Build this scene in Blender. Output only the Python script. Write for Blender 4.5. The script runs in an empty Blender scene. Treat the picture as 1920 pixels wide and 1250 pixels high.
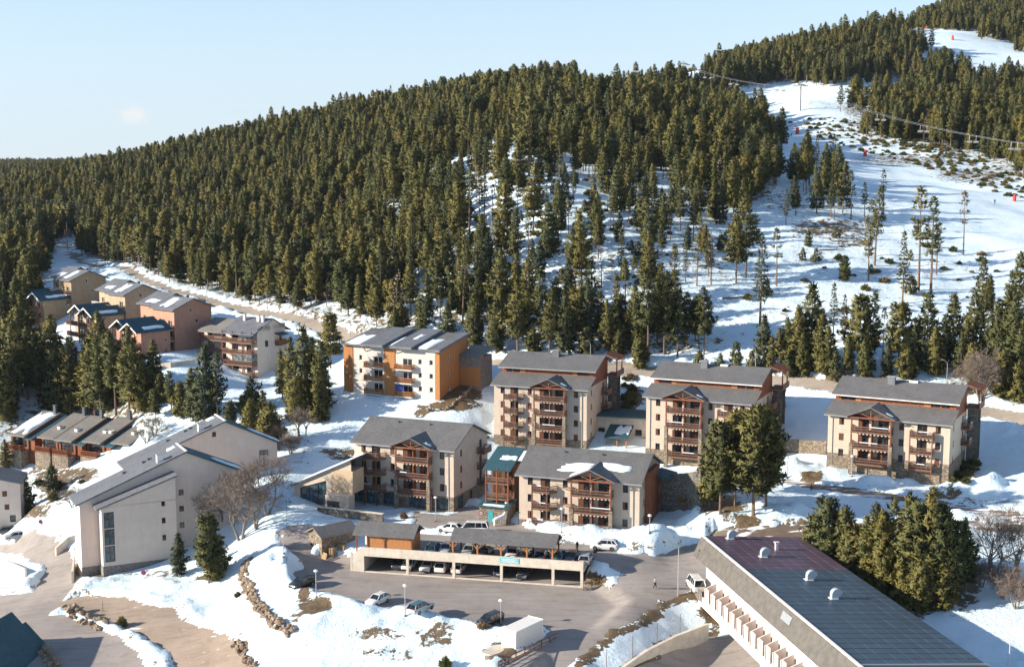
import bpy, bmesh, math, random
import numpy as np
from mathutils import Vector, Matrix
R = math.radians
rng = np.random.default_rng(7)
random.seed(7)
SC = bpy.context.scene
COL = SC.collection

# ------------------------------------------------------------------ camera, sky, sun, exposure
CAM_H, FPX, PITCH = 61.0, 2500.0, math.atan(325/2500)
cam_d = bpy.data.cameras.new('camera')
cam_d.sensor_width = 36.0
cam_d.lens = 36.0*FPX/1920
cam_d.clip_start, cam_d.clip_end = 1.0, 9000.0
cam = bpy.data.objects.new('camera', cam_d)
cam.location = (0, 0, CAM_H)
cam.rotation_euler = (R(90)-PITCH, 0, 0)
COL.objects.link(cam)
SC.camera = cam

SUN_DIR = Vector((-0.985, -0.19, 0)).normalized()          # towards the sun, on the ground
SUN_EL = R(20)
SUN = Vector((SUN_DIR.x*math.cos(SUN_EL), SUN_DIR.y*math.cos(SUN_EL), math.sin(SUN_EL)))
world = bpy.data.worlds.new('World'); SC.world = world
world.use_nodes = True
wt = world.node_tree; wt.nodes.clear()
wo = wt.nodes.new('ShaderNodeOutputWorld'); wb = wt.nodes.new('ShaderNodeBackground')
sky = wt.nodes.new('ShaderNodeTexSky'); sky.sky_type = 'NISHITA'; sky.sun_disc = False
sky.sun_elevation = SUN_EL
sky.sun_rotation = math.atan2(SUN_DIR.x, SUN_DIR.y)
sky.altitude = 1700; sky.air_density = 1.0; sky.dust_density = .2; sky.ozone_density = 1.6
wb.inputs['Strength'].default_value = 0.104
# one small soft cloud low in the sky
tc = wt.nodes.new('ShaderNodeTexCoord')
def cloud_dir(u, v):
    d = Vector(((u-960)/FPX, 1, 0)); U = (625-v)/FPX
    return Vector(((u-960)/FPX, math.cos(PITCH)+U*math.sin(PITCH), -math.sin(PITCH)+U*math.cos(PITCH))).normalized()
cd = cloud_dir(249, 216)
sub = wt.nodes.new('ShaderNodeVectorMath'); sub.operation = 'SUBTRACT'; sub.inputs[1].default_value = cd
wt.links.new(tc.outputs['Generated'], sub.inputs[0])
scl = wt.nodes.new('ShaderNodeVectorMath'); scl.operation = 'MULTIPLY'; scl.inputs[1].default_value = (85, 85, 150)
wt.links.new(sub.outputs[0], scl.inputs[0])
ln = wt.nodes.new('ShaderNodeVectorMath'); ln.operation = 'LENGTH'
wt.links.new(scl.outputs[0], ln.inputs[0])
nz = wt.nodes.new('ShaderNodeTexNoise'); nz.inputs['Scale'].default_value = 190; nz.inputs['Detail'].default_value = 5
wt.links.new(tc.outputs['Generated'], nz.inputs['Vector'])
ad = wt.nodes.new('ShaderNodeMath'); ad.operation = 'MULTIPLY_ADD'; ad.inputs[1].default_value = 1.5
wt.links.new(nz.outputs['Fac'], ad.inputs[0]); wt.links.new(ln.outputs['Value'], ad.inputs[2])
mr = wt.nodes.new('ShaderNodeMapRange'); mr.interpolation_type = 'SMOOTHSTEP'
mr.inputs['From Min'].default_value = 2.1; mr.inputs['From Max'].default_value = 0.75
mr.inputs['To Max'].default_value = 0.75
wt.links.new(ad.outputs[0], mr.inputs['Value'])
mx = wt.nodes.new('ShaderNodeMix'); mx.data_type = 'RGBA'
mx.inputs['B'].default_value = (4.6, 4.5, 4.4, 1)
# thin high veil that evens and pales the whole sky
veil = wt.nodes.new('ShaderNodeMix'); veil.data_type = 'RGBA'; veil.inputs['Factor'].default_value = 0.08
veil.inputs['B'].default_value = (3.1, 3.75, 4.45, 1)
sxyz = wt.nodes.new('ShaderNodeSeparateXYZ'); wt.links.new(tc.outputs['Generated'], sxyz.inputs[0])
vr_ = wt.nodes.new('ShaderNodeMapRange'); vr_.inputs['From Min'].default_value = 0.0; vr_.inputs['From Max'].default_value = .24; vr_.inputs['To Min'].default_value = .85; vr_.inputs['To Max'].default_value = .05
vr_.interpolation_type = 'SMOOTHSTEP'; wt.links.new(sxyz.outputs['Z'], vr_.inputs['Value']); wt.links.new(vr_.outputs[0], veil.inputs['Factor'])
wt.links.new(sky.outputs[0], veil.inputs['A'])
wt.links.new(veil.outputs['Result'], mx.inputs['A']); wt.links.new(mr.outputs[0], mx.inputs['Factor'])
wt.links.new(mx.outputs['Result'], wb.inputs['Color']); wt.links.new(wb.outputs[0], wo.inputs[0])

sun_d = bpy.data.lights.new('sun', 'SUN'); sun_d.energy = 5.0; sun_d.angle = R(0.55); sun_d.color = (1.0, 0.90, 0.76)
sun = bpy.data.objects.new('sun', sun_d); sun.location = (-200, 0, 200)
sun.rotation_euler = SUN.to_track_quat('Z', 'Y').to_euler()
COL.objects.link(sun)
SC.view_settings.view_transform = 'Standard'; SC.view_settings.look = 'None'
SC.view_settings.exposure = 1.0; SC.view_settings.gamma = 1.0
SC.cycles.max_bounces = 5; SC.cycles.diffuse_bounces = 3; SC.cycles.glossy_bounces = 2
SC.cycles.transmission_bounces = 2; SC.cycles.transparent_max_bounces = 4
SC.cycles.use_denoising = True

# ------------------------------------------------------------------ pixels to places
CP, SP = math.cos(PITCH), math.sin(PITCH)
def ray(u, v):
    r, U = (u-960)/FPX, (625-v)/FPX
    return np.array([r, CP+U*SP, -SP+U*CP])
def at_y(u, v, y):
    d = ray(u, v); t = y/d[1]; return np.array([d[0]*t, y, CAM_H+d[2]*t])
def at_z(u, v, z):
    d = ray(u, v); t = (z-CAM_H)/d[2]; return np.array([d[0]*t, d[1]*t, z])
def project(x, y, z):
    dz = z-CAM_H; dep = y*CP-dz*SP; up = y*SP+dz*CP
    return 960+FPX*x/dep, 625-FPX*up/dep

# ------------------------------------------------------------------ terrain height
PZ = [  # (px, py, z) points of known height
 (600,1100,-3),(760,1150,-3),(940,1185,-3.3),(1050,1150,-3),(800,1085,-3),(1060,1235,-4.2),(1200,1175,-3),(1228,1098,-1.7),
 (1160,1042,-.4),(1250,1045,-.9),(1290,1012,-.3),(1050,1008,0),(900,985,0),(770,975,-.2),(700,968,-.5),(640,963,-.4),(740,950,-.4),(850,962,-.3),(900,952,0),(670,945,-.3),(1110,1100,-2.4),(1330,1075,-1.3),
 (560,1055,-2.4),(560,1000,-.6),(600,985,.2),(540,955,.9),(500,1040,-1.0),(470,1055,-3.2),(540,1180,-4.6),(700,1240,-6),(870,1240,-5.2),
 (440,1110,-6.5),(450,1240,-8.0),(330,1110,-7.6),(300,1170,-8.6),(200,1140,-9.2),(195,1085,-8.5),(60,1150,-10),(120,1060,-10),(200,1235,-10.6),(20,1250,-11),(30,1005,-11),
 (380,1060,-6),(520,900,3.0),(600,905,1.6),(480,980,-.5),(430,1010,-4),
 (1390,1238,-6.6),(1300,1215,-6.3),(1290,1130,-3.0),(1230,1230,-5.6),
 (1240,1010,1.0),(1350,960,3.6),(1440,1000,2.2),(1640,985,3.4),(1700,1140,.0),(1820,1215,-.6),(1910,1230,-.4),(1910,1130,1.2),(1850,1030,3.2),
]
PY = [  # (px, py, distance) points of known distance
 (20,985,262),(110,930,258),(60,955,252),(200,850,279),(200,775,312),(90,800,308),(330,870,262),(420,880,256),
 (280,702,304),(264,684,311),(180,652,337),(82,620,365),(480,712,312),(640,735,282),(825,752,272),(700,800,266),(560,790,270),(60,640,360),(330,660,326),
 (920,845,263),(1100,850,256),(1206,868,253),(1400,880,245),(1550,882,238),(1778,908,228),(1480,840,250),(1500,910,229),(1700,940,219),(1900,967,211),(1860,860,240),
 (1600,962,213),(1900,1000,205),(870,760,270),(900,700,290),
 (1180,692,288),(1480,716,275),(1850,772,257),(900,682,301),(640,632,332),(560,607,346),(400,570,385),(250,520,432),(150,490,482),(125,465,535),
 (930,335,400),(1100,310,430),(850,310,455),(1200,480,332),(1000,600,310),(1300,560,312),(1300,410,362),(1150,215,570),(1000,178,720),(1280,170,740),
 (850,198,760),(700,220,800),(500,268,850),(300,318,900),(300,430,560),(500,340,620),(600,460,440),(750,460,400),(800,590,322),(700,560,347),(500,510,420),
 (0,480,480),(0,400,700),(100,352,1000),(0,335,1500),(0,600,385),(0,700,335),(-120,520,460),(-150,800,300),(-100,1000,260),(0,318,2100),(300,318,2000),
 (1900,540,322),(1800,400,402),(1600,300,522),(1450,232,640),(1350,202,720),(1500,206,662),(1700,450,366),(1500,500,332),(1400,600,302),(1750,600,295),(1650,690,274),(1900,690,270),
 (1760,320,500),(1900,345,470),(1700,260,590),(1900,290,550),(1600,185,690),(1750,205,690),(1900,175,760),(1760,72,900),(1900,115,850),(1500,112,870),(1650,70,930),(1850,55,1000),(1990,60,1000),(1400,135,830),(1850,0,1250),(1990,-20,1300),(2050,500,330),(2050,800,240),
 (1000,230,1100),(500,300,1200),(1500,160,1300),(1900,20,1500),(1000,260,2200),(1900,200,2200),
]
ctrl = np.array([at_z(u, v, z) for u, v, z in PZ]+[at_y(u, v, y) for u, v, y in PY])
def par(x, y): return np.stack([np.asarray(x)/np.asarray(y)*2.2, np.log(np.asarray(y))*2.0], -1)
cpar = par(ctrl[:, 0], ctrl[:, 1])
def tps_k(a, b):
    r2 = ((a[..., None, :]-b)**2).sum(-1)
    return 0.5*r2*np.log(r2+1e-12)
n = len(ctrl)
A_ = np.zeros((n+3, n+3)); A_[:n, :n] = tps_k(cpar, cpar)+np.eye(n)*2e-4
A_[:n, n] = 1; A_[:n, n+1:] = cpar; A_[n, :n] = 1; A_[n+1:, :n] = cpar.T
sol = np.linalg.solve(A_, np.r_[ctrl[:, 2], 0, 0, 0])
def hash2(ix, iy, s):
    h = (ix.astype(np.int64)*374761393+iy.astype(np.int64)*668265263+s*974634541) & 0x7fffffff
    h = ((h ^ (h >> 13))*1274126177) & 0x7fffffff
    return ((h ^ (h >> 16)) & 0xffff)/65535.0
def vnoise(x, y, sc, s=0):
    x = np.asarray(x, float)/sc; y = np.asarray(y, float)/sc
    ix, iy = np.floor(x), np.floor(y); fx, fy = x-ix, y-iy
    fx = fx*fx*(3-2*fx); fy = fy*fy*(3-2*fy)
    a, b, c, d = hash2(ix, iy, s), hash2(ix+1, iy, s), hash2(ix, iy+1, s), hash2(ix+1, iy+1, s)
    return (a*(1-fx)+b*fx)*(1-fy)+(c*(1-fx)+d*fx)*fy-0.5
def fbm(x, y, sc, o=3, s=0):
    t = 0; a = 1.0
    for k in range(o):
        t = t+a*vnoise(x, y, sc, s+k); sc /= 2.03; a *= .5
    return t
def seg_dist(x, y, pts, closed=True):
    p = np.array(pts)[:, :2]; q = np.roll(p, -1, 0)
    if not closed: p, q = p[:-1], q[:-1]
    best = np.full(np.shape(x), 1e9)
    for (ax, ay), (bx, by) in zip(p, q):
        dx, dy = bx-ax, by-ay; L = dx*dx+dy*dy+1e-9
        t = np.clip(((x-ax)*dx+(y-ay)*dy)/L, 0, 1)
        best = np.minimum(best, (x-ax-t*dx)**2+(y-ay-t*dy)**2)
    return np.sqrt(best)
def inside(x, y, pts):
    p = np.array(pts)[:, :2]; q = np.roll(p, -1, 0); c = np.zeros(np.shape(x), bool)
    for (ax, ay), (bx, by) in zip(p, q):
        if ay == by: continue
        c ^= ((ay > y) != (by > y)) & (x < (bx-ax)*(y-ay)/(by-ay)+ax)
    return c
def sdist(x, y, pts):
    d = seg_dist(x, y, pts); return np.where(inside(x, y, pts), -d, d)
def base0(x, y):
    x = np.asarray(x, float); y = np.asarray(y, float)
    sh = x.shape; p = par(x.ravel(), np.maximum(y.ravel(), 60))
    out = np.empty(len(p))
    for i in range(0, len(p), 40000):
        k = tps_k(p[i:i+40000], cpar)
        out[i:i+40000] = k@sol[:n]+sol[n]+p[i:i+40000]@sol[n+1:]
    return np.clip(out.reshape(sh), -16, 230)
FLATS = []      # (polygon in XY, height plane (a,b,c), blend width)
def flat(pix, blend=2.0):
    w = [at_z(u, v, z) for u, v, z in pix]
    M = np.array([[p[0], p[1], 1] for p in w]); co, *_ = np.linalg.lstsq(M, np.array([p[2] for p in w]), rcond=None)
    FLATS.append(([p[:2] for p in w], co, blend))
flat([(560,1098,-3),(552,1075,-3),(610,1052,-3),(680,1062,-3),(1100,1100,-3),(1150,1135,-3),(1100,1175,-3.2),(1020,1165,-3.2),(950,1178,-3.2),(800,1152,-3),(690,1138,-3)], 3.0)
flat([(925,1200,-3.45),(1005,1190,-3.4),(1010,1225,-3.5),(975,1262,-3.6),(905,1245,-3.6)], 2.0)
flat([(760,985,0),(790,965,0),(880,968,0),(1000,995,0),(1105,1018,-.1),(1180,1042,-.4),(1130,1060,-.5),(1090,1045,-.1),(1040,1030,0),(900,1005,0)], 2.5)
def base(x, y):
    z = base0(x, y)
    for poly, co, bl in FLATS:
        d = sdist(x, y, poly); w = np.clip(1-d/bl, 0, 1); w = w*w*(3-2*w)
        z = z*(1-w)+w*(co[0]*x+co[1]*y+co[2])
    return z
_ys = np.geomspace(120, 2600, 900)
def ground(u, v):
    d = ray(u, v); x = _ys/d[1]*d[0]; zr = CAM_H+_ys/d[1]*d[2]; zt = base(x, _ys)
    k = np.argmax(zr < zt)
    if k == 0: return at_y(u, v, 1500.0)
    a, b = zr[k-1]-zt[k-1], zr[k]-zt[k]; t = a/(a-b)
    y = _ys[k-1]*(1-t)+_ys[k]*t
    return np.array([y/d[1]*d[0], y, CAM_H+y/d[1]*d[2]])
def gz(x, y): return float(base(np.array([x]), np.array([y]))[0])

# ------------------------------------------------------------------ materials
MATS = {}
def nodes_of(name):
    m = bpy.data.materials.new(name); m.use_nodes = True
    t = m.node_tree; b = t.nodes['Principled BSDF']; return m, t, b
def mixc(t, fac, a, b):
    m = t.nodes.new('ShaderNodeMix'); m.data_type = 'RGBA'
    for s, v in (('A', a), ('B', b)):
        if isinstance(v, tuple): m.inputs[s].default_value = (*v, 1) if len(v) == 3 else v
        else: t.links.new(v, m.inputs[s])
    if isinstance(fac, (int, float)): m.inputs['Factor'].default_value = fac
    else: t.links.new(fac, m.inputs['Factor'])
    return m.outputs['Result']
def noise(t, co, sc, det=4, ro=.6):
    nn = t.nodes.new('ShaderNodeTexNoise'); nn.inputs['Scale'].default_value = sc
    nn.inputs['Detail'].default_value = det; nn.inputs['Roughness'].default_value = ro
    if co is not None: t.links.new(co, nn.inputs['Vector'])
    return nn.outputs['Fac']
def ramp(t, f, a, b, lo=0., hi=1.):
    r = t.nodes.new('ShaderNodeMapRange'); r.interpolation_type = 'SMOOTHSTEP'
    r.inputs['From Min'].default_value = a; r.inputs['From Max'].default_value = b
    r.inputs['To Min'].default_value = lo; r.inputs['To Max'].default_value = hi
    t.links.new(f, r.inputs['Value']); return r.outputs[0]
def math_(t, op, a, b):
    m = t.nodes.new('ShaderNodeMath'); m.operation = op
    for i, v in enumerate((a, b)):
        if isinstance(v, (int, float)): m.inputs[i].default_value = v
        else: t.links.new(v, m.inputs[i])
    return m.outputs[0]
def bump(t, b, h, strength=.4, dist=.05):
    n_ = t.nodes.new('ShaderNodeBump'); n_.inputs['Strength'].default_value = strength
    n_.inputs['Distance'].default_value = dist
    t.links.new(h, n_.inputs['Height']); t.links.new(n_.outputs[0], b.inputs['Normal'])
def coords(t, kind='Object', scale=None):
    c = t.nodes.new('ShaderNodeTexCoord').outputs[kind]
    if scale:
        m = t.nodes.new('ShaderNodeMapping'); m.inputs['Scale'].default_value = scale
        t.links.new(c, m.inputs[0]); c = m.outputs[0]
    return c
def simple(name, col, rough=.8, var=.18, sc=1.5, metal=0., bmp=0., streak=None, spec=.3):
    m, t, b = nodes_of(name)
    b.inputs['Roughness'].default_value = rough; b.inputs['Metallic'].default_value = metal
    b.inputs['Specular IOR Level'].default_value = spec
    co = coords(t, 'Object', streak)
    f = noise(t, co, sc, 6, .65)
    lo = tuple(max(0, c*(1-var)) for c in col); hi = tuple(min(1, c*(1+var)) for c in col)
    cc_ = mixc(t, ramp(t, f, .3, .7), lo, hi)
    if 'render' in name or name == 'concrete':
        st = noise(t, coords(t, 'Object', (1.3, 1.3, .10)), 1.0, 5, .7)
        cc_ = mixc(t, ramp(t, st, .50, .78, 0, .32), cc_, tuple(c*.62 for c in col))
        cc_ = mixc(t, ramp(t, noise(t, co, .25, 4, .6), .45, .75, 0, .22), cc_, (col[0]*.80, col[1]*.76, col[2]*.74))
    t.links.new(cc_, b.inputs['Base Color'])
    if bmp: bump(t, b, noise(t, co, sc*6, 4), bmp, .04)
    MATS[name] = m; return m
simple('cream_render', (.51, .42, .335), .9, .07, .6, bmp=.15)
simple('pale_render', (.60, .49, .42), .9, .06, .5, bmp=.12)
simple('white_render', (.80, .74, .68), .85, .05, .5, bmp=.1)
simple('offwhite_render', (.55, .50, .455), .85, .05, .5, bmp=.1)
simple('tan_render', (.40, .31, .21), .9, .1, .7)
simple('brown_render', (.33, .235, .15), .9, .1, .7)
simple('pink_render', (.46, .245, .17), .9, .1, .7)
simple('ochre_render', (.50, .37, .24), .9, .08, .7)
simple('concrete', (.60, .53, .44), .9, .13, .8, bmp=.2)
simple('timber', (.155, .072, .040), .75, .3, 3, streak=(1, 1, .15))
simple('timber_red', (.22, .075, .035), .75, .25, 3, streak=(1, 1, .15))
simple('timber_orange', (.40, .175, .065), .75, .2, 3, streak=(6, 6, .25))
simple('timber_pale', (.225, .13, .095), .75, .3, 3, streak=(6, 6, .3))
simple('fence_wood', (.40, .24, .11), .8, .25, 3, streak=(6, 6, .3))
simple('cladding', (.38, .165, .058), .75, .17, 2, streak=(5, 5, .2))
simple('shutter', (.13, .048, .026), .6, .2, 4)
simple('frame_brown', (.085, .042, .028), .6, .2, 4)
simple('frame_white', (.62, .60, .57), .6, .08, 4)
simple('blue_screen', (.045, .06, .22), .7, .15, 4)
simple('metal_grey', (.42, .43, .43), .45, .1, 3, metal=.6)
simple('metal_dark', (.10, .105, .11), .5, .15, 3, metal=.4)
simple('vent_metal', (.40, .46, .50), .5, .1, 3, metal=.25)
simple('trim_white', (.76, .72, .68), .6, .06, 3)
simple('bark', (.17, .115, .08), .95, .35, 6, streak=(1, 1, .25))
simple('bark_grey', (.185, .155, .135), .95, .3, 5)
simple('twig', (.20, .155, .125), .95, .3, 2)
simple('rubber', (.025, .025, .026), .9, .1, 3)
simple('plastic_black', (.03, .03, .032), .5, .1, 3)
simple('red_plastic', (.55, .045, .03), .5, .1, 3)
simple('white_plastic', (.75, .74, .72), .5, .06, 3)
simple('skin', (.48, .28, .19), .6, .05, 3)
simple('pallet_wood', (.46, .32, .18), .85, .25, 4)
simple('eave_teal', (.06, .10, .12), .6, .15, 2)
simple('fascia', (.115, .104, .092), .85, .18, .9, bmp=.1)
simple('fin_pink', (.64, .53, .47), .85, .06, 1)
simple('banner_blue', (.16, .50, .58), .7, .2, 9)
simple('turquoise', (.05, .30, .33), .5, .25, 5)
def slate(name, col, rowh=.32, snow=0):
    m, t, b = nodes_of(name); b.inputs['Roughness'].default_value = .62; b.inputs['Specular IOR Level'].default_value = .35
    co = coords(t, 'Object')
    br = t.nodes.new('ShaderNodeTexBrick'); br.inputs['Scale'].default_value = 1.0
    br.inputs['Brick Width'].default_value = .42; br.inputs['Row Height'].default_value = rowh
    br.inputs['Mortar Size'].default_value = .018; br.inputs['Color1'].default_value = (*[c*.8 for c in col], 1)
    br.inputs['Color2'].default_value = (*[c*1.22 for c in col], 1); br.inputs['Mortar'].default_value = (*[c*.4 for c in col], 1)
    t.links.new(co, br.inputs['Vector'])
    n1 = noise(t, co, .35, 6, .7)
    c1 = mixc(t, ramp(t, n1, .3, .7), tuple(c*.75 for c in col), tuple(c*1.25 for c in col))
    c1 = mixc(t, ramp(t, noise(t, co, 2.2, 4, .7), .50, .72, 0, .6), c1, (col[0]*1.35, col[1]*1.15, col[2]*.9))
    c1 = mixc(t, ramp(t, noise(t, co, 1.1, 4, .7), .52, .75, 0, .6), c1, (col[0]*.72, col[1]*.8, col[2]*.98))
    mm = t.nodes.new('ShaderNodeMix'); mm.data_type = 'RGBA'; mm.blend_type = 'MIX'; mm.inputs['Factor'].default_value = .55
    t.links.new(c1, mm.inputs['A']); t.links.new(br.outputs['Color'], mm.inputs['B'])
    lich = ramp(t, noise(t, co, 1.6, 5, .7), .60, .72, 0, .45)
    t.links.new(mixc(t, lich, mm.outputs['Result'], tuple(min(1, c*1.3+.02) for c in (col[0]*1.15, col[1]*1.05, col[2]*.8))), b.inputs['Base Color'])
    bump(t, b, br.outputs['Fac'], .5, .03)
    MATS[name] = m
slate('slate', (.140, .136, .134)); slate('slate_pale', (.20, .185, .165)); slate('slate_light', (.145, .150, .165)); slate('slate_dark', (.075, .08, .09)); slate('slate_teal', (.03, .085, .105))  # teal slate: own tint of some roofs, painted-in shade on others
def masonry(name, c1, c2, sc=2.2):
    m, t, b = nodes_of(name); b.inputs['Roughness'].default_value = .92
    co = coords(t, 'Object', (1, 1, 1.5))
    vo = t.nodes.new('ShaderNodeTexVoronoi'); vo.inputs['Scale'].default_value = sc; t.links.new(co, vo.inputs['Vector'])
    ve = t.nodes.new('ShaderNodeTexVoronoi'); ve.feature = 'DISTANCE_TO_EDGE'; ve.inputs['Scale'].default_value = sc; t.links.new(co, ve.inputs['Vector'])
    sep = t.nodes.new('ShaderNodeSeparateColor'); t.links.new(vo.outputs['Color'], sep.inputs[0])
    c = mixc(t, sep.outputs[0], c1, c2)
    e = ramp(t, ve.outputs['Distance'], .0, .07)
    t.links.new(mixc(t, e, tuple(x*.45 for x in c1), c), b.inputs['Base Color'])
    bump(t, b, e, .8, .05); MATS[name] = m
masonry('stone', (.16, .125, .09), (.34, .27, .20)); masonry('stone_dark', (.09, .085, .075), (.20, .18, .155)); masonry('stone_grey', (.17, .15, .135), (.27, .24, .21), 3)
masonry('boulder', (.22, .155, .105), (.40, .30, .21), 1.6)
def glass(name, col, rough=.12):
    m, t, b = nodes_of(name); b.inputs['Base Color'].default_value = (*col, 1); b.inputs['Roughness'].default_value = rough
    b.inputs['Specular IOR Level'].default_value = .6; MATS[name] = m
    f = noise(t, coords(t, 'Object'), 1.4, 3); t.links.new(mixc(t, ramp(t, f, .4, .65), tuple(c*.5 for c in col), tuple(c*1.8 for c in col)), b.inputs['Base Color'])
glass('glass', (.022, .024, .028)); glass('glass_blue', (.03, .06, .075)); glass('glass_teal', (.03, .13, .15)); glass('car_glass', (.012, .016, .02), .05); glass('conservatory', (.10, .13, .135), .2)
def paint(name, col, metal=.0, rough=.25):
    m, t, b = nodes_of(name); b.inputs['Base Color'].default_value = (*col, 1); b.inputs['Roughness'].default_value = rough
    b.inputs['Metallic'].default_value = metal; b.inputs['Coat Weight'].default_value = .5; b.inputs['Coat Roughness'].default_value = .06
    f = noise(t, coords(t, 'Object'), 2.5, 4); t.links.new(mixc(t, ramp(t, f, .35, .7), tuple(c*.85 for c in col), col), b.inputs['Base Color'])
    MATS[name] = m
for nm, c in dict(white=(.78, .77, .75), silver=(.38, .40, .41), black=(.018, .018, .02), darkblue=(.02, .05, .09), grey=(.16, .165, .17), teal=(.04, .13, .16), beige=(.42, .36, .29), darkgrey=(.05, .052, .055), red=(.4, .03, .03)).items():
    paint('paint_'+nm, c)
paint('lamp_clear', (.75, .76, .78), 0, .1); paint('lamp_red', (.45, .02, .02), 0, .2); paint('chrome', (.5, .5, .5), .9, .2)
def foliage(name, c1, c2, c3):
    m, t, b = nodes_of(name); b.inputs['Roughness'].default_value = .7; b.inputs['Specular IOR Level'].default_value = .15
    oi = t.nodes.new('ShaderNodeObjectInfo').outputs['Random']
    f = noise(t, coords(t, 'Object'), .75, 3)
    c = mixc(t, ramp(t, f, .32, .68), c1, c2)
    c = mixc(t, ramp(t, oi, .0, 1., 0, .85), c, c3)
    t.links.new(c, b.inputs['Base Color'])
    tr = t.nodes.new('ShaderNodeBsdfTranslucent'); t.links.new(c, tr.inputs['Color'])
    ms = t.nodes.new('ShaderNodeMixShader'); ms.inputs[0].default_value = .15
    t.links.new(b.outputs[0], ms.inputs[1]); t.links.new(tr.outputs[0], ms.inputs[2])
    t.links.new(ms.outputs[0], t.nodes['Material Output'].inputs['Surface'])
    MATS[name] = m
foliage('needles', (.122, .112, .034), (.195, .165, .048), (.072, .086, .036))
foliage('needles_dark', (.074, .082, .036), (.118, .112, .040), (.050, .066, .036))
foliage('dry_leaf', (.19, .125, .06), (.26, .18, .09), (.16, .115, .065))
# snow, with bare soil where the ground shows through
def snow_ground():
    m, t, b = nodes_of('snow_ground'); b.inputs['Roughness'].default_value = .55; b.inputs['Specular IOR Level'].default_value = .25
    pos = t.nodes.new('ShaderNodeNewGeometry').outputs['Position']
    at = t.nodes.new('ShaderNodeAttribute'); at.attribute_name = 'bare'
    n1 = noise(t, pos, .55, 8, .72); n2 = noise(t, pos, .12, 5, .6); n3 = noise(t, pos, 3.5, 4, .6)
    f = math_(t, 'ADD', at.outputs['Fac'], math_(t, 'MULTIPLY', math_(t, 'SUBTRACT', n1, .5), 2.6))
    f = math_(t, 'ADD', f, math_(t, 'MULTIPLY', math_(t, 'SUBTRACT', n3, .5), .5))
    f = ramp(t, f, .44, .58)
    soil = mixc(t, ramp(t, n1, .35, .65), (.07, .045, .027), (.17, .115, .068))
    soil = mixc(t, ramp(t, n3, .45, .7), soil, (.15, .115, .05))
    sn = mixc(t, ramp(t, n2, .3, .7), (.655, .79, .85), (.74, .85, .90))
    dirty = mixc(t, ramp(t, noise(t, pos, 1.3, 6, .7), .58, .78, 0, .30), sn, (.55, .50, .45))
    t.links.new(mixc(t, f, dirty, soil), b.inputs['Base Color'])
    n4 = noise(t, pos, 1.5, 5, .65)
    hh = math_(t, 'ADD', math_(t, 'ADD', math_(t, 'MULTIPLY', n1, .9), math_(t, 'MULTIPLY', n4, .8)), math_(t, 'MULTIPLY', n3, .30))
    bump(t, b, hh, .7, .34); MATS['snow_ground'] = m
snow_ground()
def snow_mat():
    m, t, b = nodes_of('snow'); b.inputs['Roughness'].default_value = .55; b.inputs['Base Color'].default_value = (.74, .84, .90, 1)
    pos = t.nodes.new('ShaderNodeNewGeometry').outputs['Position']
    bump(t, b, noise(t, pos, 1.2, 6, .65), .5, .15); MATS['snow'] = m
snow_mat()
def road_mat(name, c1, c2, wet, snowy=.0):
    m, t, b = nodes_of(name); b.inputs['Roughness'].default_value = .85; b.inputs['Specular IOR Level'].default_value = .2
    pos = t.nodes.new('ShaderNodeNewGeometry').outputs['Position']
    n1 = noise(t, pos, .13, 6, .65); n2 = noise(t, pos, .8, 6, .7); n3 = noise(t, pos, 9, 3)
    c = mixc(t, ramp(t, n1, .3, .7), c1, c2)
    c = mixc(t, ramp(t, n2, .52, .75, 0, .6), c, wet)
    c = mixc(t, ramp(t, n3, .4, .6, 0, .25), c, tuple(x*1.3 for x in c2))
    mp = t.nodes.new('ShaderNodeMapping'); mp.inputs['Scale'].default_value = (.10, .9, 1); mp.inputs['Rotation'].default_value = (0, 0, R(32)); t.links.new(pos, mp.inputs[0])
    c = mixc(t, ramp(t, noise(t, mp.outputs[0], 1.0, 4), .52, .72, 0, .35), c, tuple(x*.6 for x in c1))
    c = mixc(t, ramp(t, noise(t, pos, .35, 7, .75), .50, .68, 0, .45), c, tuple(x*.70 for x in c1))
    mp2 = t.nodes.new('ShaderNodeMapping'); mp2.inputs['Scale'].default_value = (.05, 1.6, 1); mp2.inputs['Rotation'].default_value = (0, 0, R(-14)); t.links.new(pos, mp2.inputs[0])
    c = mixc(t, ramp(t, noise(t, mp2.outputs[0], 1.0, 5, .7), .53, .66, 0, .35), c, tuple(x*.62 for x in c1))
    c = mixc(t, ramp(t, noise(t, pos, 2.6, 5, .8), .64, .74, 0, .5), c, tuple(x*.5 for x in c1))
    if snowy:
        mp = t.nodes.new('ShaderNodeMapping'); mp.inputs['Scale'].default_value = (.25, .9, 1); t.links.new(pos, mp.inputs[0])
        c = mixc(t, ramp(t, noise(t, mp.outputs[0], .8, 7, .7), .62-snowy, .74-snowy), c, (.80, .82, .85))
    t.links.new(c, b.inputs['Base Color']); bump(t, b, n3, .2, .02); MATS[name] = m
road_mat('asphalt', (.262, .230, .208), (.335, .296, .268), (.228, .201, .182))
road_mat('asphalt_far', (.28, .235, .19), (.36, .31, .255), (.22, .185, .15))
road_mat('dirt_road', (.29, .22, .165), (.38, .30, .235), (.22, .165, .125), .02)
road_mat('slush', (.15, .115, .09), (.22, .18, .145), (.12, .09, .07), .14)
road_mat('trail', (.10, .075, .055), (.19, .145, .11), (.12, .09, .07), .10)

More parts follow.
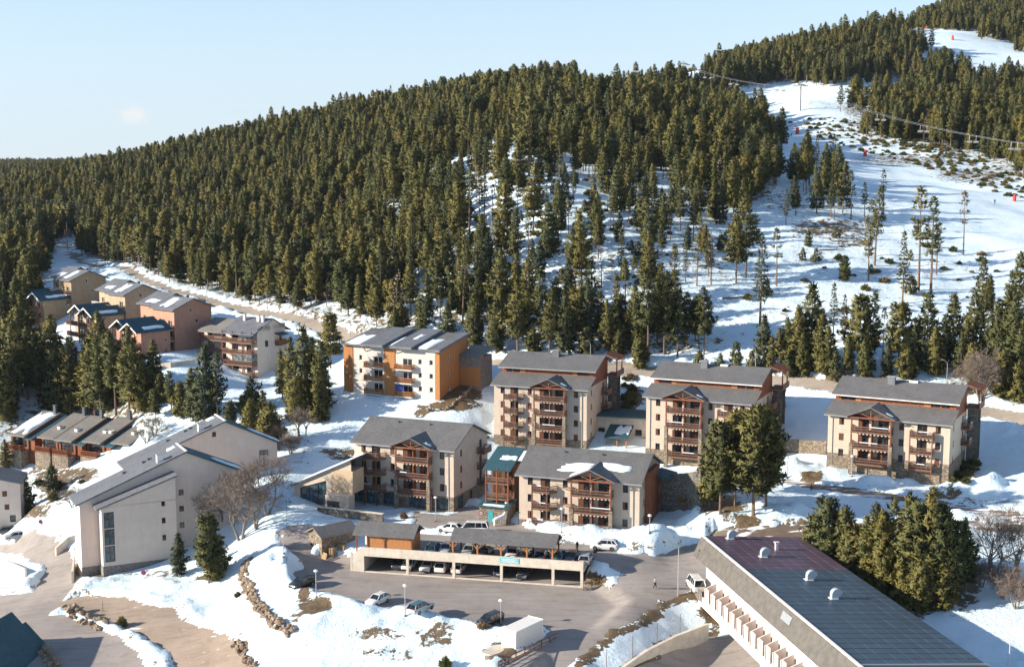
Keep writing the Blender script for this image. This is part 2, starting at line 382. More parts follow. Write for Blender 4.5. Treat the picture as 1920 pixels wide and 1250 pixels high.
# ------------------------------------------------------------------ mesh helpers
def tag(o, label=None, cat=None, group=None, kind=None):
    if label: o['label'] = label
    if cat: o['category'] = cat
    if group: o['group'] = group
    if kind: o['kind'] = kind
    return o
def link(o, parent=None):
    COL.objects.link(o)
    if parent is not None: o.parent = parent
    return o
def empty(name, loc, yaw=0.0):
    o = bpy.data.objects.new(name, None); o.empty_display_size = .3
    o.location = loc; o.rotation_euler = (0, 0, yaw); return link(o)
def inst(name, mesh, parent, loc=(0, 0, 0), rot=(0, 0, 0), scale=(1, 1, 1), mat=None):
    o = bpy.data.objects.new(name, mesh); o.location = loc; o.rotation_euler = rot; o.scale = scale
    link(o, parent)
    if mat: o.material_slots[0].link = 'OBJECT'; o.material_slots[0].material = MATS[mat]
    return o
class MB:
    def __init__(s): s.v = []; s.f = []
    def add(s, vs, fs):
        k = len(s.v); s.v += [tuple(map(float, p)) for p in vs]; s.f += [tuple(i+k for i in f) for f in fs]; return s
    def box(s, x0, x1, y0, y1, z0, z1):
        return s.add([(x0, y0, z0), (x1, y0, z0), (x1, y1, z0), (x0, y1, z0), (x0, y0, z1), (x1, y0, z1), (x1, y1, z1), (x0, y1, z1)],
                     [(0, 3, 2, 1), (4, 5, 6, 7), (0, 1, 5, 4), (1, 2, 6, 5), (2, 3, 7, 6), (3, 0, 4, 7)])
    def quad(s, *p): return s.add(p, [tuple(range(len(p)))])
    def prism(s, prof, axis, a, b):
        """profile polygon extruded along an axis ('x': (y,z), 'y': (x,z), 'z': (x,y))"""
        def mk(p, t):
            return (t, p[0], p[1]) if axis == 'x' else (p[0], t, p[1]) if axis == 'y' else (p[0], p[1], t)
        k = len(prof); vs = [mk(p, a) for p in prof]+[mk(p, b) for p in prof]
        fs = [tuple(range(k)), tuple(range(2*k-1, k-1, -1))]+[(i, k+i, k+(i+1) % k, (i+1) % k) for i in range(k)]
        return s.add(vs, fs)
    def tube(s, p0, p1, r0, r1=None, n=6, cap=True):
        r1 = r0 if r1 is None else r1
        p0, p1 = Vector(p0), Vector(p1); d = (p1-p0)
        if d.length < 1e-6: return s
        q = d.to_track_quat('Z', 'Y'); vs = []
        for p, r in ((p0, r0), (p1, r1)):
            for i in range(n):
                a = 2*math.pi*i/n; vs.append(p+q@Vector((r*math.cos(a), r*math.sin(a), 0)))
        fs = [(i, (i+1) % n, n+(i+1) % n, n+i) for i in range(n)]
        if cap: fs += [tuple(range(n-1, -1, -1)), tuple(range(n, 2*n))]
        return s.add(vs, fs)
    def bar(s, p0, p1, w, h):
        """square beam between two points"""
        p0, p1 = Vector(p0), Vector(p1); d = (p1-p0).normalized()
        up = Vector((0, 0, 1)) if abs(d.z) < .95 else Vector((1, 0, 0))
        sx = d.cross(up).normalized()*w/2; sz = sx.cross(d).normalized()*h/2
        vs = [p+a*sx+b*sz for p in (p0, p1) for a, b in ((-1, -1), (1, -1), (1, 1), (-1, 1))]
        return s.add(vs, [(0, 1, 2, 3), (7, 6, 5, 4), (0, 4, 5, 1), (1, 5, 6, 2), (2, 6, 7, 3), (3, 7, 4, 0)])
    def slab(s, pts, t):
        """polygon in space thickened downwards by t"""
        k = len(pts); vs = list(pts)+[(p[0], p[1], p[2]-t) for p in pts]
        return s.add(vs, [tuple(range(k)), tuple(range(2*k-1, k-1, -1))]+[(i, k+i, k+(i+1) % k, (i+1) % k) for i in range(k)])
    def facade(s, o, ux, inw, w, z0, z1, rects, dep=.22):
        """wall plane from o along ux, with openings (u0,u1,z0,z1) that have reveals"""
        o, ux, inw = Vector(o), Vector(ux), Vector(inw)
        P = lambda u, z, d=0: o+ux*u+Vector((0, 0, z))+inw*d
        us = sorted({0, w, *[r[0] for r in rects], *[r[1] for r in rects]}); zs = sorted({z0, z1, *[r[2] for r in rects], *[r[3] for r in rects]})
        for a, b in zip(us, us[1:]):
            for c, d in zip(zs, zs[1:]):
                mu, mz = (a+b)/2, (c+d)/2
                if not any(r[0] < mu < r[1] and r[2] < mz < r[3] for r in rects):
                    s.quad(P(a, c), P(b, c), P(b, d), P(a, d))
        for a, b, c, d in rects:
            s.quad(P(a, c), P(a, c, dep), P(b, c, dep), P(b, c)); s.quad(P(a, d), P(b, d), P(b, d, dep), P(a, d, dep))
            s.quad(P(a, c), P(a, d), P(a, d, dep), P(a, c, dep)); s.quad(P(b, c), P(b, c, dep), P(b, d, dep), P(b, d))
        return s
    def mesh(s, name, mat):
        m = bpy.data.meshes.new(name); m.from_pydata(s.v, [], s.f); m.validate()
        if mat: m.materials.append(MATS[mat])
        return m
    def build(s, name, mat, parent=None, loc=(0, 0, 0), recalc=True):
        m = s.mesh(name, mat)
        if recalc:
            bm = bmesh.new(); bm.from_mesh(m); bmesh.ops.recalc_face_normals(bm, faces=bm.faces); bm.to_mesh(m); bm.free()
        o = bpy.data.objects.new(name, m); o.location = loc; return link(o, parent)
# ------------------------------------------------------------------ roads, as outlines on the ground
def wpoly(pix): return [ground(u, v)[:2] for u, v in pix]
def strip(pix, width):
    c = np.array([ground(u, v)[:2] for u, v in pix]); t = np.gradient(c, axis=0); t /= np.linalg.norm(t, axis=1)[:, None]
    nn = np.stack([-t[:, 1], t[:, 0]], 1)*width/2
    return [tuple(p) for p in c+nn]+[tuple(p) for p in (c-nn)[::-1]]
ROADS = [  # name, outline, material, bank height, label-free structure
 ('parking_lot', wpoly([(560,1100),(548,1078),(600,1050),(665,1052),(1100,1090),(1140,1105),(1130,1118),(1200,1130),(1130,1200),(1060,1262),(940,1262),(1035,1182),(1005,1168),(950,1178),(895,1172),(800,1150),(690,1135),(610,1112)]), 'asphalt', .7),
 ('street', wpoly([(1095,1045),(1060,1018),(890,1000),(770,988),(785,962),(840,966),(870,950),(905,950),(960,978),(1000,992),(1105,1025),(1170,1036),(1230,1038),(1290,1022),(1345,1003),(1335,1085),(1290,1110),(1230,1128),(1160,1180),(1100,1190),(1130,1118),(1158,1095),(1160,1075),(1135,1055)]), 'asphalt', .75),
 ('shed_path', wpoly([(528,1000),(545,985),(592,985),(602,1005),(585,1036),(625,1028),(685,1045),(690,1064),(600,1066),(545,1048)]), 'asphalt', .35),
 ('lower_road', wpoly([(-40,1012),(70,1000),(110,1018),(150,1060),(138,1105),(100,1150),(185,1172),(240,1200),(285,1262),(-40,1262),(-40,1118),(60,1110),(75,1085),(85,1066),(40,1040),(-40,1030)]), 'asphalt', .45),
 ('dirt_track', wpoly([(125,1118),(230,1120),(325,1142),(345,1166),(425,1190),(480,1262),(345,1262),(300,1205),(250,1188),(170,1160),(115,1140)]), 'dirt_road', .4),
 ('hill_road', strip([(118,455),(128,468),(150,490),(200,506),(250,522),(320,546),(400,570),(480,590),(560,607),(650,632),(760,660),(900,682),(1050,688),(1180,692),(1330,704),(1480,716),(1650,742),(1850,772),(1960,790)], 4.6), 'asphalt_far', .9),
 ('terrace_path', strip([(1462,900),(1530,912),(1600,922),(1700,936),(1800,952),(1960,978)], 4.0), 'slush', .35),
 ('tree_road', strip([(1330,1012),(1400,1004),(1510,997),(1640,988),(1780,982),(1960,985)], 4.0), 'trail', .5),
 ('courtyard', wpoly([(1160,1275),(1245,1222),(1330,1198),(1400,1190),(1440,1275)]), 'asphalt', .1),
]
MOUNDS = [  # snow heaps (px, py, radius across, radius in depth, height)
 (1240,1022,7,3.0,1.5),(1300,1005,6,3,1.3),(1185,1020,4,2,.9),(540,1075,3.0,4.5,1.2),(500,1070,4,6,1.0),(30,1105,5,2.2,1.3),(70,1085,3,2,.8),(1540,895,8,1.6,1.1),(1650,908,9,1.6,1.2),
 (1480,880,5,3.5,1.4),(1840,915,10,2.2,1.5),(1000,990,9,1.8,1.0),(1100,1000,6,1.8,1.1),(1300,960,3.5,6,1.2),(1480,960,7,3,1.2),(180,1095,4,2,.7),(300,1100,7,2.4,.8),(150,1050,3,4,.5),(600,1030,2.0,1.5,.35),
 (1062,1118,4.0,1.3,.55),(420,1110,6,3,.7),(560,1165,5,3,.5),(700,1150,12,1.5,.7),(850,1180,8,1.5,.7),(880,955,2,1.5,.8),(612,1022,2.2,1.6,.3),
]
SOIL = [  # bare patches (px, py, rx, ry in pixels, strength)
 (590,1140,32,15,1.1),(570,1120,14,16,.9),(555,1160,16,22,.5),(700,1190,60,14,.55),(820,1195,40,22,.6),(740,1225,45,14,.6),(690,1225,25,12,.5),(910,1180,18,12,.9),(985,1180,26,24,.9),(940,1225,40,22,1.0),
 (180,1068,28,20,1.1),(390,1085,26,8,1.1),(440,1212,30,12,.9),(340,1165,30,10,.5),(1350,955,50,30,.95),(1400,985,26,12,1.0),(1290,1120,35,12,.9),(1340,1140,30,40,1.0),
 (860,740,45,20,1.15),(840,762,60,9,.9),(880,710,26,24,1.1),(790,775,16,10,.7),(1110,1088,28,14,1.1),(1700,1100,95,60,1.0),(1620,1060,60,60,.9),(1800,1100,40,50,.8),
 (1190,745,20,22,.9),(1170,770,24,20,.8),(1440,760,24,28,.9),(1790,805,30,14,.8),(1800,885,36,14,.7),(1840,785,22,10,.8),(640,850,40,12,.7),(560,840,30,40,.35),(520,790,40,40,.4),(120,800,140,60,.55),(100,900,50,50,.7),(150,890,40,16,.8),(60,960,36,16,.9),
 (1330,915,60,30,.7),(1520,900,24,8,.9),(1600,715,110,12,.75),(1800,735,60,16,.8),(1450,710,120,6,.5),(1000,670,200,14,.4),(190,590,90,30,.4),(200,760,120,60,.6),(300,650,30,20,.4),(870,650,60,30,.5),(1170,640,40,20,.5),
 (1850,940,60,8,.55),(1770,930,40,10,.75),(1500,985,40,6,.6),(1450,1000,70,5,.8),(280,1075,60,10,.45),(25,1210,60,40,.6),(100,1225,26,30,1.0),(1480,300,60,20,.2),(1700,300,120,14,.55),(1830,330,90,18,.55),(1550,240,120,18,.35),(1600,200,60,16,.3),
 (1400,190,60,14,.4),(1560,430,90,22,.65),(1480,380,60,30,.45),(1600,455,50,10,.6),(1780,500,60,20,.25),(1530,480,80,20,.3),(1400,470,60,20,.4),(1330,640,40,8,.5),
]
# where the woods are closed (pixel outlines of the tree bases)
DENSE = [[(140,460),(160,380),(0,330),(0,318),(300,310),(500,262),(700,215),(850,190),(1000,170),(1150,185),(1290,165),(1330,195),(1420,250),(1465,330),(1440,375),(1330,395),(1270,330),(1160,300),(1060,285),(1000,262),(900,262),(820,290),(760,330),(700,380),(700,470),(740,560),(800,600),(800,660),(680,648),(600,606),(500,580),(430,560),(330,530),(200,488),(150,474)],
         [(1285,178),(1300,160),(1400,128),(1470,108),(1650,60),(1700,80),(1745,130),(1860,150),(1940,165),(1940,182),(1800,172),(1690,160),(1620,150),(1560,160),(1490,150),(1420,160)],
         [(1580,195),(1660,185),(1760,198),(1940,212),(1940,335),(1800,290),(1650,258),(1590,225)],
         [(1712,52),(1790,50),(1860,75),(1960,100),(1960,-200),(1730,-60)],
         [(-60,320),(150,380),(130,460),(100,480),(90,540),(40,600),(-60,640)],
         [(800,600),(900,630),(1080,655),(1260,665),(1320,655),(1250,625),(1100,605),(960,590),(850,560)]]
MEDIUM = [[(700,380),(820,500),(950,560),(1120,600),(1260,640),(1320,560),(1400,480),(1420,390),(1330,395),(1270,420),(1200,470),(1080,470),(960,480),(850,470),(760,420)],
          [(1480,330),(1500,410),(1600,425),(1690,400),(1620,370),(1560,330)],
          [(1800,590),(1940,560),(1940,780),(1860,740),(1790,690)]]
SPARSE = [[(760,330),(820,290),(900,262),(1000,262),(1060,285),(1160,300),(1270,330),(1330,395),(1270,420),(1200,470),(1080,470),(960,480),(850,470),(700,380)],
          [(1320,560),(1400,480),(1500,420),(1700,420),(1770,520),(1700,640),(1500,680),(1320,670)]]
def pmask(u, v, polys):
    c = np.zeros(u.shape, bool)
    for p in polys: c |= inside(u, v, p)
    return c
def grow(a, step, ratio, end):
    out = [a]; s_ = step
    while abs(out[-1]-a) < end: s_ *= ratio; out.append(out[-1]+s_)
    return np.array(out)
gx = np.r_[-grow(88, .6, 1.035, 950)[::-1], np.arange(-87.4, 87.5, .6), grow(88, .6, 1.035, 950)]
gy = np.r_[np.arange(112, 300, .6), grow(300, .6, 1.022, 2500)]
GX, GY = np.meshgrid(gx, gy)
BASE = base(GX, GY)
hillw = np.clip((GY-290)/80, 0, 1)
BASE = BASE+hillw*(fbm(GX, GY, 60, 3, 5)*5.0+fbm(GX, GY, 11, 2, 9)*1.0)
farw = np.clip((GY-1300)/500, 0, 1)
SURF = BASE+fbm(GX, GY, 4.5, 3, 21)*.38+np.maximum(fbm(GX, GY, 2.0, 2, 31), 0)*.40
for u, v, rx, ry, h in MOUNDS:
    c = ground(u, v); d2 = ((GX-c[0])/rx)**2+((GY-c[1])/ry)**2
    SURF = SURF+h*np.exp(-d2*1.3)*(1+1.5*fbm(GX, GY, 2.6, 3, 41))
road_d = np.full(GX.shape, 1e9); near = (GY < 560)
DM = []
for name, poly, mt, bank in ROADS:
    P = np.array(poly); bb = (GX > P[:, 0].min()-9) & (GX < P[:, 0].max()+9) & (GY > P[:, 1].min()-9) & (GY < P[:, 1].max()+9)
    d = np.full(GX.shape, 1e9); d[bb] = sdist(GX[bb], GY[bb], poly)
    d[bb] += fbm(GX[bb], GY[bb], 3.5, 3, 51)*1.3
    DM.append(d)
    road_d = np.minimum(road_d, d)
quiet = np.ones(GX.shape)
_pu, _pv = project(GX, GY, BASE)
for qx, qy, rx, ry in ((1210, 1185, 150, 75), (1120, 1090, 60, 45), (600, 1025, 45, 35), (740, 962, 130, 26), (900, 975, 60, 20)): quiet = np.minimum(quiet, np.clip((((_pu-qx)/rx)**2+((_pv-qy)/ry)**2)-.6, .12, 1))
for (name, poly, mt, bank), d in zip(ROADS, DM):
    w = quiet* np.exp(-((d-1.5)/1.3)**2)*(road_d > 0)
    SURF = SURF+bank*w*(1+.9*fbm(GX, GY, 2.2, 3, 61))
_a, _b = at_z(678, 1071, -3), at_z(1093, 1101, -3); _u = (_b-_a)[:2]; _L = np.hypot(*_u); _u = _u/_L; _v = np.array([-_u[1], _u[0]])
_du = (GX-_a[0])*_u[0]+(GY-_a[1])*_u[1]; _dv = (GX-_a[0])*_v[0]+(GY-_a[1])*_v[1]
under = (_du > -.2) & (_du < _L+.1) & (_dv > -1.0) & (_dv < 12.7)
BASE = np.where(under, -3.05, BASE); SURF = np.where(under, -3.2, SURF)
front_strip = (_du > -2) & (_du < _L+1) & (_dv > -3.5) & (_dv <= -1.0); BASE = np.where(front_strip, -3.05, BASE); road_d = np.where(front_strip, np.minimum(road_d, -.5), road_d); DM[0] = np.where(front_strip | under, -1., DM[0]); road_d = np.where(under, -1., road_d)
SURF = np.where(road_d < 0, BASE-.35, np.maximum(SURF, BASE+.10*np.clip(2-road_d, 0, 1)))
PU, PV = project(GX, GY, BASE)
bare = np.full(GX.shape, .05)
wood = pmask(PU, PV, DENSE); bare[wood] = .5
wood2 = pmask(PU, PV, MEDIUM); bare[wood2] = np.maximum(bare[wood2], .34)
w3 = pmask(PU, PV, SPARSE); bare[w3] = np.maximum(bare[w3], .22)
bare[GY > 1050] = .7
for u, v, rx, ry, st in SOIL:
    q = ((PU-u)/rx)**2+((PV-v)/ry)**2
    bare = np.maximum(bare, st*np.clip(1.2-.75*q, 0, 1))
edge_ = (PU > 1080) & (PU < 1345) & (PV > 1095) & (PV < 1290) & (road_d < 1.9); bare = np.where(edge_, .72, bare)
bare = np.where((road_d < 1.2) & (road_d > 0), np.maximum(bare, .30), bare)
NY, NX = GX.shape
def grid_mesh(name, Z, keep=None, mat=None, bare_=None):
    m = bpy.data.meshes.new(name)
    idx = np.arange(NY*NX).reshape(NY, NX)
    q = np.stack([idx[:-1, :-1], idx[:-1, 1:], idx[1:, 1:], idx[1:, :-1]], -1).reshape(-1, 4)
    co = np.stack([GX, GY, Z], -1).reshape(-1, 3)
    if keep is not None:
        k = keep[:-1, :-1] | keep[:-1, 1:] | keep[1:, 1:] | keep[1:, :-1]
        q = q[k.ravel()]; used = np.unique(q); mp = np.full(NY*NX, -1); mp[used] = np.arange(len(used)); q = mp[q]; co = co[used]
    m.vertices.add(len(co)); m.vertices.foreach_set('co', co.astype(np.float32).ravel())
    m.loops.add(len(q)*4); m.loops.foreach_set('vertex_index', q.ravel().astype(np.int32))
    m.polygons.add(len(q)); m.polygons.foreach_set('loop_start', np.arange(0, len(q)*4, 4, dtype=np.int32))
    m.polygons.foreach_set('loop_total', np.full(len(q), 4, np.int32))
    m.polygons.foreach_set('use_smooth', np.ones(len(q), bool))
    m.update(calc_edges=True)
    if bare_ is not None:
        a = m.attributes.new('bare', 'FLOAT', 'POINT'); a.data.foreach_set('value', bare_.astype(np.float32).ravel())
    m.materials.append(MATS[mat])
    return link(bpy.data.objects.new(name, m))
tag(grid_mesh('ground', SURF, None, 'snow_ground', bare), kind='structure')
taken = np.zeros(GX.shape, bool)
for k, ((name, poly, mt, bank), d) in enumerate(zip(ROADS, DM)):
    own = (d < .8) & ~(taken)
    tag(grid_mesh(name, BASE+.004*k, own, mt), kind='structure')
    taken |= d < -.3
def surf(x, y):
    """height of the finished ground or road"""
    i = np.clip(np.searchsorted(gy, y)-1, 0, NY-2); j = np.clip(np.searchsorted(gx, x)-1, 0, NX-2)
    fx = (x-gx[j])/(gx[j+1]-gx[j]); fy = (y-gy[i])/(gy[i+1]-gy[i])
    S = np.where(road_d < 0, BASE, SURF) if False else SURF
    z = lambda a, b: BASE[a, b] if road_d[a, b] < 0 else SURF[a, b]
    return (z(i, j)*(1-fx)+z(i, j+1)*fx)*(1-fy)+(z(i+1, j)*(1-fx)+z(i+1, j+1)*fx)*fy
def gpt(u, v):
    """where the ray through a pixel meets the finished ground"""
    d = ray(u, v); yy = _ys/d[1]*1.0
    lo = None
    for y in _ys:
        t = y/d[1]; z = CAM_H+t*d[2]; s_ = surf(t*d[0], y)
        if z < s_:
            y0 = lo or y; y1 = y
            for _ in range(14):
                ym = (y0+y1)/2; t = ym/d[1]
                if CAM_H+t*d[2] < surf(t*d[0], ym): y1 = ym
                else: y0 = ym
            t = y1/d[1]; return Vector((t*d[0], y1, CAM_H+t*d[2]))
        lo = y
    return Vector(at_y(u, v, 1500.))
# ------------------------------------------------------------------ trees
def tri_mesh(name, V, F, mats, midx=None):
    m = bpy.data.meshes.new(name); m.vertices.add(len(V)); m.vertices.foreach_set('co', np.asarray(V, np.float32).ravel())
    F = np.asarray(F, np.int32); k = F.shape[1]
    m.loops.add(F.size); m.loops.foreach_set('vertex_index', F.ravel())
    m.polygons.add(len(F)); m.polygons.foreach_set('loop_start', np.arange(0, F.size, k, dtype=np.int32)); m.polygons.foreach_set('loop_total', np.full(len(F), k, np.int32))
    if midx is not None: m.polygons.foreach_set('material_index', np.asarray(midx, np.int32))
    m.update(calc_edges=True)
    for a in mats: m.materials.append(MATS[a])
    return m
def norm(a): return a/np.maximum(np.linalg.norm(a, axis=-1, keepdims=True), 1e-9)
def tufts(C, D, r, per, L, W):
    """needle tufts: per thin triangles round each centre C, leaning along D"""
    nC = len(C); d = norm(r.normal(size=(nC, per, 3))*.8+D[:, None, :]*.7+np.array([0, 0, .25]))
    s = norm(np.cross(d, r.normal(size=(nC, per, 3))))
    ln_ = (L*(.6+.8*r.random((nC, per, 1))))
    o = C[:, None, :]+r.normal(size=(nC, per, 3))*.16*L
    a = o-s*W*(.6+.8*r.random((nC, per, 1))); b = o+s*W*(.6+.8*r.random((nC, per, 1))); c = o+d*ln_
    V = np.stack([a, b, c], 2).reshape(-1, 3); return V, np.arange(len(V)).reshape(-1, 3)
def outward(V, bend, H):
    """direction out of the crown at each point"""
    h = np.clip(V[:, 2]/H, 0, 1)**2; d = np.stack([V[:, 0]-bend[0]*h, V[:, 1]-bend[1]*h, np.zeros(len(V))], 1)
    return norm(norm(d)+np.array([0, 0, .40])+np.random.default_rng(1).normal(size=V.shape)*.22)
def wind(V, F, bend, H):
    g = np.cross(V[F[:, 1]]-V[F[:, 0]], V[F[:, 2]]-V[F[:, 0]]); o = outward(V, bend, H)[F[:, 0]]
    f = (g*o).sum(1) < 0; F = F.copy(); F[f] = F[f][:, [0, 2, 1]]; return F
def set_normals(m, N):
    m.polygons.foreach_set('use_smooth', np.ones(len(m.polygons), bool)); m.normals_split_custom_set_from_vertices([tuple(v) for v in N])
def conifer(seed, H, Rm, fb, whorls, nb, shape=.8, L=.75, per=8, gap=.0, droop=.0):
    """crown triangles and a tapered trunk with limbs"""
    r = np.random.default_rng(seed); C = []; D = []; tv = MB()
    bend = r.normal(size=2)*.02*H
    ax = lambda h: np.array([bend[0]*(h/H)**2, bend[1]*(h/H)**2, h])
    lobe = r.random(4)*6.28
    for i in range(whorls):
        t = (i+r.random()*.8)/whorls; h = H*(fb+(1-fb)*t*.985)
        if r.random() < gap and t < .75: continue
        rad = Rm*(1-t)**shape*(.45+.55*min(1, t/.22))+.12
        a0 = r.random()*6.28
        for k in range(max(3, int(nb*(1-.45*t)))):
            a = a0+6.283*k/max(3, int(nb*(1-.45*t)))+r.normal()*.25
            rr = rad*(.55+.62*r.random())*(1+.22*math.sin(a*2+lobe[0]+h*.4)+.15*math.sin(a*3+lobe[1]-h*.7))
            up = (.10+.5*t-droop*(1-t))*rr
            tip = ax(h)+np.array([rr*math.cos(a), rr*math.sin(a), up]); o = ax(h)
            nn = max(1, int(rr/.55+.5))
            for q in range(nn):
                f = 1-.78*q/max(1, nn) if nn > 1 else .9
                p = o+(tip-o)*f+r.normal(size=3)*.13*(.5+rr*.2)
                C.append(p); D.append((tip-o)/(np.linalg.norm(tip-o)+1e-6))
            if rr > .9 and k % 2 == 0: tv.tube(o, o+(tip-o)*.75, .05, .02, 3, False)
    C.append(ax(H)); D.append([0, 0, 1.5]); C.append(ax(H*.975)); D.append([0, 0, 1.2])
    V, F = tufts(np.array(C), np.array(D), r, per, L, .17*L/.75)
    F = wind(V, F, bend, H)
    r0 = .0105*H+.04; hs = [-.8, 0, H*.25, H*.5, H*.75, H*.97]; rs = [r0*1.35, r0*1.15, r0*.85, r0*.62, r0*.36, .03]
    for (h0, q0), (h1, q1) in zip(zip(hs, rs), zip(hs[1:], rs[1:])): tv.tube(ax(h0), ax(h1), q0, q1, 6, False)
    for _ in range(6):
        h = H*r.uniform(.12, max(.2, fb)); a = r.random()*6.28; l_ = r.uniform(.4, 1.1)
        tv.tube(ax(h), ax(h)+np.array([l_*math.cos(a), l_*math.sin(a), .1]), .03, .012, 3, False)
    return V, F, tv, outward(V, bend, H)
SPEC = [  # kind, H, R, crown base, whorls, branches, shape, tuft, per, gap, droop, needles
 ('tall', 16.5, 3.3, .30, 18, 8, .80, .78, 8, .06, .0, 'needles'), ('tall', 15.0, 3.1, .24, 18, 8, .85, .75, 8, .05, .05, 'needles'),
 ('tall', 17.5, 3.3, .36, 17, 8, .72, .80, 8, .10, .0, 'needles'), ('tall', 16.0, 2.3, .28, 19, 6, .85, .72, 8, .05, .05, 'needles_dark'),
 ('full', 13.5, 3.4, .05, 20, 9, .85, .80, 8, .0, .1, 'needles'), ('full', 15.0, 3.4, .08, 21, 9, .82, .80, 8, .0, .1, 'needles'),
 ('full', 12.0, 2.8, .04, 18, 8, .90, .78, 8, .0, .12, 'needles_dark'), ('full', 14.5, 2.7, .12, 20, 8, .95, .75, 8, .02, .1, 'needles'),
 ('slim', 16.5, 1.6, .40, 18, 5, .60, .62, 7, .18, .0, 'needles'), ('slim', 15.0, 1.4, .50, 13, 5, .55, .60, 7, .22, .0, 'needles'),
 ('slim', 17.0, 1.5, .30, 22, 5, .80, .58, 7, .15, .15, 'needles_dark'),
 ('young', 5.0, 1.7, .03, 11, 7, .85, .60, 8, .0, .05, 'needles'), ('young', 4.0, 1.6, .03, 9, 7, .70, .60, 8, .0, .0, 'needles_dark'),
 ('wide', 15.5, 4.0, .22, 18, 9, .55, .85, 9, .05, .05, 'needles'), ('wide', 14.0, 3.7, .26, 16, 9, .52, .85, 9, .08, .0, 'needles'),
 ('dead', 13.0, 1.5, .30, 15, 5, .6, .55, 3, .1, .0, 'twig'), ('thicket', 9.5, 3.2, .05, 15, 9, .62, .80, 9, .0, .05, 'needles')]
TREES = []; proto = bpy.data.collections.new('pine_prototypes')
for i, (kd, H, Rm, fb, wh, nb, shp, L, per, gap, drp, nm) in enumerate(SPEC):
    V, F, tv, NV = conifer(100+i, H, Rm, fb, wh, nb, shp, L, per, gap, drp)
    trunk = tv.mesh('trunk', 'bark'); crown = tri_mesh('crown', V, F, [nm]); set_normals(crown, NV)
    TREES.append((kd, H, trunk, crown))
    nv = len(tv.v); tf = np.array([list(f) for f in tv.f if len(f) == 4]); tf = np.r_[tf[:, [0, 1, 2]], tf[:, [0, 2, 3]]]
    j = tri_mesh('pine', np.r_[np.array(tv.v), V], np.r_[tf, F+nv], ['bark', nm], np.r_[np.zeros(len(tf)), np.ones(len(F))])
    tvv = np.array(tv.v); td = np.c_[tvv[:, :2], np.zeros(len(tvv))]; set_normals(j, np.r_[norm(td+1e-4), NV])
    o = bpy.data.objects.new('pine_%02d' % i, j); proto.objects.link(o)
KIND = {}
for i, s_ in enumerate(TREES): KIND.setdefault(s_[0], []).append(i)
FOREST = []   # x, y, z, variant, scale, yaw, apparent size, zone
def put(x, y, kind, hgt=None, zone='slope', z=None, sc=None):
    i = random.choice(KIND[kind]); H = TREES[i][1]
    s_ = hgt/H if hgt else (sc or random.uniform(.78, 1.12))
    if z is None: z = float(surf(x, y))
    FOREST.append([x, y, z, i, s_, random.random()*6.28, H*s_/math.hypot(x, y), zone])
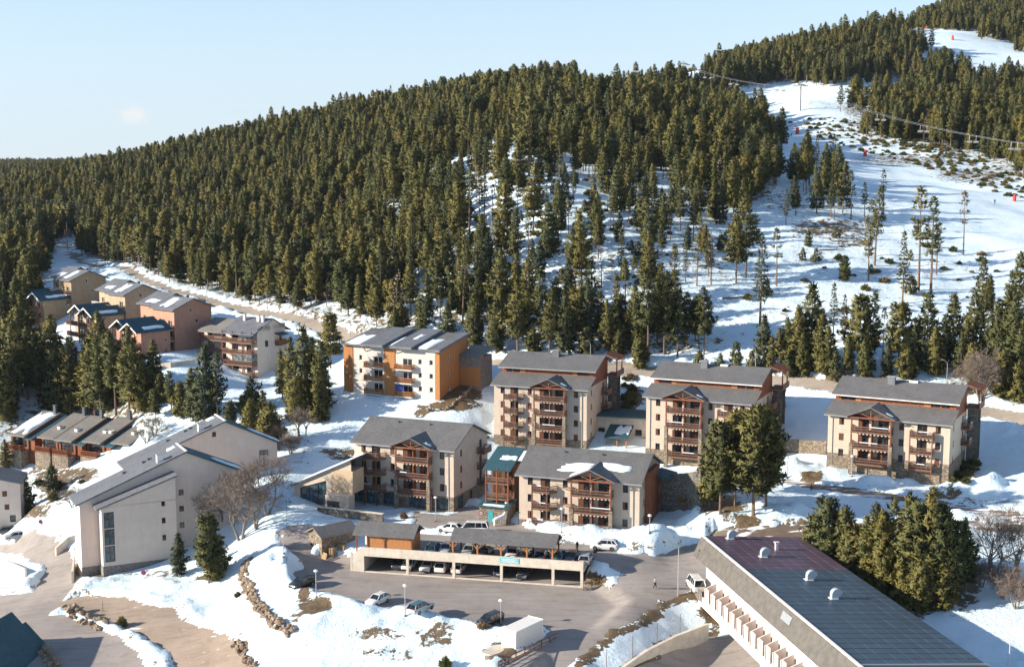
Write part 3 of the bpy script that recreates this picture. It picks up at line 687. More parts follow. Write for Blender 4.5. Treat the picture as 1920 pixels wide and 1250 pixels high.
# trees one can pick out: base pixel, height in pixels, kind, zone
PICK = [
 (1350,962,165,'wide','bank'),(1378,948,170,'wide','bank'),(1412,965,196,'wide','bank'),(1436,948,175,'wide','bank'),(1392,925,150,'wide','bank'),(1330,948,120,'full','bank'),
 (1548,1075,135,'wide','garden'),(1580,1080,122,'wide','garden'),(1600,1090,100,'thicket','garden'),(1620,1095,120,'full','garden'),(1652,1105,140,'wide','garden'),(1720,1118,165,'wide','garden'),(1758,1122,160,'wide','garden'),(1795,1118,130,'wide','garden'),(1525,1065,95,'thicket','garden'),(1636,1100,150,'tall','garden'),(1668,1100,156,'tall','garden'),(1702,1112,176,'full','garden'),(1742,1118,190,'full','garden'),(1772,1122,150,'tall','garden'),(1810,1108,128,'full','garden'),(1607,1062,66,'young','garden'),(1722,1145,90,'thicket','garden'),(1690,1130,80,'thicket','garden'),(1772,1140,76,'thicket','garden'),(1655,1120,70,'thicket','garden'),
 (336,1078,76,'full','wall'),(392,1092,122,'wide','wall'),(404,1084,80,'thicket','wall'),
 (45,962,66,'thicket','gully'),(100,922,44,'young','gully'),(60,842,48,'full','gully'),(10,880,52,'full','gully'),(30,868,46,'full','gully'),
 (572,768,150,'full','mid'),(545,758,122,'full','mid'),(602,772,126,'full','mid'),(530,748,90,'full','mid'),(585,742,105,'full','mid'),(620,690,98,'wide','mid'),(556,790,80,'thicket','mid'),(596,790,70,'thicket','mid'),
 (385,790,136,'full','mid'),(408,792,124,'tall','mid'),(362,785,90,'full','mid'),(322,775,76,'tall','mid'),(432,808,54,'thicket','mid'),(470,810,60,'thicket','mid'),(508,842,84,'thicket','mid'),(492,800,66,'full','mid'),(472,758,46,'young','mid'),(340,782,62,'thicket','mid'),
 (246,705,54,'tall','mid'),(262,770,60,'tall','mid'),
 (1446,700,70,'full','road'),(1476,690,90,'full','road'),(1506,700,76,'full','road'),(1552,700,84,'full','road'),(1590,700,70,'full','road'),(1622,705,60,'thicket','road'),(1664,705,64,'full','road'),(1700,712,56,'thicket','road'),(1752,705,86,'full','road'),(1800,712,84,'full','road'),(1826,720,70,'thicket','road'),(1850,700,110,'tall','road'),(1884,700,140,'full','road'),(1906,735,110,'full','road'),(1432,690,96,'full','road'),(1462,698,80,'tall','road'),(1494,690,112,'full','road'),(1520,688,148,'full','road'),(1538,695,100,'full','road'),(1562,640,104,'slim','road'),(1582,645,88,'slim','road'),(1610,690,128,'wide','road'),(1632,690,136,'tall','road'),(1655,672,90,'slim','road'),(1684,692,116,'wide','road'),(1736,690,130,'full','road'),(1712,695,92,'full','road'),(1786,690,128,'full','road'),(1768,700,100,'tall','road'),(1810,700,90,'full','road'),(1566,712,46,'young','road'),(1480,705,52,'thicket','road'),(1510,705,48,'thicket','road'),(1545,702,40,'young','road'),(1836,690,100,'full','road'),(1868,705,130,'full','road'),(1896,715,150,'full','road'),(1915,730,120,'full','road'),(1880,745,80,'thicket','road'),(1910,755,70,'thicket','road'),
 (1583,526,44,'thicket','slope'),(1707,552,32,'young','slope'),(1640,498,140,'slim','slope'),(1722,545,180,'slim','slope'),(1745,548,165,'slim','slope'),(1456,536,104,'slim','slope'),(1425,610,160,'slim','slope'),(1398,520,150,'tall','slope'),(1380,530,120,'tall','slope'),(1515,462,28,'young','slope'),(1630,480,100,'slim','slope'),(1505,488,22,'young','slope'),(1530,492,24,'young','slope'),
 (1410,700,40,'young','road'),(1380,690,46,'young','road'),(1350,700,36,'young','road'),(1310,698,40,'thicket','road'),(1200,690,60,'thicket','road'),(1160,668,50,'thicket','road'),(1100,672,56,'thicket','road'),(1000,668,52,'thicket','road'),(840,650,80,'full','road'),(790,640,70,'full','road'),(740,640,64,'full','road'),
 (1105,655,130,'tall','road'),(1215,670,160,'tall','road'),(1190,660,120,'full','road'),(1245,664,150,'tall','road'),(1270,668,120,'tall','road'),(930,662,100,'full','road'),(970,664,140,'tall','road'),(1030,665,120,'tall','road'),(890,655,110,'full','road'),(1060,668,110,'full','road'),(1140,660,96,'full','road'),(1320,664,120,'tall','road'),
 (900,330,70,'full','clearing'),(936,345,96,'full','clearing'),(992,330,150,'tall','clearing'),(908,420,110,'slim','clearing'),(880,440,120,'slim','clearing'),(945,470,120,'full','clearing'),(1000,440,130,'tall','clearing'),(1060,430,120,'tall','clearing'),(770,450,120,'slim','clearing'),(850,430,110,'slim','clearing'),(1160,300,60,'tall','clearing'),
]
def spot(u, v):
    p = gpt(u, v); return p.x, p.y, p.z
for u, v, hp, kd, zn in PICK:
    x, y, z = spot(u, v); dist = math.sqrt(x*x+y*y+(z-CAM_H)**2)
    put(x, y, kd, hp*dist/FPX*1.02, zn, z)
def scatter(polys, spacing, kinds, prob, zone, ylim=(150, 1100), xl=None, sc=None):
    ys = np.arange(ylim[0], ylim[1], spacing)
    for y in ys:
        w = .42*y+10
        xs = np.arange(-w, w, spacing)
        xs = xs+rng.uniform(-.45, .45, len(xs))*spacing; yy = y+rng.uniform(-.45, .45, len(xs))*spacing
        z = base_s(xs, yy); u, v = project(xs, yy, z); u = u+70*fbm(xs, yy, 26, 2, 83); v = v+26*fbm(xs, yy, 22, 2, 87)
        ok = pmask(u, v, polys) & (rng.random(len(xs)) < prob*np.clip(1.05+1.3*fbm(xs, yy, 22, 2, 77), .35, 1.1))
        for a, b, c in zip(xs[ok], yy[ok], z[ok]):
            if rd_near(a, b) < 2.2: continue
            put(a, b, random.choice(kinds), None, zone, c, random.choice((1, 1, 1, .72))*random.uniform(*(sc or (.56, 1.06))))
def base_s(x, y):
    i = np.clip(np.searchsorted(gy, y)-1, 0, NY-2); j = np.clip(np.searchsorted(gx, x)-1, 0, NX-2)
    fx = (x-gx[j])/(gx[j+1]-gx[j]); fy = (y-gy[i])/(gy[i+1]-gy[i])
    return (SURF[i, j]*(1-fx)+SURF[i, j+1]*fx)*(1-fy)+(SURF[i+1, j]*(1-fx)+SURF[i+1, j+1]*fx)*fy
def rd_near(x, y): return road_d[min(np.searchsorted(gy, y), NY-1), min(np.searchsorted(gx, x), NX-1)]
scatter(DENSE, 3.8, ['tall']*9+['full']*9+['wide']*7+['slim']*3+['thicket']*2+['dead'], .88, 'slope', (270, 1350))
scatter(MEDIUM, 5.2, ['tall', 'tall', 'slim', 'full', 'slim', 'slim', 'tall', 'dead', 'young'], .6, 'slope', (270, 700), sc=(.6, 1.0))
scatter(SPARSE[:1], 5.4, ['slim', 'tall', 'slim', 'tall', 'full', 'young'], .68, 'clearing', (290, 700), sc=(.55, .95))
scatter(SPARSE[1:], 8.5, ['slim', 'young', 'slim', 'young'], .22, 'clearing', (280, 600))
scatter([[(-40, 680), (40, 680), (110, 725), (190, 750), (300, 770), (290, 802), (120, 792), (-40, 788)]], 3.7, ['full', 'full', 'wide', 'tall', 'thicket'], .85, 'valley', (270, 380), sc=(1.0, 1.35))
scatter([[(-40, 560), (60, 560), (45, 620), (-40, 680)]], 5.5, ['full', 'tall'], .8, 'valley', (330, 460))
scatter([[(215, 725), (330, 715), (345, 785), (260, 795)]], 5, ['full', 'thicket', 'wide'], .75, 'mid', (280, 330))
scatter([[(680, 380), (780, 330), (850, 400), (900, 560), (820, 600), (730, 560)]], 4.9, ['tall', 'slim', 'full', 'wide', 'slim'], .8, 'slope', (290, 520), sc=(.6, 1.05))
# behind the skyline and the far ridge
for y in np.arange(1000, 2450, 7.5):
    xs = np.arange(-.42*y, min(.05*y, 160), 8.5)+rng.uniform(-4, 4); yy = y+rng.uniform(-3.5, 3.5, len(xs)); xs = xs+rng.uniform(-4, 4, len(xs))
    z = base_s(xs, yy); u, v = project(xs, yy, z)
    for a, b, c, p in zip(xs, yy, z, v):
        if p < 360: put(a, b, random.choice(['full', 'tall', 'full']), None, 'far', c, random.uniform(.65, .95))
FO = np.array([f[:7] for f in FOREST], float)
fu, fv = project(FO[:, 0], FO[:, 1], FO[:, 2]+5)
score = np.where((fu > -15) & (fu < 1935) & (fv < 1300), FO[:, 6], 0)
npick = len(PICK); score[:npick] += 10
order = np.argsort(-score); single = set(order[:300].tolist())
LOOK = {'dead': 'grey leafless dead conifer', 'tall': 'tall pine with high open crown', 'full': 'conical pine branching to the ground', 'slim': 'thin pine with sparse narrow crown', 'young': 'small young pine', 'wide': 'broad round-topped pine', 'thicket': 'low bushy pine'}
WHERE = {'bank': 'on the bare bank beside the terrace path', 'garden': 'in the shady thicket behind the solar-panelled roof', 'wall': 'close to the pale pitched block', 'gully': 'in the snowy gully below the brown chalets', 'mid': 'in the snowy hollow between the housing blocks', 'road': 'at the foot of the slope by the upper road', 'slope': 'in the wood on the hillside', 'clearing': 'in the snowy hillside clearing', 'valley': 'in the grove beneath the terraced houses'}
for k in sorted(single):
    x, y, z, i, s_, yaw, _, zn = FOREST[k]; i = int(i); zn = zn if zn in WHERE else 'slope'
    r_ = empty('pine_tree', (x, y, z-.1), yaw); r_.scale = (s_*random.uniform(.92, 1.08), s_*random.uniform(.92, 1.08), s_)
    inst('trunk', TREES[i][2], r_); inst('crown', TREES[i][3], r_)
    tag(r_, LOOK[TREES[i][0]]+' '+WHERE[zn], 'pine tree', TREES[i][0]+' pines '+WHERE[zn])
def instancer(name, pts, coll, label, cat):
    """one object that repeats tree meshes on points: x, y, z, variant, scale, yaw"""
    P = np.array(pts, float); m = bpy.data.meshes.new(name); m.vertices.add(len(P)); m.vertices.foreach_set('co', P[:, :3].astype(np.float32).ravel())
    for nm, ty, c in (('var', 'INT', 3), ('siz', 'FLOAT', 4), ('yaw', 'FLOAT', 5)):
        a = m.attributes.new(nm, ty, 'POINT'); a.data.foreach_set('value', P[:, c].astype(np.int32 if ty == 'INT' else np.float32))
    o = link(bpy.data.objects.new(name, m))
    g = bpy.data.node_groups.new(name+'_nodes', 'GeometryNodeTree')
    g.interface.new_socket('Geometry', in_out='INPUT', socket_type='NodeSocketGeometry'); g.interface.new_socket('Geometry', in_out='OUTPUT', socket_type='NodeSocketGeometry')
    N = g.nodes; gi = N.new('NodeGroupInput'); go = N.new('NodeGroupOutput'); ip = N.new('GeometryNodeInstanceOnPoints'); ci = N.new('GeometryNodeCollectionInfo')
    ci.inputs['Collection'].default_value = coll; ci.inputs['Separate Children'].default_value = True; ci.inputs['Reset Children'].default_value = True
    def at_(nm, ty):
        q = N.new('GeometryNodeInputNamedAttribute'); q.data_type = ty; q.inputs['Name'].default_value = nm; return q.outputs['Attribute']
    cx = N.new('ShaderNodeCombineXYZ'); g.links.new(at_('yaw', 'FLOAT'), cx.inputs['Z'])
    g.links.new(gi.outputs[0], ip.inputs['Points']); g.links.new(ci.outputs[0], ip.inputs['Instance']); ip.inputs['Pick Instance'].default_value = True
    g.links.new(at_('var', 'INT'), ip.inputs['Instance Index']); g.links.new(cx.outputs[0], ip.inputs['Rotation']); g.links.new(at_('siz', 'FLOAT'), ip.inputs['Scale'])
    g.links.new(ip.outputs[0], go.inputs[0])
    o.modifiers.new('scatter', 'NODES').node_group = g
    return tag(o, label, cat, kind='stuff')
instancer('forest', [FOREST[k][:6] for k in range(len(FOREST)) if k not in single], proto, 'mixed pine wood covering the hillside up to the skyline', 'forest')
# low shrubs on the open slope
shr = bpy.data.collections.new('shrub_prototypes'); SHR = []
def bush(seed, R_, H, nt, L, mt):
    r = np.random.default_rng(seed); a = r.random(nt)*6.28; e = r.random(nt)**.7*1.5; q = .5+.5*r.random(nt)
    D = np.stack([np.cos(a)*np.cos(e), np.sin(a)*np.cos(e), np.sin(e)], 1); C = D*np.array([R_, R_, H])*q[:, None]
    V, F = tufts(C, D, r, 7, L, .12); return tri_mesh('bush', V, F, [mt])
for i, (R_, H, nt, mt) in enumerate([(.9, .6, 60, 'needles_dark'), (1.3, .7, 90, 'needles'), (.8, .9, 60, 'needles'), (1.1, .5, 60, 'dry_leaf')]):
    o = bpy.data.objects.new('shrub_%d' % i, bush(i+50, R_, H, nt, .45, mt)); shr.objects.link(o); SHR.append(o.data)
pts = []
SHZ = [([(1480,230),(1560,215),(1700,270),(1940,330),(1940,390),(1750,320),(1560,270)], 4.5, .75), ([(1400,480),(1800,440),(1920,500),(1900,640),(1500,660),(1350,640)], 6.5, .30), ([(760,330),(900,270),(1300,400),(1300,560),(900,560)], 5.0, .4),
       ([(1690,250),(1850,300),(1850,315),(1690,275)], 2.5, .7), ([(640,860),(1170,760),(1200,730),(1160,720),(1150,790)], 5, .1), ([(60,880),(160,880),(200,960),(60,960)], 4.5, .25), ([(540,790),(640,780),(660,860),(560,860)], 5, .15), ([(1440,730),(1470,730),(1460,800),(1440,790)], 1.6, .8), ([(1160,700),(1190,700),(1200,790),(1170,800)], 1.6, .7), ([(1795,800),(1860,800),(1850,830),(1795,830)], 2.5, .5), ([(1780,880),(1830,870),(1830,910),(1780,910)], 2, .6)]
for poly, sp, pr in SHZ:
    for y in np.arange(180, 700, sp):
        xs = np.arange(-.42*y, .42*y, sp)+rng.uniform(-.5, .5)*sp; yy = y+rng.uniform(-.5, .5, len(xs))*sp
        z = base_s(xs, yy); u, v = project(xs, yy, z); ok = inside(u, v, poly) & (rng.random(len(xs)) < pr)
        for a, b, c in zip(xs[ok], yy[ok], z[ok]):
            if rd_near(a, b) > 1: pts.append([a, b, c-.05, random.randrange(4), random.uniform(.5, 1.5), random.random()*6.28])
instancer('undergrowth', pts, shr, 'low dark juniper and dry scrub poking through the snow', 'scrub')
# bare broadleaf trees
def bare_tree(seed, H, spread, stems=1, depth=5, fine=1.0):
    r = random.Random(seed); tk, tw = MB(), MB()
    def rec(p, d, L, rad, k):
        if k == 0 or rad < .008: return
        n_ = 2
        for s_ in range(n_):
            e = p+d*(L/n_); (tk if k >= depth-1 else tw).tube(p, e, rad, rad*.82, 5 if k >= depth-1 else 3, False)
            p = e; rad *= .84; d = (d+Vector((r.gauss(0, .1), r.gauss(0, .1), r.gauss(0, .06)))).normalized()
        for s_ in range(r.choice((3, 4, 4)) if k > 1 else 0):
            ang = r.uniform(.35, .85)*spread; ax_ = d.orthogonal().normalized(); ax_.rotate(Matrix.Rotation(r.random()*6.28, 3, d))
            nd = (Matrix.Rotation(ang, 3, ax_)@d+Vector((0, 0, .12))).normalized()
            rec(p-d*r.random()*L*.4, nd, L*r.uniform(.62, .85), max(rad*r.uniform(.55, .75), .016), k-1)
    for s_ in range(stems):
        a = 6.28*s_/stems; d = Vector((.35*math.cos(a), .35*math.sin(a), 1)).normalized() if stems > 1 else Vector((0, 0, 1))
        rec(Vector((.15*math.cos(a), .15*math.sin(a), -.3)), d, H*.30, H*.018*fine+.02, depth)
    return tk.mesh('trunk', 'bark_grey'), tw.mesh('branches', 'twig')
BT = [bare_tree(3, 9.5, 1.0, 3, 6), bare_tree(5, 9, 1.05, 2, 6), bare_tree(9, 6, .9, 1, 5), bare_tree(12, 8.5, 1.25, 5, 6), bare_tree(15, 5, 1.1, 4, 5)]
BH = [9.5*1.02, 9.0*1.02, 6.*.95, 8.5*.95, 5*.95]
for u, v, hp, k, lab in [
 (452,1010,130,0,'bare grey broadleaf tree with several stems beside the pale blocks'),(415,985,112,1,'leafless grey tree close against the wall of the pale block'),(500,965,112,0,'bare grey tree at the snowy edge of the slope path'),(480,990,95,1,'bare twiggy tree between two other leafless trees near the pale block'),(362,1010,100,1,'leafless tree spreading in front of the grey shaded wall'),
 (560,830,96,2,'thin pale leafless tree in front of the pine clump'),(575,815,70,2,'thin leafless sapling by the pine clump'),(1840,748,105,3,'round bushy leafless tree by the upper road'),(1862,1075,110,0,'bare tree with spreading branches by the trail behind the panelled roof'),(1905,1080,120,1,'leafless tree at the end of the trail behind the panelled roof'),(1880,1120,80,3,'twiggy brown leafless bush on the snowy slope'),(1905,1140,70,3,'large brown thorn bush above the snowy hollow'),(1840,1100,60,3,'brown leafless bush at the edge of the pine thicket'),
 (138,950,52,4,'small bare tree with a few brown leaves on the snow'),(290,815,52,4,'rust coloured leafless tree by the brown chalets'),(275,830,44,4,'low rust coloured leafless bush by the brown chalets'),(520,838,60,3,'grey brown leafless bush under the pines'),(545,850,50,3,'grey leafless bush above the slope path')]:
    x, y, z = spot(u, v); s_ = (1.25 if k < 2 else 1)*hp*math.sqrt(x*x+y*y+(z-61)**2)/FPX/BH[k]
    r_ = empty('bare_tree', (x, y, z-.1), random.random()*6.28); r_.scale = (s_,)*3
    inst('trunk', BT[k][0], r_); inst('branches', BT[k][1], r_); tag(r_, lab, 'bare tree')
x, y, z = spot(1806, 478); s_ = 112*math.sqrt(x*x+y*y)/FPX/TREES[9][1]; r_ = empty('larch_tree', (x, y, z-.1), 1.0); r_.scale = (s_*.9, s_*.9, s_)
inst('trunk', TREES[9][2], r_); inst('crown', TREES[9][3], r_, mat='dry_leaf'); tag(r_, 'thin reddish larch standing alone on the ski slope', 'larch')
print('TREES', len(FOREST), 'shrubs', len(pts))
# ------------------------------------------------------------------ building parts
WCACHE = {}
def win_mesh(w, h, style):
    k = (round(w, 2), round(h, 2), style)
    if k in WCACHE: return WCACHE[k]
    b = .09; f = MB()
    f.box(-w/2, -w/2+b, -.03, .05, -h/2, h/2).box(w/2-b, w/2, -.03, .05, -h/2, h/2)
    f.box(-w/2+b, w/2-b, -.03, .05, h/2-b, h/2).box(-w/2+b, w/2-b, -.03, .05, -h/2, -h/2+b)
    if style in ('two', 'door') or w > 1.3: f.box(-.045, .045, -.02, .04, -h/2+b, h/2-b)
    if style == 'door': f.box(-w/2+b, w/2-b, -.015, .04, -h*.08, -h*.08+.06)
    p = MB().quad((-w/2+.02, .02, -h/2+.02), (w/2-.02, .02, -h/2+.02), (w/2-.02, .02, h/2-.02), (-w/2+.02, .02, h/2-.02))
    s = MB(); n_ = max(2, int(w/.28)); q = w/n_
    for i in range(n_): s.box(-w/2+i*q+.01, -w/2+(i+1)*q-.01, -.05, 0, -h/2, h/2)
    s.box(-w/2+.02, w/2-.02, -.075, -.05, h*.25, h*.25+.12).box(-w/2+.02, w/2-.02, -.075, -.05, -h*.3, -h*.3+.12)
    WCACHE[k] = (f.mesh('window', 'frame_brown'), p.mesh('pane', 'glass'), s.mesh('shutter', 'shutter'))
    return WCACHE[k]
def window(root, u, v, zc, w, h, yaw=0., style='one', state='open', frame=None, pane=None, shut=None):
    """window set .14 m into the wall; yaw 0 faces -v, pi/2 faces +u"""
    f, p, s = win_mesh(w, h, style); n_ = Vector((math.sin(yaw), -math.cos(yaw), 0)); pos = Vector((u, v, zc))-n_*.14
    o = inst('window', f, root, pos, (0, 0, yaw), mat=frame)
    inst('pane', p, o, mat=pane)
    if state == 'closed': inst('shutter', s, o, (0, -.03, 0), mat=shut)
    elif state == 'half':
        inst('shutter', s, o, (-w*.27, -.03, 0), (0, 0, 0), (.46, 1, 1), mat=shut)
    elif state == 'side':
        inst('shutter', s, o, (-w*.80, -.145, 0), (0, 0, 0), (.5, 1, 1), mat=shut)
    return o
def balcony(root, u0, u1, dep, z, mat='timber', rail='timber_pale', skew=0., teeth=True, slabm='timber', snow=True, hgt=1.0, side=None):
    """balcony in front of v=0 (side: function mapping (x,y,z) for other walls)"""
    T = side or (lambda x, y, z_: (x, y, z_))
    s = MB(); P = [T(u0, 0.02, z), T(u0, -dep, z), T(u1-max(skew, 0), -dep, z), T(u1, 0.02, z)]
    s.slab(P, .22); b = s.build('balcony', slabm, root)
    r = MB(); path = [Vector(T(u0, 0, z)), Vector(T(u0, -dep, z)), Vector(T(u1-max(skew, 0), -dep, z)), Vector(T(u1, 0, z))]
    for a, c in zip(path, path[1:]):
        L = (c-a).length
        if L < .2: continue
        d = (c-a)/L; n_ = max(2, int(L/.21))
        for i in range(n_):
            q = a+d*(L*(i+.5)/n_); r.bar(q+Vector((0, 0, .08)), q+Vector((0, 0, hgt-.06)), .15, .035)
        r.bar(a+Vector((0, 0, hgt)), c+Vector((0, 0, hgt)), .13, .09); r.bar(a+Vector((0, 0, .02)), c+Vector((0, 0, .02)), .13, .12)
        r.bar(a+Vector((0, 0, hgt*.55)), c+Vector((0, 0, hgt*.55)), .05, .10)
    r.build('railing', rail, b)
    if teeth:
        t_ = MB(); L = (path[2]-path[1]).length; d = (path[2]-path[1])/L; n_ = int(L/.62)
        for i in range(n_):
            q = path[1]+d*(L*(i+.5)/n_)+Vector((0, 0, -.22)); w = d*.19
            t_.quad(q-w, q+w, q+w*.5+Vector((0, 0, -.2)), q-w*.5+Vector((0, 0, -.2)))
        t_.build('valance', 'cream_render', b)['kind'] = 'stuff'
    if snow and random.random() < .5:
        a, c = path[1]+Vector((0, 0, hgt+.05)), path[2]+Vector((0, 0, hgt+.05)); f0 = random.random()*.5; f1 = f0+random.uniform(.2, .5)
        MB().bar(a.lerp(c, f0)+Vector((0, 0, .03)), a.lerp(c, f1)+Vector((0, 0, .03)), .16, .10).build('railing_snow', 'snow', b)
    return b
def snow_sheet(root, o, a, b, seed, thick=.16, nu=18, nv=10, edge=.22, name='roof_snow'):
    """lying snow with a wavering edge over the parallelogram o + s*a + t*b"""
    r = np.random.default_rng(seed); o, a, b = Vector(o), Vector(a), Vector(b); nrm = a.cross(b).normalized()
    if nrm.z < 0: nrm = -nrm
    V, F = [], []
    ph = r.random(6)*6.28; e0 = lambda t, k: edge*(.5+.5*math.sin(t*5+ph[k]))*(.5+.5*math.sin(t*11+ph[(k+1) % 6]))
    for i in range(nu+1):
        for j in range(nv+1):
            s_, t_ = i/nu, j/nv
            lo, hi = e0(t_, 0)*.6, 1-e0(t_, 1)*.6; l2, h2 = e0(s_, 2), 1-e0(s_, 3)
            ss = lo+(hi-lo)*s_; tt = l2+(h2-l2)*t_
            k = min(1, min(i, nu-i, j, nv-j)/1.5); V.append(o+a*ss+b*tt+nrm*(thick*k+.01*r.random()))
    for i in range(nu):
        for j in range(nv): q = i*(nv+1)+j; F.append((q, q+nv+1, q+nv+2, q+1))
    m = MB(); m.add(V, F); ob = m.build(name, 'snow', root)
    for p in ob.data.polygons: p.use_smooth = True
    return ob
def roof_slab(root, prof, u0, u1, mat, th=.22, name='roof', axis='x'):
    """roof from a top profile [(v,z)...] extruded along u, with thickness"""
    m = MB(); pr = list(prof)+[(p[0], p[1]-th) for p in prof[::-1]]
    return m.prism(pr, axis, u0, u1).build(name, mat, root)
def chimney(root, x, y, z0, z1, w=.9, d=.7, mat='slate_light', cap='metal_grey'):
    o = MB().box(x-w/2, x+w/2, y-d/2, y+d/2, z0, z1).build('chimney', mat, root)
    MB().box(x-w/2-.12, x+w/2+.12, y-d/2-.12, y+d/2+.12, z1+.003, z1+.12).build('cap', cap, o); return o

# ------------------------------------------------------------------ the big timber-balconied apartment houses
FH = 2.87
def chalet(label, pl, pr, ze, n, mirror=False, attic=False, base_h=1.0, depth=15., shops=False, seed=1, snow_dormer=False, group='cream apartment houses'):
    random.seed(seed)
    A, B = at_z(*pl, ze), at_z(*pr, ze); d = B[:2]-A[:2]; L = float(np.hypot(*d)); yaw = math.atan2(d[1], d[0])
    ux = d/L; vx = np.array([-ux[1], ux[0]]); W = L-1.0
    o = A[:2]+ux*.5+vx*.75; E = n*FH-.25; z0 = ze-E
    root = empty('apartment_house', (o[0], o[1], z0), yaw); tag(root, label, 'apartment house', group)
    mu = lambda a, b: (W-b, W-a) if mirror else (a, b)
    b0, b1 = mu(.455*W, .79*W); c0, c1 = mu(.125*W, .31*W)
    small = [mu(.095*W-.45, .095*W+.45), mu(.39*W-.42, .39*W+.42), mu(.885*W-.45, .885*W+.45)]
    front, wins = [], []
    for k in range(n):
        zf = k*FH
        for s_i, (a, b) in enumerate(small):
            if shops and k == 0: continue
            front.append((a, b, zf+.75, zf+2.05)); wins.append(((a+b)/2, zf+1.4, b-a, 1.3, 'one'))
        if not (shops and k == 0):
            q = (c0+c1)/2+(.1 if not mirror else -.1); front.append((q-.85, q+.85, zf+.12, zf+2.25)); wins.append((q, zf+1.185, 1.7, 2.13, 'door'))
            for f in (.27, .76):
                q = b0+(b1-b0)*f; front.append((q-.95, q+.95, zf+.12, zf+2.2)); wins.append((q, zf+1.16, 1.9, 2.08, 'door'))
    if shops:
        for a, b in ((.02, .08), (.115, .25), (.29, .42), (.55, .74), (.83, .96)):
            front.append((a*W, b*W, .25, 2.45)); wins.append(((a+b)*W/2, 1.35, (b-a)*W, 2.2, 'shop'))
    side = []; sw = []
    for k in range(1 if shops else 0, n):
        zf = k*FH
        for v in (3.2,):
            side.append((v-.4, v+.4, zf+.75, zf+2.0)); sw.append((v, zf+1.375, .8, 1.25, 'one'))
        v = depth-3.2; side.append((v-.6, v+.6, zf+.12, zf+2.2)); sw.append((v, zf+1.16, 1.2, 2.08, 'door'))
    if shops:
        side.append((1.5, 4.2, .1, 2.4)); sw.append((2.85, 1.25, 2.7, 2.3, 'shop')); side.append((6.5, 8.2, .1, 2.4)); sw.append((7.35, 1.25, 1.7, 2.3, 'shop'))
    m = MB(); m.facade((0, 0, 0), (1, 0, 0), (0, 1, 0), W, -3, E, front)
    m.facade((W, 0, 0), (0, 1, 0), (-1, 0, 0), depth, -3, E, side)
    m.quad((0, 0, -3), (0, 0, E), (0, depth, E), (0, depth, -3)); m.quad((0, depth, -3), (0, depth, E), (W, depth, E), (W, depth, -3))
    rise = 3.0; hv = depth/2
    if not attic:
        for u in (0, W): m.quad((u, 0, E), (u, hv, E+rise), (u, depth, E))
    m.build('wall', 'cream_render', root, recalc=False)
    # stone plinth, proud of the wall
    bh = .95*FH if shops else base_h
    pl_ = MB()
    def stone(a, b, x): return x
    holes = [r for r in front if r[2] < bh]
    if shops:
        pl_.facade((.0, -.06, 0), (1, 0, 0), (0, 1, 0), W, -3, bh, [(a, b, max(c, -2.9), min(dd, bh-.05)) for a, b, c, dd in holes], .08)
        pl_.facade((W+.06, 0, 0), (0, 1, 0), (-1, 0, 0), depth, -3, bh, [(a, b, c, min(dd, bh-.05)) for a, b, c, dd in side if c < bh], .08)
        pl_.quad((0, -.06, bh), (W+.06, -.06, bh), (W+.06, 0, bh), (0, 0, bh))
    else:
        cuts = [(a, b, max(c, -2.9), bh) for a, b, c, dd in holes]
        pl_.facade((0, -.06, 0), (1, 0, 0), (0, 1, 0), W, -3, bh, cuts, .08)
        pl_.facade((W+.06, -.06, 0), (0, 1, 0), (-1, 0, 0), depth, -3, bh, [(a+.06, b+.06, c, bh) for a, b, c, dd in side if c < bh], .08)
        pl_.facade((-.06, 0, 0), (0, 1, 0), (1, 0, 0), depth, -3, bh, [], .08)
    pl_.build('plinth', 'stone', root, recalc=False)
    for (q, zc, w, h, st) in wins:
        if st == 'shop': window(root, q, 0, zc, w, h, 0, 'two' if w > 2 else 'one', pane='glass_teal' if q < .3*W else 'glass_blue')
        elif st == 'door': window(root, q, 0, zc, w, h, 0, 'door', random.choice(['open', 'half', 'open', 'half']))
        else: window(root, q, 0, zc, w, h, 0, 'one', random.choice(['open', 'closed', 'half', 'half', 'open']))
    for (v, zc, w, h, st) in sw:
        window(root, W, v, zc, w, h, R(90), 'door' if st == 'door' else 'one', random.choice(['open', 'closed', 'half']), pane='glass_blue' if st == 'shop' else None)
    # balconies
    bd, sk = 1.55, (c1-c0)*.28
    for k in range(1 if shops else 0, n):
        zf = k*FH
        if not mirror: balcony(root, c0, c1+.3, 1.3, zf, skew=sk, teeth=k > 0)
        else: balcony(root, c0, c1, 1.3, zf, skew=0, teeth=k > 0)
        balcony(root, b0, b1, bd, zf, teeth=k > 0)
        v = depth-3.2
        if k: balcony(root, v-1.6, v+1.6, 1.5, zf, teeth=False, side=lambda x, y, z_: (W-y, x, z_))
        MB().box((b0+b1)/2-.08, (b0+b1)/2+.08, -1.1, 0, zf+.06, zf+2.3).build('partition', 'timber_red', root)
        if not mirror:
            # sloping rail of the winter screen beside the narrow balconies
            MB().bar((c1+.3, -.9, zf+1.15), (b0-.1, -.35, zf+.45), .08, .12).bar((c1+.3, -.9, zf+1.5), (b0-.1, -.35, zf+.85), .08, .08).build('screen_rail', 'timber_pale', root)
    MB().box(b1-.3, b1-.14, -bd+.3, 0, .02, E-.3).build('bay_side', 'cream_render', root)
    # posts of the projecting bay
    ph = 1.25*FH if n == 3 else 2.05*FH
    for q in (b0+.12, b1-.12):
        MB().box(q-.32, q+.32, -bd-.12, -bd+.5, -3, ph).build('stone_pillar', 'stone', root)
        MB().box(q-.12, q+.12, -bd-.02, -bd+.24, ph, E+.2).build('post', 'timber_red', root)
    for q in (c0+.08, c1-sk-.08 if not mirror else c1-.08):
        MB().box(q-.09, q+.09, -1.34, -1.14, -1.5 if not shops else 0, (n-1)*FH+.9).build('post', 'timber', root)
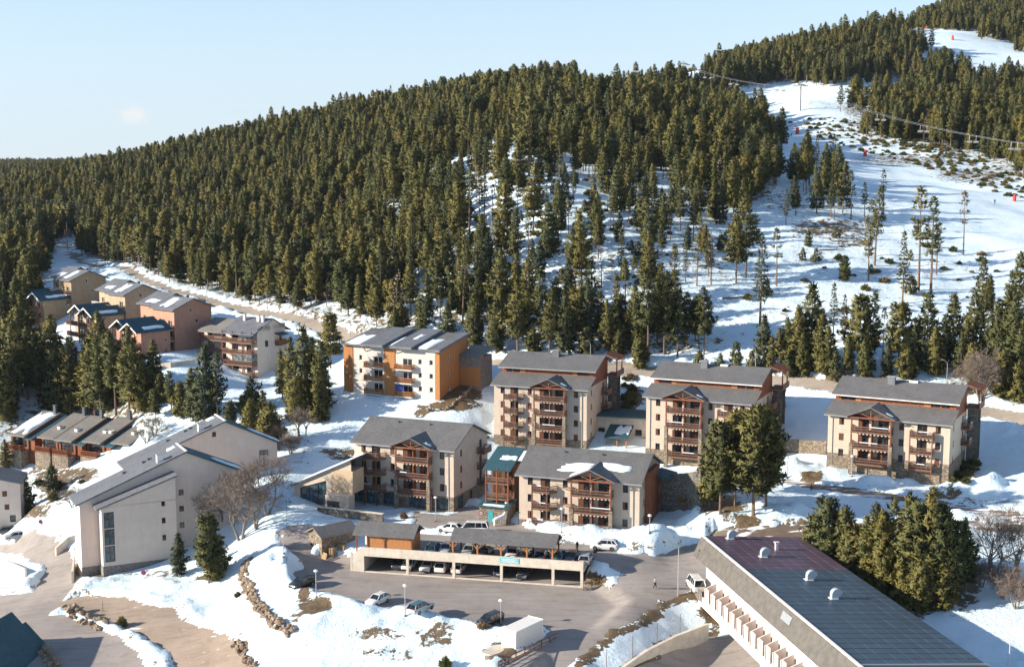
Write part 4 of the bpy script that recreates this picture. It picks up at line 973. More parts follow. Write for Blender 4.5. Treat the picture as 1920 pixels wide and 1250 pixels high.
    # eaves, roof
    so, fo = .55, .8
    if not attic:
        sl = rise/hv; prof = [(-fo, E-fo*sl+.28), (hv, E+rise+.28), (depth+fo, E-fo*sl+.28)]
        roof_slab(root, prof, -so, W+so, 'slate'); zr = lambda v: E+v*sl+.28
        MB().box(-so, W+so, -fo-.12, -fo+.02, E-fo*sl+.02, E-fo*sl+.17).build('gutter', 'metal_grey', root)
        for a in (W*.3, W*.62): MB().box(a-.15, a+.15, hv-1.6, hv-1.3, zr(hv-1.5), zr(hv-1.5)+.35).build('roof_vent', 'metal_dark', root)
    else:
        sl = .33; zr = lambda v: E+v*sl+.25; va, ea, rv = 4.6, E+3.0, 11.0
        roof_slab(root, [(-fo, zr(-fo)), (va, zr(va))], -so, W+so, 'slate', name='lower_roof')
        MB().box(-so, W+so, -fo-.12, -fo+.02, zr(-fo)-.26, zr(-fo)-.11).build('gutter', 'metal_grey', root)
        c_a, c_b = mu(.30*W, .80*W); roof_slab(root, [(va-.1, zr(va-.1)+.05), (va+2.0, zr(va+2.0)+.05)], c_a, c_b, 'slate', name='centre_roof')
        s2 = .31; zt = lambda v: ea+(v-va+.9)*s2
        er, eb = zt(rv), zt(rv)-(depth+1.2-rv)*s2
        aw = MB(); rects = []
        for a, b in (mu(.05*W, .115*W), mu(.13*W, .2*W), mu(.83*W, .95*W)): rects.append((a, b, zr(va)+.1, ea-.1))
        aw.facade((0, va, 0), (1, 0, 0), (0, 1, 0), W, E-.2, ea+.28, rects)
        for u in (0, W): aw.add([(u, va, E), (u, va, zt(va)-.2), (u, rv, er-.2), (u, depth, zt(rv)-(depth-rv)*s2-.2), (u, depth, E)], [(0, 1, 2, 3, 4)])
        aw.quad((0, depth, E), (W, depth, E), (W, depth, eb+.2), (0, depth, eb+.2))
        aw.build('attic_wall', 'timber_red', root, recalc=False)
        for a, b, c, dd in rects: window(root, (a+b)/2, va, (c+dd)/2, b-a, dd-c, 0, 'two')
        for a, b in (mu(.2*W+.05, .26*W), mu(.78*W, .825*W)): MB().box(a, b, va-.05, va, zr(va)+.1, ea-.05).build('cladding_panel', 'timber_orange', root)
        roof_slab(root, [(va-.9, ea), (rv, er), (depth+1.2, eb)], -so, W+so+.2, 'slate', name='roof')
        MB().box(-so, W+so+.2, va-1.03, va-.9, ea-.28, ea-.12).build('gutter', 'trim_white' if mirror else 'metal_grey', root)
        chimney(root, W*.52 if not mirror else W*.42, rv-1.6, zt(rv-1.6)-.3, er+.75, 1.3, 1.0, 'slate_light')
        MB().box(W*.56, W*.63, rv-.9, rv-.1, zt(rv-.9)+.06, zt(rv-.5)+.28).build('roof_hatch', 'trim_white', root)
        # covered bridge at the back towards the upper road
        MB().box(W-.2, W+2.6, depth-2, depth+3.5, E+.55, E+.75).build('bridge_deck', 'timber_pale', root)
        r_ = MB()
        for yy in np.arange(depth-1.9, depth+3.5, .22): r_.box(W+2.5, W+2.58, yy, yy+.17, E+.75, E+1.75)
        r_.build('bridge_railing', 'timber_pale', root)
        for yy in (depth-1.4, depth+2.6): MB().box(W+2.2, W+2.42, yy, yy+.22, E+.7, eb+.9).build('post', 'timber_red', root)
        MB().prism([(W+.1, eb+1.55), (W+2.9, eb+.6), (W+2.9, eb+.4), (W+.1, eb+1.3)], 'y', depth-2.2, depth+3.2).build('bridge_roof', 'timber_red', root)
        for q in (depth-1, depth+2): MB().box(W+.4, W+2.2, q-.1, q+.1, -2, E+.55).build('stone_pier', 'stone_dark', root)
    # cross gable over the bay
    cu = (b0+b1)/2; hw = (b1-b0)/2+.75; zg = E+.12; zt_ = zg+hw*.43; vb = (zt_-E)/sl+.6 if not attic else min((zt_-E-.25)/.33, 3.9)
    for sgn, nm in ((-1, 'slate'), (1, 'slate')):
        e = cu+sgn*hw; vE = max(-.4, (zg-E-.25)/sl)
        pts = [(e, -bd-.75, zg), (cu, -bd-.75, zt_), (cu, vb, zt_), (e, vE, zg)]
        g = MB().slab([(p[0], p[1], p[2]+.12) for p in pts], .16).build('dormer_roof', nm, root)
    t_ = MB(); v_ = -bd-.3
    t_.bar((cu-hw+.1, v_, zg-.08), (cu, v_, zt_-.1), .16, .22).bar((cu+hw-.1, v_, zg-.08), (cu, v_, zt_-.1), .16, .22).bar((cu-hw+.3, v_, zg-.1), (cu+hw-.3, v_, zg-.1), .18, .24)
    t_.bar((cu, v_, zg), (cu, v_, zt_-.2), .14, .16).bar((cu, v_, zg+.1), (cu-hw*.5, v_, zg+hw*.19), .12, .14).bar((cu, v_, zg+.1), (cu+hw*.5, v_, zg+hw*.19), .12, .14)
    t_.build('truss', 'timber_red', root)
    MB().quad((cu-hw+.5, -.02, zg-.1), (cu+hw-.5, -.02, zg-.1), (cu, -.02, zt_-.1)).build('gable_infill', 'cream_render', root)
    q_ = mu(.95*W, .96*W)[0]
    MB().tube((q_, -.09, -1), (q_, -.09, E-.05), .06, .06, 6).build('downpipe', 'metal_grey', root)
    for k in range(n):
        MB().box(b0+.05, b1-.05, -.09, -.02, k*FH+2.4, k*FH+2.5).build('lintel', 'timber', root)
    if snow_dormer:
        snow_sheet(root, (cu-hw-2.6, .9, zr(.9)+.02), (hw+2.2, .2, .1), (1.2, 2.6, 2.6*sl), 5, .2)
        snow_sheet(root, (cu+.3, 2.4, zr(2.4)+.03), (hw+1.0, -.8, -.8*sl), (.3, 2.0, 2.0*sl), 6, .2)
        snow_sheet(root, (cu-hw*.9, -bd-.5, zg+.1*hw*.43+.16), (hw*.85, 0, hw*.85*.43), (0, 2.6, 0), 8, .14)
    else:
        snow_sheet(root, (cu+hw*.55, -bd+.2, zg+.45*hw*.43+.14), (hw*.3, 0, -hw*.3*.43), (0, 1.1, 0), seed+3, .08, 8, 6)
    return root, W, E, z0
CH_A = chalet('cream four-storey house with glazed shops on its stone ground floor', (656, 827.5), (852, 845), 10.9, 4, shops=True, seed=11)
CH_B = chalet('cream three-storey house with lying snow round its front gable', (965.5, 888), (1203, 907), 8.9, 3, seed=12, snow_dormer=True, base_h=.5)
CH_D = chalet('cream house with red attic next to the orange-clad block, behind the shops house', (919.6, 720), (1103, 731), 16.4, 4, attic=True, seed=13, base_h=.9)
CH_E = chalet('cream house with red attic half hidden by tall pines', (1205, 742), (1415, 758), 15.9, 4, True, True, seed=14, base_h=.9)
CH_F = chalet('cream house with red attic and stone plinth beside the terrace path', (1546, 775), (1786.6, 797), 15.7, 3, True, True, base_h=1.2, seed=15)

# ------------------------------------------------------------------ plainer houses: near corner at u=0, facade runs to -W, depth to +v
def house(name, label, cat, corner, yaw, W, D, H, wall, roof, ridge='u', rise=2.0, rpos=.5, down=4, over=.6, fo=.6, front=(), side=(), group=None, frame='frame_white', pane='glass', roof_t=.2, cols=None, plinth=None):
    root = empty(name, corner, yaw); tag(root, label, cat, group)
    m = MB()
    fr = [(u-w/2+W, u+w/2+W, z-h/2, z+h/2) for u, z, w, h, *_ in front]; sd = [(v-w/2, v+w/2, z-h/2, z+h/2) for v, z, w, h, *_ in side]
    m.facade((-W, 0, 0), (1, 0, 0), (0, 1, 0), W, -down, H, fr); m.facade((0, 0, 0), (0, 1, 0), (-1, 0, 0), D, -down, H, sd)
    m.quad((-W, 0, -down), (-W, 0, H), (-W, D, H), (-W, D, -down)); m.quad((-W, D, -down), (-W, D, H), (0, D, H), (0, D, -down))
    rv = D*rpos; ru = -W*rpos
    if ridge == 'u':
        for u in (-W, 0): m.quad((u, 0, H), (u, rv, H+rise), (u, D, H))
    else:
        for v in (0, D): m.quad((-W, v, H), (ru, v, H+rise), (0, v, H))
    m.build('wall', wall, root, recalc=False)
    if ridge == 'u':
        a, b = rise/rv, rise/(D-rv)
        roof_slab(root, [(-fo, H-fo*a+.22), (rv, H+rise+.22), (D+fo, H-fo*b+.22)], -W-over, over, roof, roof_t)
    else:
        a = rise/(W*rpos)
        roof_slab(root, [(-W-fo, H-fo*a+.22), (ru, H+rise+.22), (fo, H-fo*a+.22)], -over, D+over, roof, roof_t, axis='y')
    for u, z, w, h, *ex in front: window(root, u, 0, z, w, h, 0, 'two' if w > 1.1 else 'one', ex[0] if ex else 'open', frame, ex[1] if len(ex) > 1 else pane)
    for v, z, w, h, *ex in side: window(root, 0, v, z, w, h, R(90), 'two' if w > 1.1 else 'one', ex[0] if ex else 'open', frame, ex[1] if len(ex) > 1 else pane)
    return root
def corner_at(u, v, y): return Vector(at_y(u, v, y))
# tall terraced houses on the hillside, gable end to the valley
random.seed(3)
def tall_house(label, px, py, Y, W, D, H, wall, top):
    c = corner_at(px, py, Y); c.z -= H
    fr = []
    for k in range(3):
        fr += [(-1.8, 1.5+k*2.7, 1.5, 1.5, 'open'), (-W*.5-1.2, 1.5+k*2.7, 1.2, 1.9)]
    r_ = house('terraced_house', label, 'house', c, R(-41), W*.55, D, H, wall, 'slate_light', 'u', 2.2, .5, 6, .7, .9, [f for f in fr if f[0] > -W*.55+.8], [(D*.45, H-.6, .7, 1.1), (D*.6, H-3.4, .8, 1.0)], 'terraced houses in the pink and tan rows')
    # second, set-back unit of the same house
    m = MB(); x0, x1 = -W, -W*.55-.01; m.facade((x0, 1.2, .5), (1, 0, 0), (0, 1, 0), x1-x0, -6, H, [(1.2, 2.4, 1, 2.4), (1.2, 2.4, 3.7, 5.1), (1.2, 2.4, 6.2, 7.4)])
    m.quad((x0, 1.2, -6), (x0, 1.2, H+.5), (x0, D+.6, H+.5), (x0, D+.6, -6)); m.quad((x1, 1.2, H+.5), (x1, 1.2+D*.5, H+2.7), (x1, D+.6, H+.5)); m.quad((x1, 1.2, H-2), (x1, 1.2, H+.5), (x1, D+.6, H+.5), (x1, D+.6, H-2))
    m.build('annex_wall', wall, r_, recalc=False)
    for z in (1.7, 4.4, 6.8): window(r_, x0+1.8, 1.2, z+.5, 1.2, 1.4, 0, 'two', frame='frame_white')
    roof_slab(r_, [(.3, H+.35), (1.2+D*.5, H+2.95), (D+1.4, H+.4)], x0-.7, x1+.5, 'slate_light', name='annex_roof')
    for k in (1, 2): balcony(r_, -W*.55+.4, -.4, 1.3, k*2.7+.15, teeth=False, rail='timber_pale', slabm='trim_white', snow=False); balcony(r_, -W+.5, -W*.55-.5, 1.5, k*2.7+.6, teeth=False, rail='frame_white', slabm='trim_white', snow=False)
    sl = 2.2/(D*.5)
    snow_sheet(r_, (-W*.42, .2, H+.25+.2*sl), (W*.22, 0, 0), (.2, D*.42, D*.42*sl), 40+int(px), .12, 10, 8)
    snow_sheet(r_, (-W*.9, 1.3, H+.75), (W*.3, 0, 0), (.2, D*.18, D*.18*sl), 41+int(px), .1, 10, 6)
    for q in (-W*.25, -W*.8): chimney(r_, q, D*.62, H+.8, H+2.7, .6, .6, 'slate_dark')
    return r_
tall_house('tall brown terraced house with grey roof at the top of the row', 133, 525, 372, 11.5, 11, 9.6, 'brown_render', 0)
tall_house('tall tan terraced house between the brown and the pink ones', 234, 552, 346, 14, 10.5, 9.6, 'tan_render', 0)
tall_house('tall pink terraced house with lying snow on its grey roof', 326, 580, 322, 16, 11, 10.5, 'pink_render', 0)
def twin_house(label, px, py, Y, wall, H=6.2):
    c = corner_at(px, py, Y); c.z -= H; w = 6.0; D = 8.2
    root = empty('gabled_house', c, R(-40)); tag(root, label, 'house', 'small twin-gabled houses')
    for k, (uo, vo, zo) in enumerate(((0, 0, 0), (-w-.02, 1.3, .25))):
        m = MB(); rc = [(w/2-.9, w/2+.9, .6, 2.5), (w/2-.9, w/2+.9, 3.4, 5.3)]
        m.facade((uo-w, vo, zo), (1, 0, 0), (0, 1, 0), w, -5, H, rc); m.quad((uo-w, vo, zo+H), (uo, vo, zo+H), (uo-w/2, vo, zo+H+1.75))
        sd = [(D-1.6, D-.8, 3.6, 4.6), (D-1.6, D-.8, 1.0, 2.0)] if k == 0 else []
        m.facade((uo, vo, zo), (0, 1, 0), (-1, 0, 0), D, -5, H, sd); m.quad((uo-w, vo, zo-5), (uo-w, vo, zo+H), (uo-w, vo+D, zo+H), (uo-w, vo+D, zo-5)); m.quad((uo-w, vo+D, zo), (uo-w, vo+D, zo+H), (uo, vo+D, zo+H), (uo, vo+D, zo))
        m.build('wall', wall, root, recalc=False)
        for a, b, z0, z1 in rc: window(root, uo-w+(a+b)/2, vo, zo+(z0+z1)/2, 1.8, 1.9, 0, 'door', frame='frame_white')
        for a, b, z0, z1 in sd: window(root, uo, vo+(a+b)/2, zo+(z0+z1)/2, .8, 1.0, R(90), 'one', 'open', 'frame_white', 'conservatory')
        roof_slab(root, [(uo-w-.5, zo+H-.33+.2), (uo-w/2, zo+H+1.95), (uo+.5, zo+H-.33+.2)], vo-1.7, vo+D+.5, 'slate_teal', axis='y')
        t_ = MB(); 
        for s_ in (-1, 1): t_.bar((uo-w/2+s_*(w/2+.5), vo-1.72, zo+H-.25), (uo-w/2, vo-1.72, zo+H+1.85), .08, .32)
        t_.build('bargeboard', 'trim_white', root)
        for kk in (0, 1): balcony(root, uo-w+.5, uo-.5, 1.5, zo+.35+kk*2.8, teeth=False, rail='timber_pale', slabm='timber_pale', snow=False)
        for q in (uo-w+.4, uo-.4): MB().box(q-.09, q+.09, vo-1.6, vo-1.4, zo-3, zo+H+.1).build('post', 'timber', root)
        sl = 1.8/(w/2+.5)
        snow_sheet(root, (uo-.2, vo+.6, zo+H+.25), (0, D-1.6, 0), (-1.3, .2, 1.3*1.75/(w/2)), 60+k+int(px), .1, 14, 6)
    return root
twin_house('small brown house with two snowy teal gables at the top of the row', 82, 562, 366, 'brown_render')
twin_house('small tan house with two snowy teal gables in the middle of the row', 180, 592, 338, 'tan_render')
twin_house('small pink house with two snowy teal gables and white balconies', 264, 622, 312, 'pink_render', 6.8)
# beige apartment pair with glazed timber verandas
c = corner_at(482, 622, 312); H = 10.8; c.z -= H
vr = house('veranda_block', 'beige apartment block with stacked timber verandas and conservatory glazing', 'apartment block', c, R(-29), 9.6, 10.5, H, 'pale_render', 'slate_light', 'u', 2.4, .55, 5, .3, 1.9,
  [(-2.4, 1.2+k*2.7, 1.9, 2.0) for k in range(4)]+[(-6.8, 1.2+k*2.7, 1.9, 2.0) for k in range(4)], [(5.2, H+.6, .8, 1.1), (8.6, H-2.6, 1.0, 1.4), (3.4, H-3.2, 1.2, 1.5)], None, 'frame_brown')
for k in range(4): balcony(vr, -9.4, -.2, 1.8, .1+k*2.7, teeth=False, rail='timber_pale', slabm='timber_pale', snow=False)
for q in (-9.3, -6.2, -3.2, -.3): MB().box(q-.1, q+.1, -1.8, -1.6, -2, H+.1).build('post', 'timber', vr)
for q in (-3.1, -6.1): MB().quad((q, -1.7, 2.95), (q+2.7, -1.7, 2.95), (q+2.7, -1.7, 5.2), (q, -1.7, 5.2)).build('glazing', 'conservatory', vr)
MB().quad((-.25, -1.75, 2.95), (-.25, -.1, 2.95), (-.25, -.1, 5.2), (-.25, -1.75, 5.2)).build('glazing', 'conservatory', vr)
for q in (-7.2, -3.0, -1.6): chimney(vr, q, 4.2, H+1.2, H+3.3, .6, .6, 'trim_white')
MB().slab([(-3.2, -2.6, H-.9), (.2, -2.6, H-.9), (.2, .1, H-.2), (-3.2, .1, H-.2)], .15).build('porch_roof', 'slate_teal', vr)
balcony(vr, 6.5, 9.5, 1.3, H-3.8, teeth=False, side=lambda x, y, z_: (-y, x, z_), rail='timber_red', snow=False)
MB().slab([(0, 6.3, H-1.0), (1.7, 6.3, H-1.4), (1.7, 9.7, H-1.4), (0, 9.7, H-1.0)], .15).build('side_canopy', 'slate_teal', vr)
v2 = MB(); v2.box(-19, -9.65, 2.6, 11.5, -5, H-.8); v2.build('annex_wall', 'pale_render', vr)
roof_slab(vr, [(.7, H-1.0), (7, H+1.7), (12.3, H-.8)], -19.3, -9.4, 'slate_pale', name='annex_roof')
for k in range(4): balcony(vr, -18.8, -9.9, 1.7, k*2.7-.3, teeth=False, rail='timber_pale', slabm='timber_pale', snow=False, side=lambda x, y, z_: (x, y+2.6, z_))
for q in (-18.7, -14.4, -10.0): MB().box(q-.1, q+.1, .9, 1.1, -3, H-.9).build('post', 'timber', vr)
for k in range(4):
    for q in (-16.5, -12.2): window(vr, q, 2.6-.16, k*2.7+.85, 1.9, 2.0, 0, 'door')
# orange-clad block
c = at_z(825, 752, gz(*ground(825, 752)[:2])); H = 10.6; Wd = 23.4; K = 1.2
ow = house('clad_block', 'white block with orange timber cladding and stepped grey roofs', 'apartment block', c, R(-26), Wd, 12, H, 'offwhite_render', 'slate', 'u', 1.9, .995, 6, .2, .9,
  [(-1.7*K, 2.2+k*2.85, .8, 1.1, 'open') for k in range(3)]+[(-3.9*K, 2.2+k*2.85, .8, 1.1) for k in range(3)]+[(-16.0*K, 2.2+k*2.85, .7, 1.1) for k in (1, 2)]+[(-10.0*K, 2.2+k*2.85, .9, 1.2) for k in (1, 2)]+[(-6.4*K, 1.7+k*2.85, 2.2, 2.0) for k in range(3)]+[(-12.4*K, 1.7+k*2.85, 2.2, 2.0) for k in range(3)],
  [(4.0, 5.2, .8, 1.2, 'open', 'conservatory'), (4.0, 8.4, .8, 1.2, 'open', 'conservatory'), (4.0, 2.2, .8, 1.2, 'open', 'conservatory')], None)
for a, b in ((-Wd-.02, -17.6*K), (-11.1*K, -8.9*K), (-.9*K, .02)): MB().box(a, b, -.12, -.01, -5, H-.05).build('cladding', 'cladding', ow)
cl = MB(); cl.facade((.08, -.12, 0), (0, 1, 0), (-1, 0, 0), 12, -5, H-.05, [(3.72, 4.52, 4.6, 5.8), (3.72, 4.52, 7.8, 9.0), (3.72, 4.52, 1.6, 2.8)], .1); cl.quad((.08, 0, H-.05), (.08, 12, H+1.8), (.08, 12, H-.05)); cl.build('cladding', 'cladding', ow)
for k in range(3):
    for a, b in ((-8.6*K, -5.1*K), (-14.8*K, -11.3*K)): balcony(ow, a, b, 1.2, .55+k*2.85, teeth=False, rail='cladding', slabm='trim_white', snow=False)
MB().box(-8.4*K, -6.6*K, -1.15, -1.1, 1.6, 3.0).build('sun_screen', 'blue_screen', ow)
sl = 1.9/11.94
for (a, b, dz, v0, v1) in ((-15.2*K, -10.6*K, .55, -1.8, 11.5), (-9.0*K, -4.8*K, .55, -1.8, 11.8), (-1.6, .5, .10, -1.0, 12.2)):
    roof_slab(ow, [(v0, H+v0*sl+.25+dz), (v1, H+v1*sl+.25+dz)], a, b, 'slate_light', .5, name='raised_roof')
for i, (a, b) in enumerate(((-19.2*K, -15.4*K), (-10.3*K, -9.2*K), (-4.6*K, -2.2*K))): snow_sheet(ow, (a, -.6, H+.14), (b-a, 0, 0), (.2, 7.5, 7.5*sl), 70+i, .16, 10, 12, .12)
snow_sheet(ow, (-7.2*K, 3.5, H+.84+3.5*sl), (1.3, 0, 0), (.1, 4, 4*sl), 75, .12, 8, 8)
for q in (-14.9*K, -8.7*K): MB().bar((q, -1.5, H+.2), (q, -.1, H-1.2), .14, .16).bar((q, -1.5, H+.2), (q, -.1, H+.2), .14, .14).build('bracket', 'timber_orange', ow)
en = MB().box(.1, 5.0, 8.4, 14, -5, H-2.2); en.build('stair_annex', 'stone_grey', ow); roof_slab(ow, [(8.0, H-2.0), (14.5, H-.6)], .15, 5.4, 'slate_pale', name='annex_roof')
MB().box(.12, 5.06, 8.34, 8.4, 2.2, 6.2).build('annex_cladding', 'cladding', ow)
# ------------------------------------------------------------------ other buildings and walls
def zfit(x, y, py):
    k = (625-py)/FPX; return CAM_H+y*(k*CP-SP)/(CP+k*SP)
def axes(yaw): return np.array([math.cos(yaw), math.sin(yaw)]), np.array([-math.sin(yaw), math.cos(yaw)])
# two pale blocks with pitched roofs
def pale_block(label, C, yaw, stair, dz=0., py=(945, 848, 884), stairpy=(952, 893)):
    U, Vv = axes(yaw); root = empty('pale_block', (C[0], C[1], C[2]), yaw); tag(root, label, 'apartment block', 'pale blocks with pitched roofs')
    o = np.array(C[:2]); G = lambda u, v: o+U*u+Vv*v
    u0, ur, u1, v0, v1 = -3.0, 15.0, 25.0, 3.0, 9.2
    zl, zr, ze = [zfit(*G(u, v0), p)-C[2] for u, p in zip((u0, ur, u1), py)]
    rects = [(13.6-u0+i*0, 14.4-u0, z, z+1.0) for i, z in enumerate((zl-.4, zl-3.3, zl-6.2))] if stair else [(21.5-u0, 23.2-u0, ze-4.2, ze-1.2), (12.6-u0, 13.3-u0, zr-2.6, zr-1.7)]
    m = MB(); zb = min(zl, ze)-.05
    m.facade((u0, v0, 0), (1, 0, 0), (0, 1, 0), u1-u0, -6, zb, [r for r in rects if r[3] < zb]); top = [(u0, v0, zb), (u1, v0, zb), (u1, v0, ze), (ur, v0, zr), (u0, v0, zl)]; m.quad(*top)
    m.quad(*[(a, v1, c) for a, b, c in top]); m.quad((u0, v0, -6), (u0, v0, zl), (u0, v1, zl), (u0, v1, -6)); m.quad((u1, v0, -6), (u1, v1, -6), (u1, v1, ze), (u1, v0, ze)); m.quad((u0, v1, -6), (u1, v1, -6), (u1, v1, zb), (u0, v1, zb))
    m.build('wall', 'pale_render', root, recalc=False)
    for a, b, c, d in rects: window(root, (a+b)/2+u0, v0-(0 if d < zb else .16), (c+d)/2, b-a, d-c, 0, 'two' if b-a > 1.2 else 'one')
    sl = (zr-zl)/(ur-u0); s2 = (ze-zr)/(u1-ur)
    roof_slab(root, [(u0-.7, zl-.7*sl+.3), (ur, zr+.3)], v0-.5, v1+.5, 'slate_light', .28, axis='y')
    r2 = roof_slab(root, [(ur+.01, zr+.3), (u1+1.2, ze+1.2*s2+.3)], v0-.5, v1+.5, 'slate_teal', .28, name='shade_toned_roof', axis='y')  # slope turned from the sun: its shade is painted in as darker teal slate
    MB().box(ur-.2, ur+.2, v0-.55, v1+.55, zr+.31, zr+.42).build('ridge_cap', 'trim_white', root)
    snow_sheet(root, (u1-5.0, v0+.1, ze-5.0*s2+.34), (6.0, 0, 6.0*s2), (0, 3.2, 0), 81+int(stair), .2)
    snow_sheet(root, (ur-2.2, v0+4.5, zr-2.2*sl+.32), (1.6, 0, 1.6*sl), (.1, 2.0, 0), 83+int(stair), .15, 8, 6)
    chimney(root, ur-4.2, v0+1.2, zr-4.2*sl, zr-4.2*sl+1.5, 1.1, .9, 'trim_white')
    for q in (5, 8.5, 9.5): MB().box(q, q+1.0, v0+3+.2*q, v0+3.7+.2*q, zl+(q-u0)*sl+.31, zl+(q+.5-u0)*sl+.42).build('skylight', 'metal_dark', root)
    if stair:
        w = 12.4; a0, a1 = zfit(*G(0, 0), stairpy[0])-C[2], zfit(*G(w, 0), stairpy[1])-C[2]; s3 = (a1-a0)/w
        rc = [(.35, 2.0, z, z+2.75) for z in (a0-3.6, a0-6.5, a0-9.4)]+[(9.9, 10.55, z, z+1.0) for z in (a0-.9, a0-3.9, a0-6.9)]
        m = MB(); m.facade((0, 0, 0), (1, 0, 0), (0, 1, 0), w, -6, a0-.05, rc); m.quad((0, 0, a0-.05), (w, 0, a0-.05), (w, 0, a1), (0, 0, a0))
        m.quad((0, 0, -6), (0, 0, a0), (0, v0+.1, a0), (0, v0+.1, -6)); m.quad((w, 0, -6), (w, v0+.1, -6), (w, v0+.1, a1), (w, 0, a1))
        m.build('stair_wall', 'pale_render', root, recalc=False)
        for a, b, c, d in rc: window(root, (a+b)/2, 0, (c+d)/2, b-a, d-c, 0, 'one' if b-a < 1 else 'two', pane='glass_blue' if b-a > 1 else None)
        roof_slab(root, [(-.9, a0-.9*s3+.3), (w+.3, a1+.3*s3+.3)], -.6, v0+.2, 'slate_light', .3, name='stair_roof', axis='y')
        MB().box(-.07, w+.07, -.07, v0, -6, 1.9).build('plinth', 'stone_grey', root)
        MB().box(u0-.07, u1+.05, v0-.07, v0, -6, 1.4).build('plinth', 'stone_grey', root)
    return root
C1 = at_z(195, 1083, -8.5)
pale_block('tall pale block with stair tower and stone plinth', C1, R(27), True)
U, Vv = axes(R(27)); C2 = np.r_[C1[:2]+U*11.0+Vv*15.5, C1[2]+1]
pale_block('pale block behind the stair tower block with an identical pitched roof', C2, R(27), False, py=(878, 791, 829))
# row of brown chalets
yaw = R(-26); U, Vv = axes(yaw)
for i, (eu, ev, w) in enumerate([(14, 812, 5.2), (72, 817, 4.6), (104, 822, 4.7), (157, 825, 4.8), (211, 828, 4.6)]):
    p = at_z(eu, ev, 1.3); root = empty('row_chalet', (p[0], p[1], p[2]-3.2), yaw)
    tag(root, ['brown row chalet with snow-covered roof at the end of the terrace', 'brown row chalet with skylight next to the snow-roofed one', 'brown row chalet with one white skylight and dark chimney', 'brown row chalet with twin skylights', 'brown row chalet with red gable wall at the open end of the row'][i], 'chalet', 'brown row chalets')
    D, ri = 10.8, 3.3; sl = ri/D
    m = MB(); m.facade((0, .9, 0), (1, 0, 0), (0, 1, 0), w, -4, 3.0, [(.5, w-.5, .3, 2.4)]); 
    for u in (0, w): m.add([(u, .9, -4), (u, D, -4), (u, D, 3.2+ri), (u, .9, 3.1)], [(0, 1, 2, 3)])
    m.quad((0, D, -4), (w, D, -4), (w, D, 3.2+ri), (0, D, 3.2+ri)); m.build('wall', 'timber_red', root, recalc=False)
    window(root, w/2, .9, 1.35, w-1.0, 2.1, 0, 'door')
    roof_slab(root, [(-.4, 3.2-.4*sl), (D, 3.2+ri)], -.15, w+.15, 'slate_pale', .25)
    roof_slab(root, [(D, 3.2+ri), (D+4, 3.2+ri-1.5)], -.15, w+.15, 'slate_teal', .25, name='back_roof')
    balcony(root, .2, w-.2, 1.3, .2, teeth=False, rail='timber_red', snow=False)
    MB().box(.1, w-.1, -1.3, .9, -4, -.1).build('terrace', 'stone', root)
    if i: 
        sk = MB().box(w*.45, w*.45+.8, 3.5, 5.0, 3.2+3.5*sl+.02, 3.2+5.0*sl+.12).build('skylight', 'trim_white', root)
        MB().box(w*.45+.12, w*.45+.68, 3.7, 4.8, 3.2+4.8*sl+.0, 3.2+5.0*sl+.15).build('pane', 'glass_blue', sk)
        if i == 3:
            sk = MB().box(w*.75, w*.75+.7, 3.7, 5.0, 3.2+3.7*sl+.02, 3.2+5.0*sl+.12).build('skylight', 'trim_white', root)
    chimney(root, w*.8, D-.6, 3.2+ri-.6, 3.2+ri+1.6, .7, .6, 'slate_dark', 'metal_dark')
    if i == 0: snow_sheet(root, (.2, .3, 3.2+.3*sl+.02), (w-.4, 0, 0), (0, D-.8, (D-.8)*sl), 91, .25)
    if i < 4: roof_slab(root, [(-.1, 2.5), (D, 2.5+ri)], w+.2, w+1.7+(1.6 if i in (2, 3) else .2), 'slate_teal', .2, name='link_roof')  # dark teal carries the shade of this lower roof in its colour
    if i < 4: MB().box(w+.05, w+1.6, 1.2, D, -4, 2.6).build('link_wall', 'timber_red', root)
# small pale house at the edge of the gully
c = Vector(at_y(37, 906, 258)); Hh = 7.6; c.z -= Hh
house('gable_house', 'small pale house with brown shutters by the gully', 'house', c, R(14), 9.5, 9, Hh, 'pale_render', 'slate_light', 'v', 1.6, .62, 5, .5, .5, [(-2.9, 5.7, .9, 1.1, 'closed'), (-2.6, 3.0, .9, 1.1, 'closed'), (-1.6, .6, 1.1, 1.4), (-6.5, 5.7, .9, 1.1, 'closed'), (-6.5, 3.0, .9, 1.1)], [], None, 'frame_brown')
# steep house by the lower road, shade put into its dark teal slate
pr_, pe = at_y(22, 1146, 190), at_y(97, 1240, 188)
rz = pr_[2]; root = empty('steep_house', (pr_[0], pr_[1], rz-9), R(-12)); tag(root, 'house with steep roof coloured dark blue-grey for shade by the lower road', 'house')
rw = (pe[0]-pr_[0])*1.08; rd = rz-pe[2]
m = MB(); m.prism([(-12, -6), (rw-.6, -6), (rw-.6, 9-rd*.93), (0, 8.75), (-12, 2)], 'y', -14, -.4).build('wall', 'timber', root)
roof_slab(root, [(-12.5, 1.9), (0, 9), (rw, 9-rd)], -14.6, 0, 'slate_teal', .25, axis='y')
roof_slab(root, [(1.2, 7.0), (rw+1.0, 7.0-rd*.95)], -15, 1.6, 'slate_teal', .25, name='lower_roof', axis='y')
MB().box(rw-.4, rw+.8, -3, 1.2, -6, 7.0-rd*.9).build('stone_flue', 'stone_dark', root)
# stone hut
hg = ground(604, 1046); c = Vector((hg[0], hg[1], hg[2]))
Hh = zfit(hg[0], hg[1], 1006)-hg[2]
hut = house('stone_hut', 'small rough stone hut with weathered slate roof beside the pallets', 'hut', c, R(-50), 4.0, 6.4, Hh, 'stone', 'slate_pale', 'v', 1.0, .5, 2, .45, .5, [(-1.5, 1.1, 1.1, 2.0, 'open', 'white_plastic'), (-3.2, 1.5, .6, .7)], [], None, 'timber')
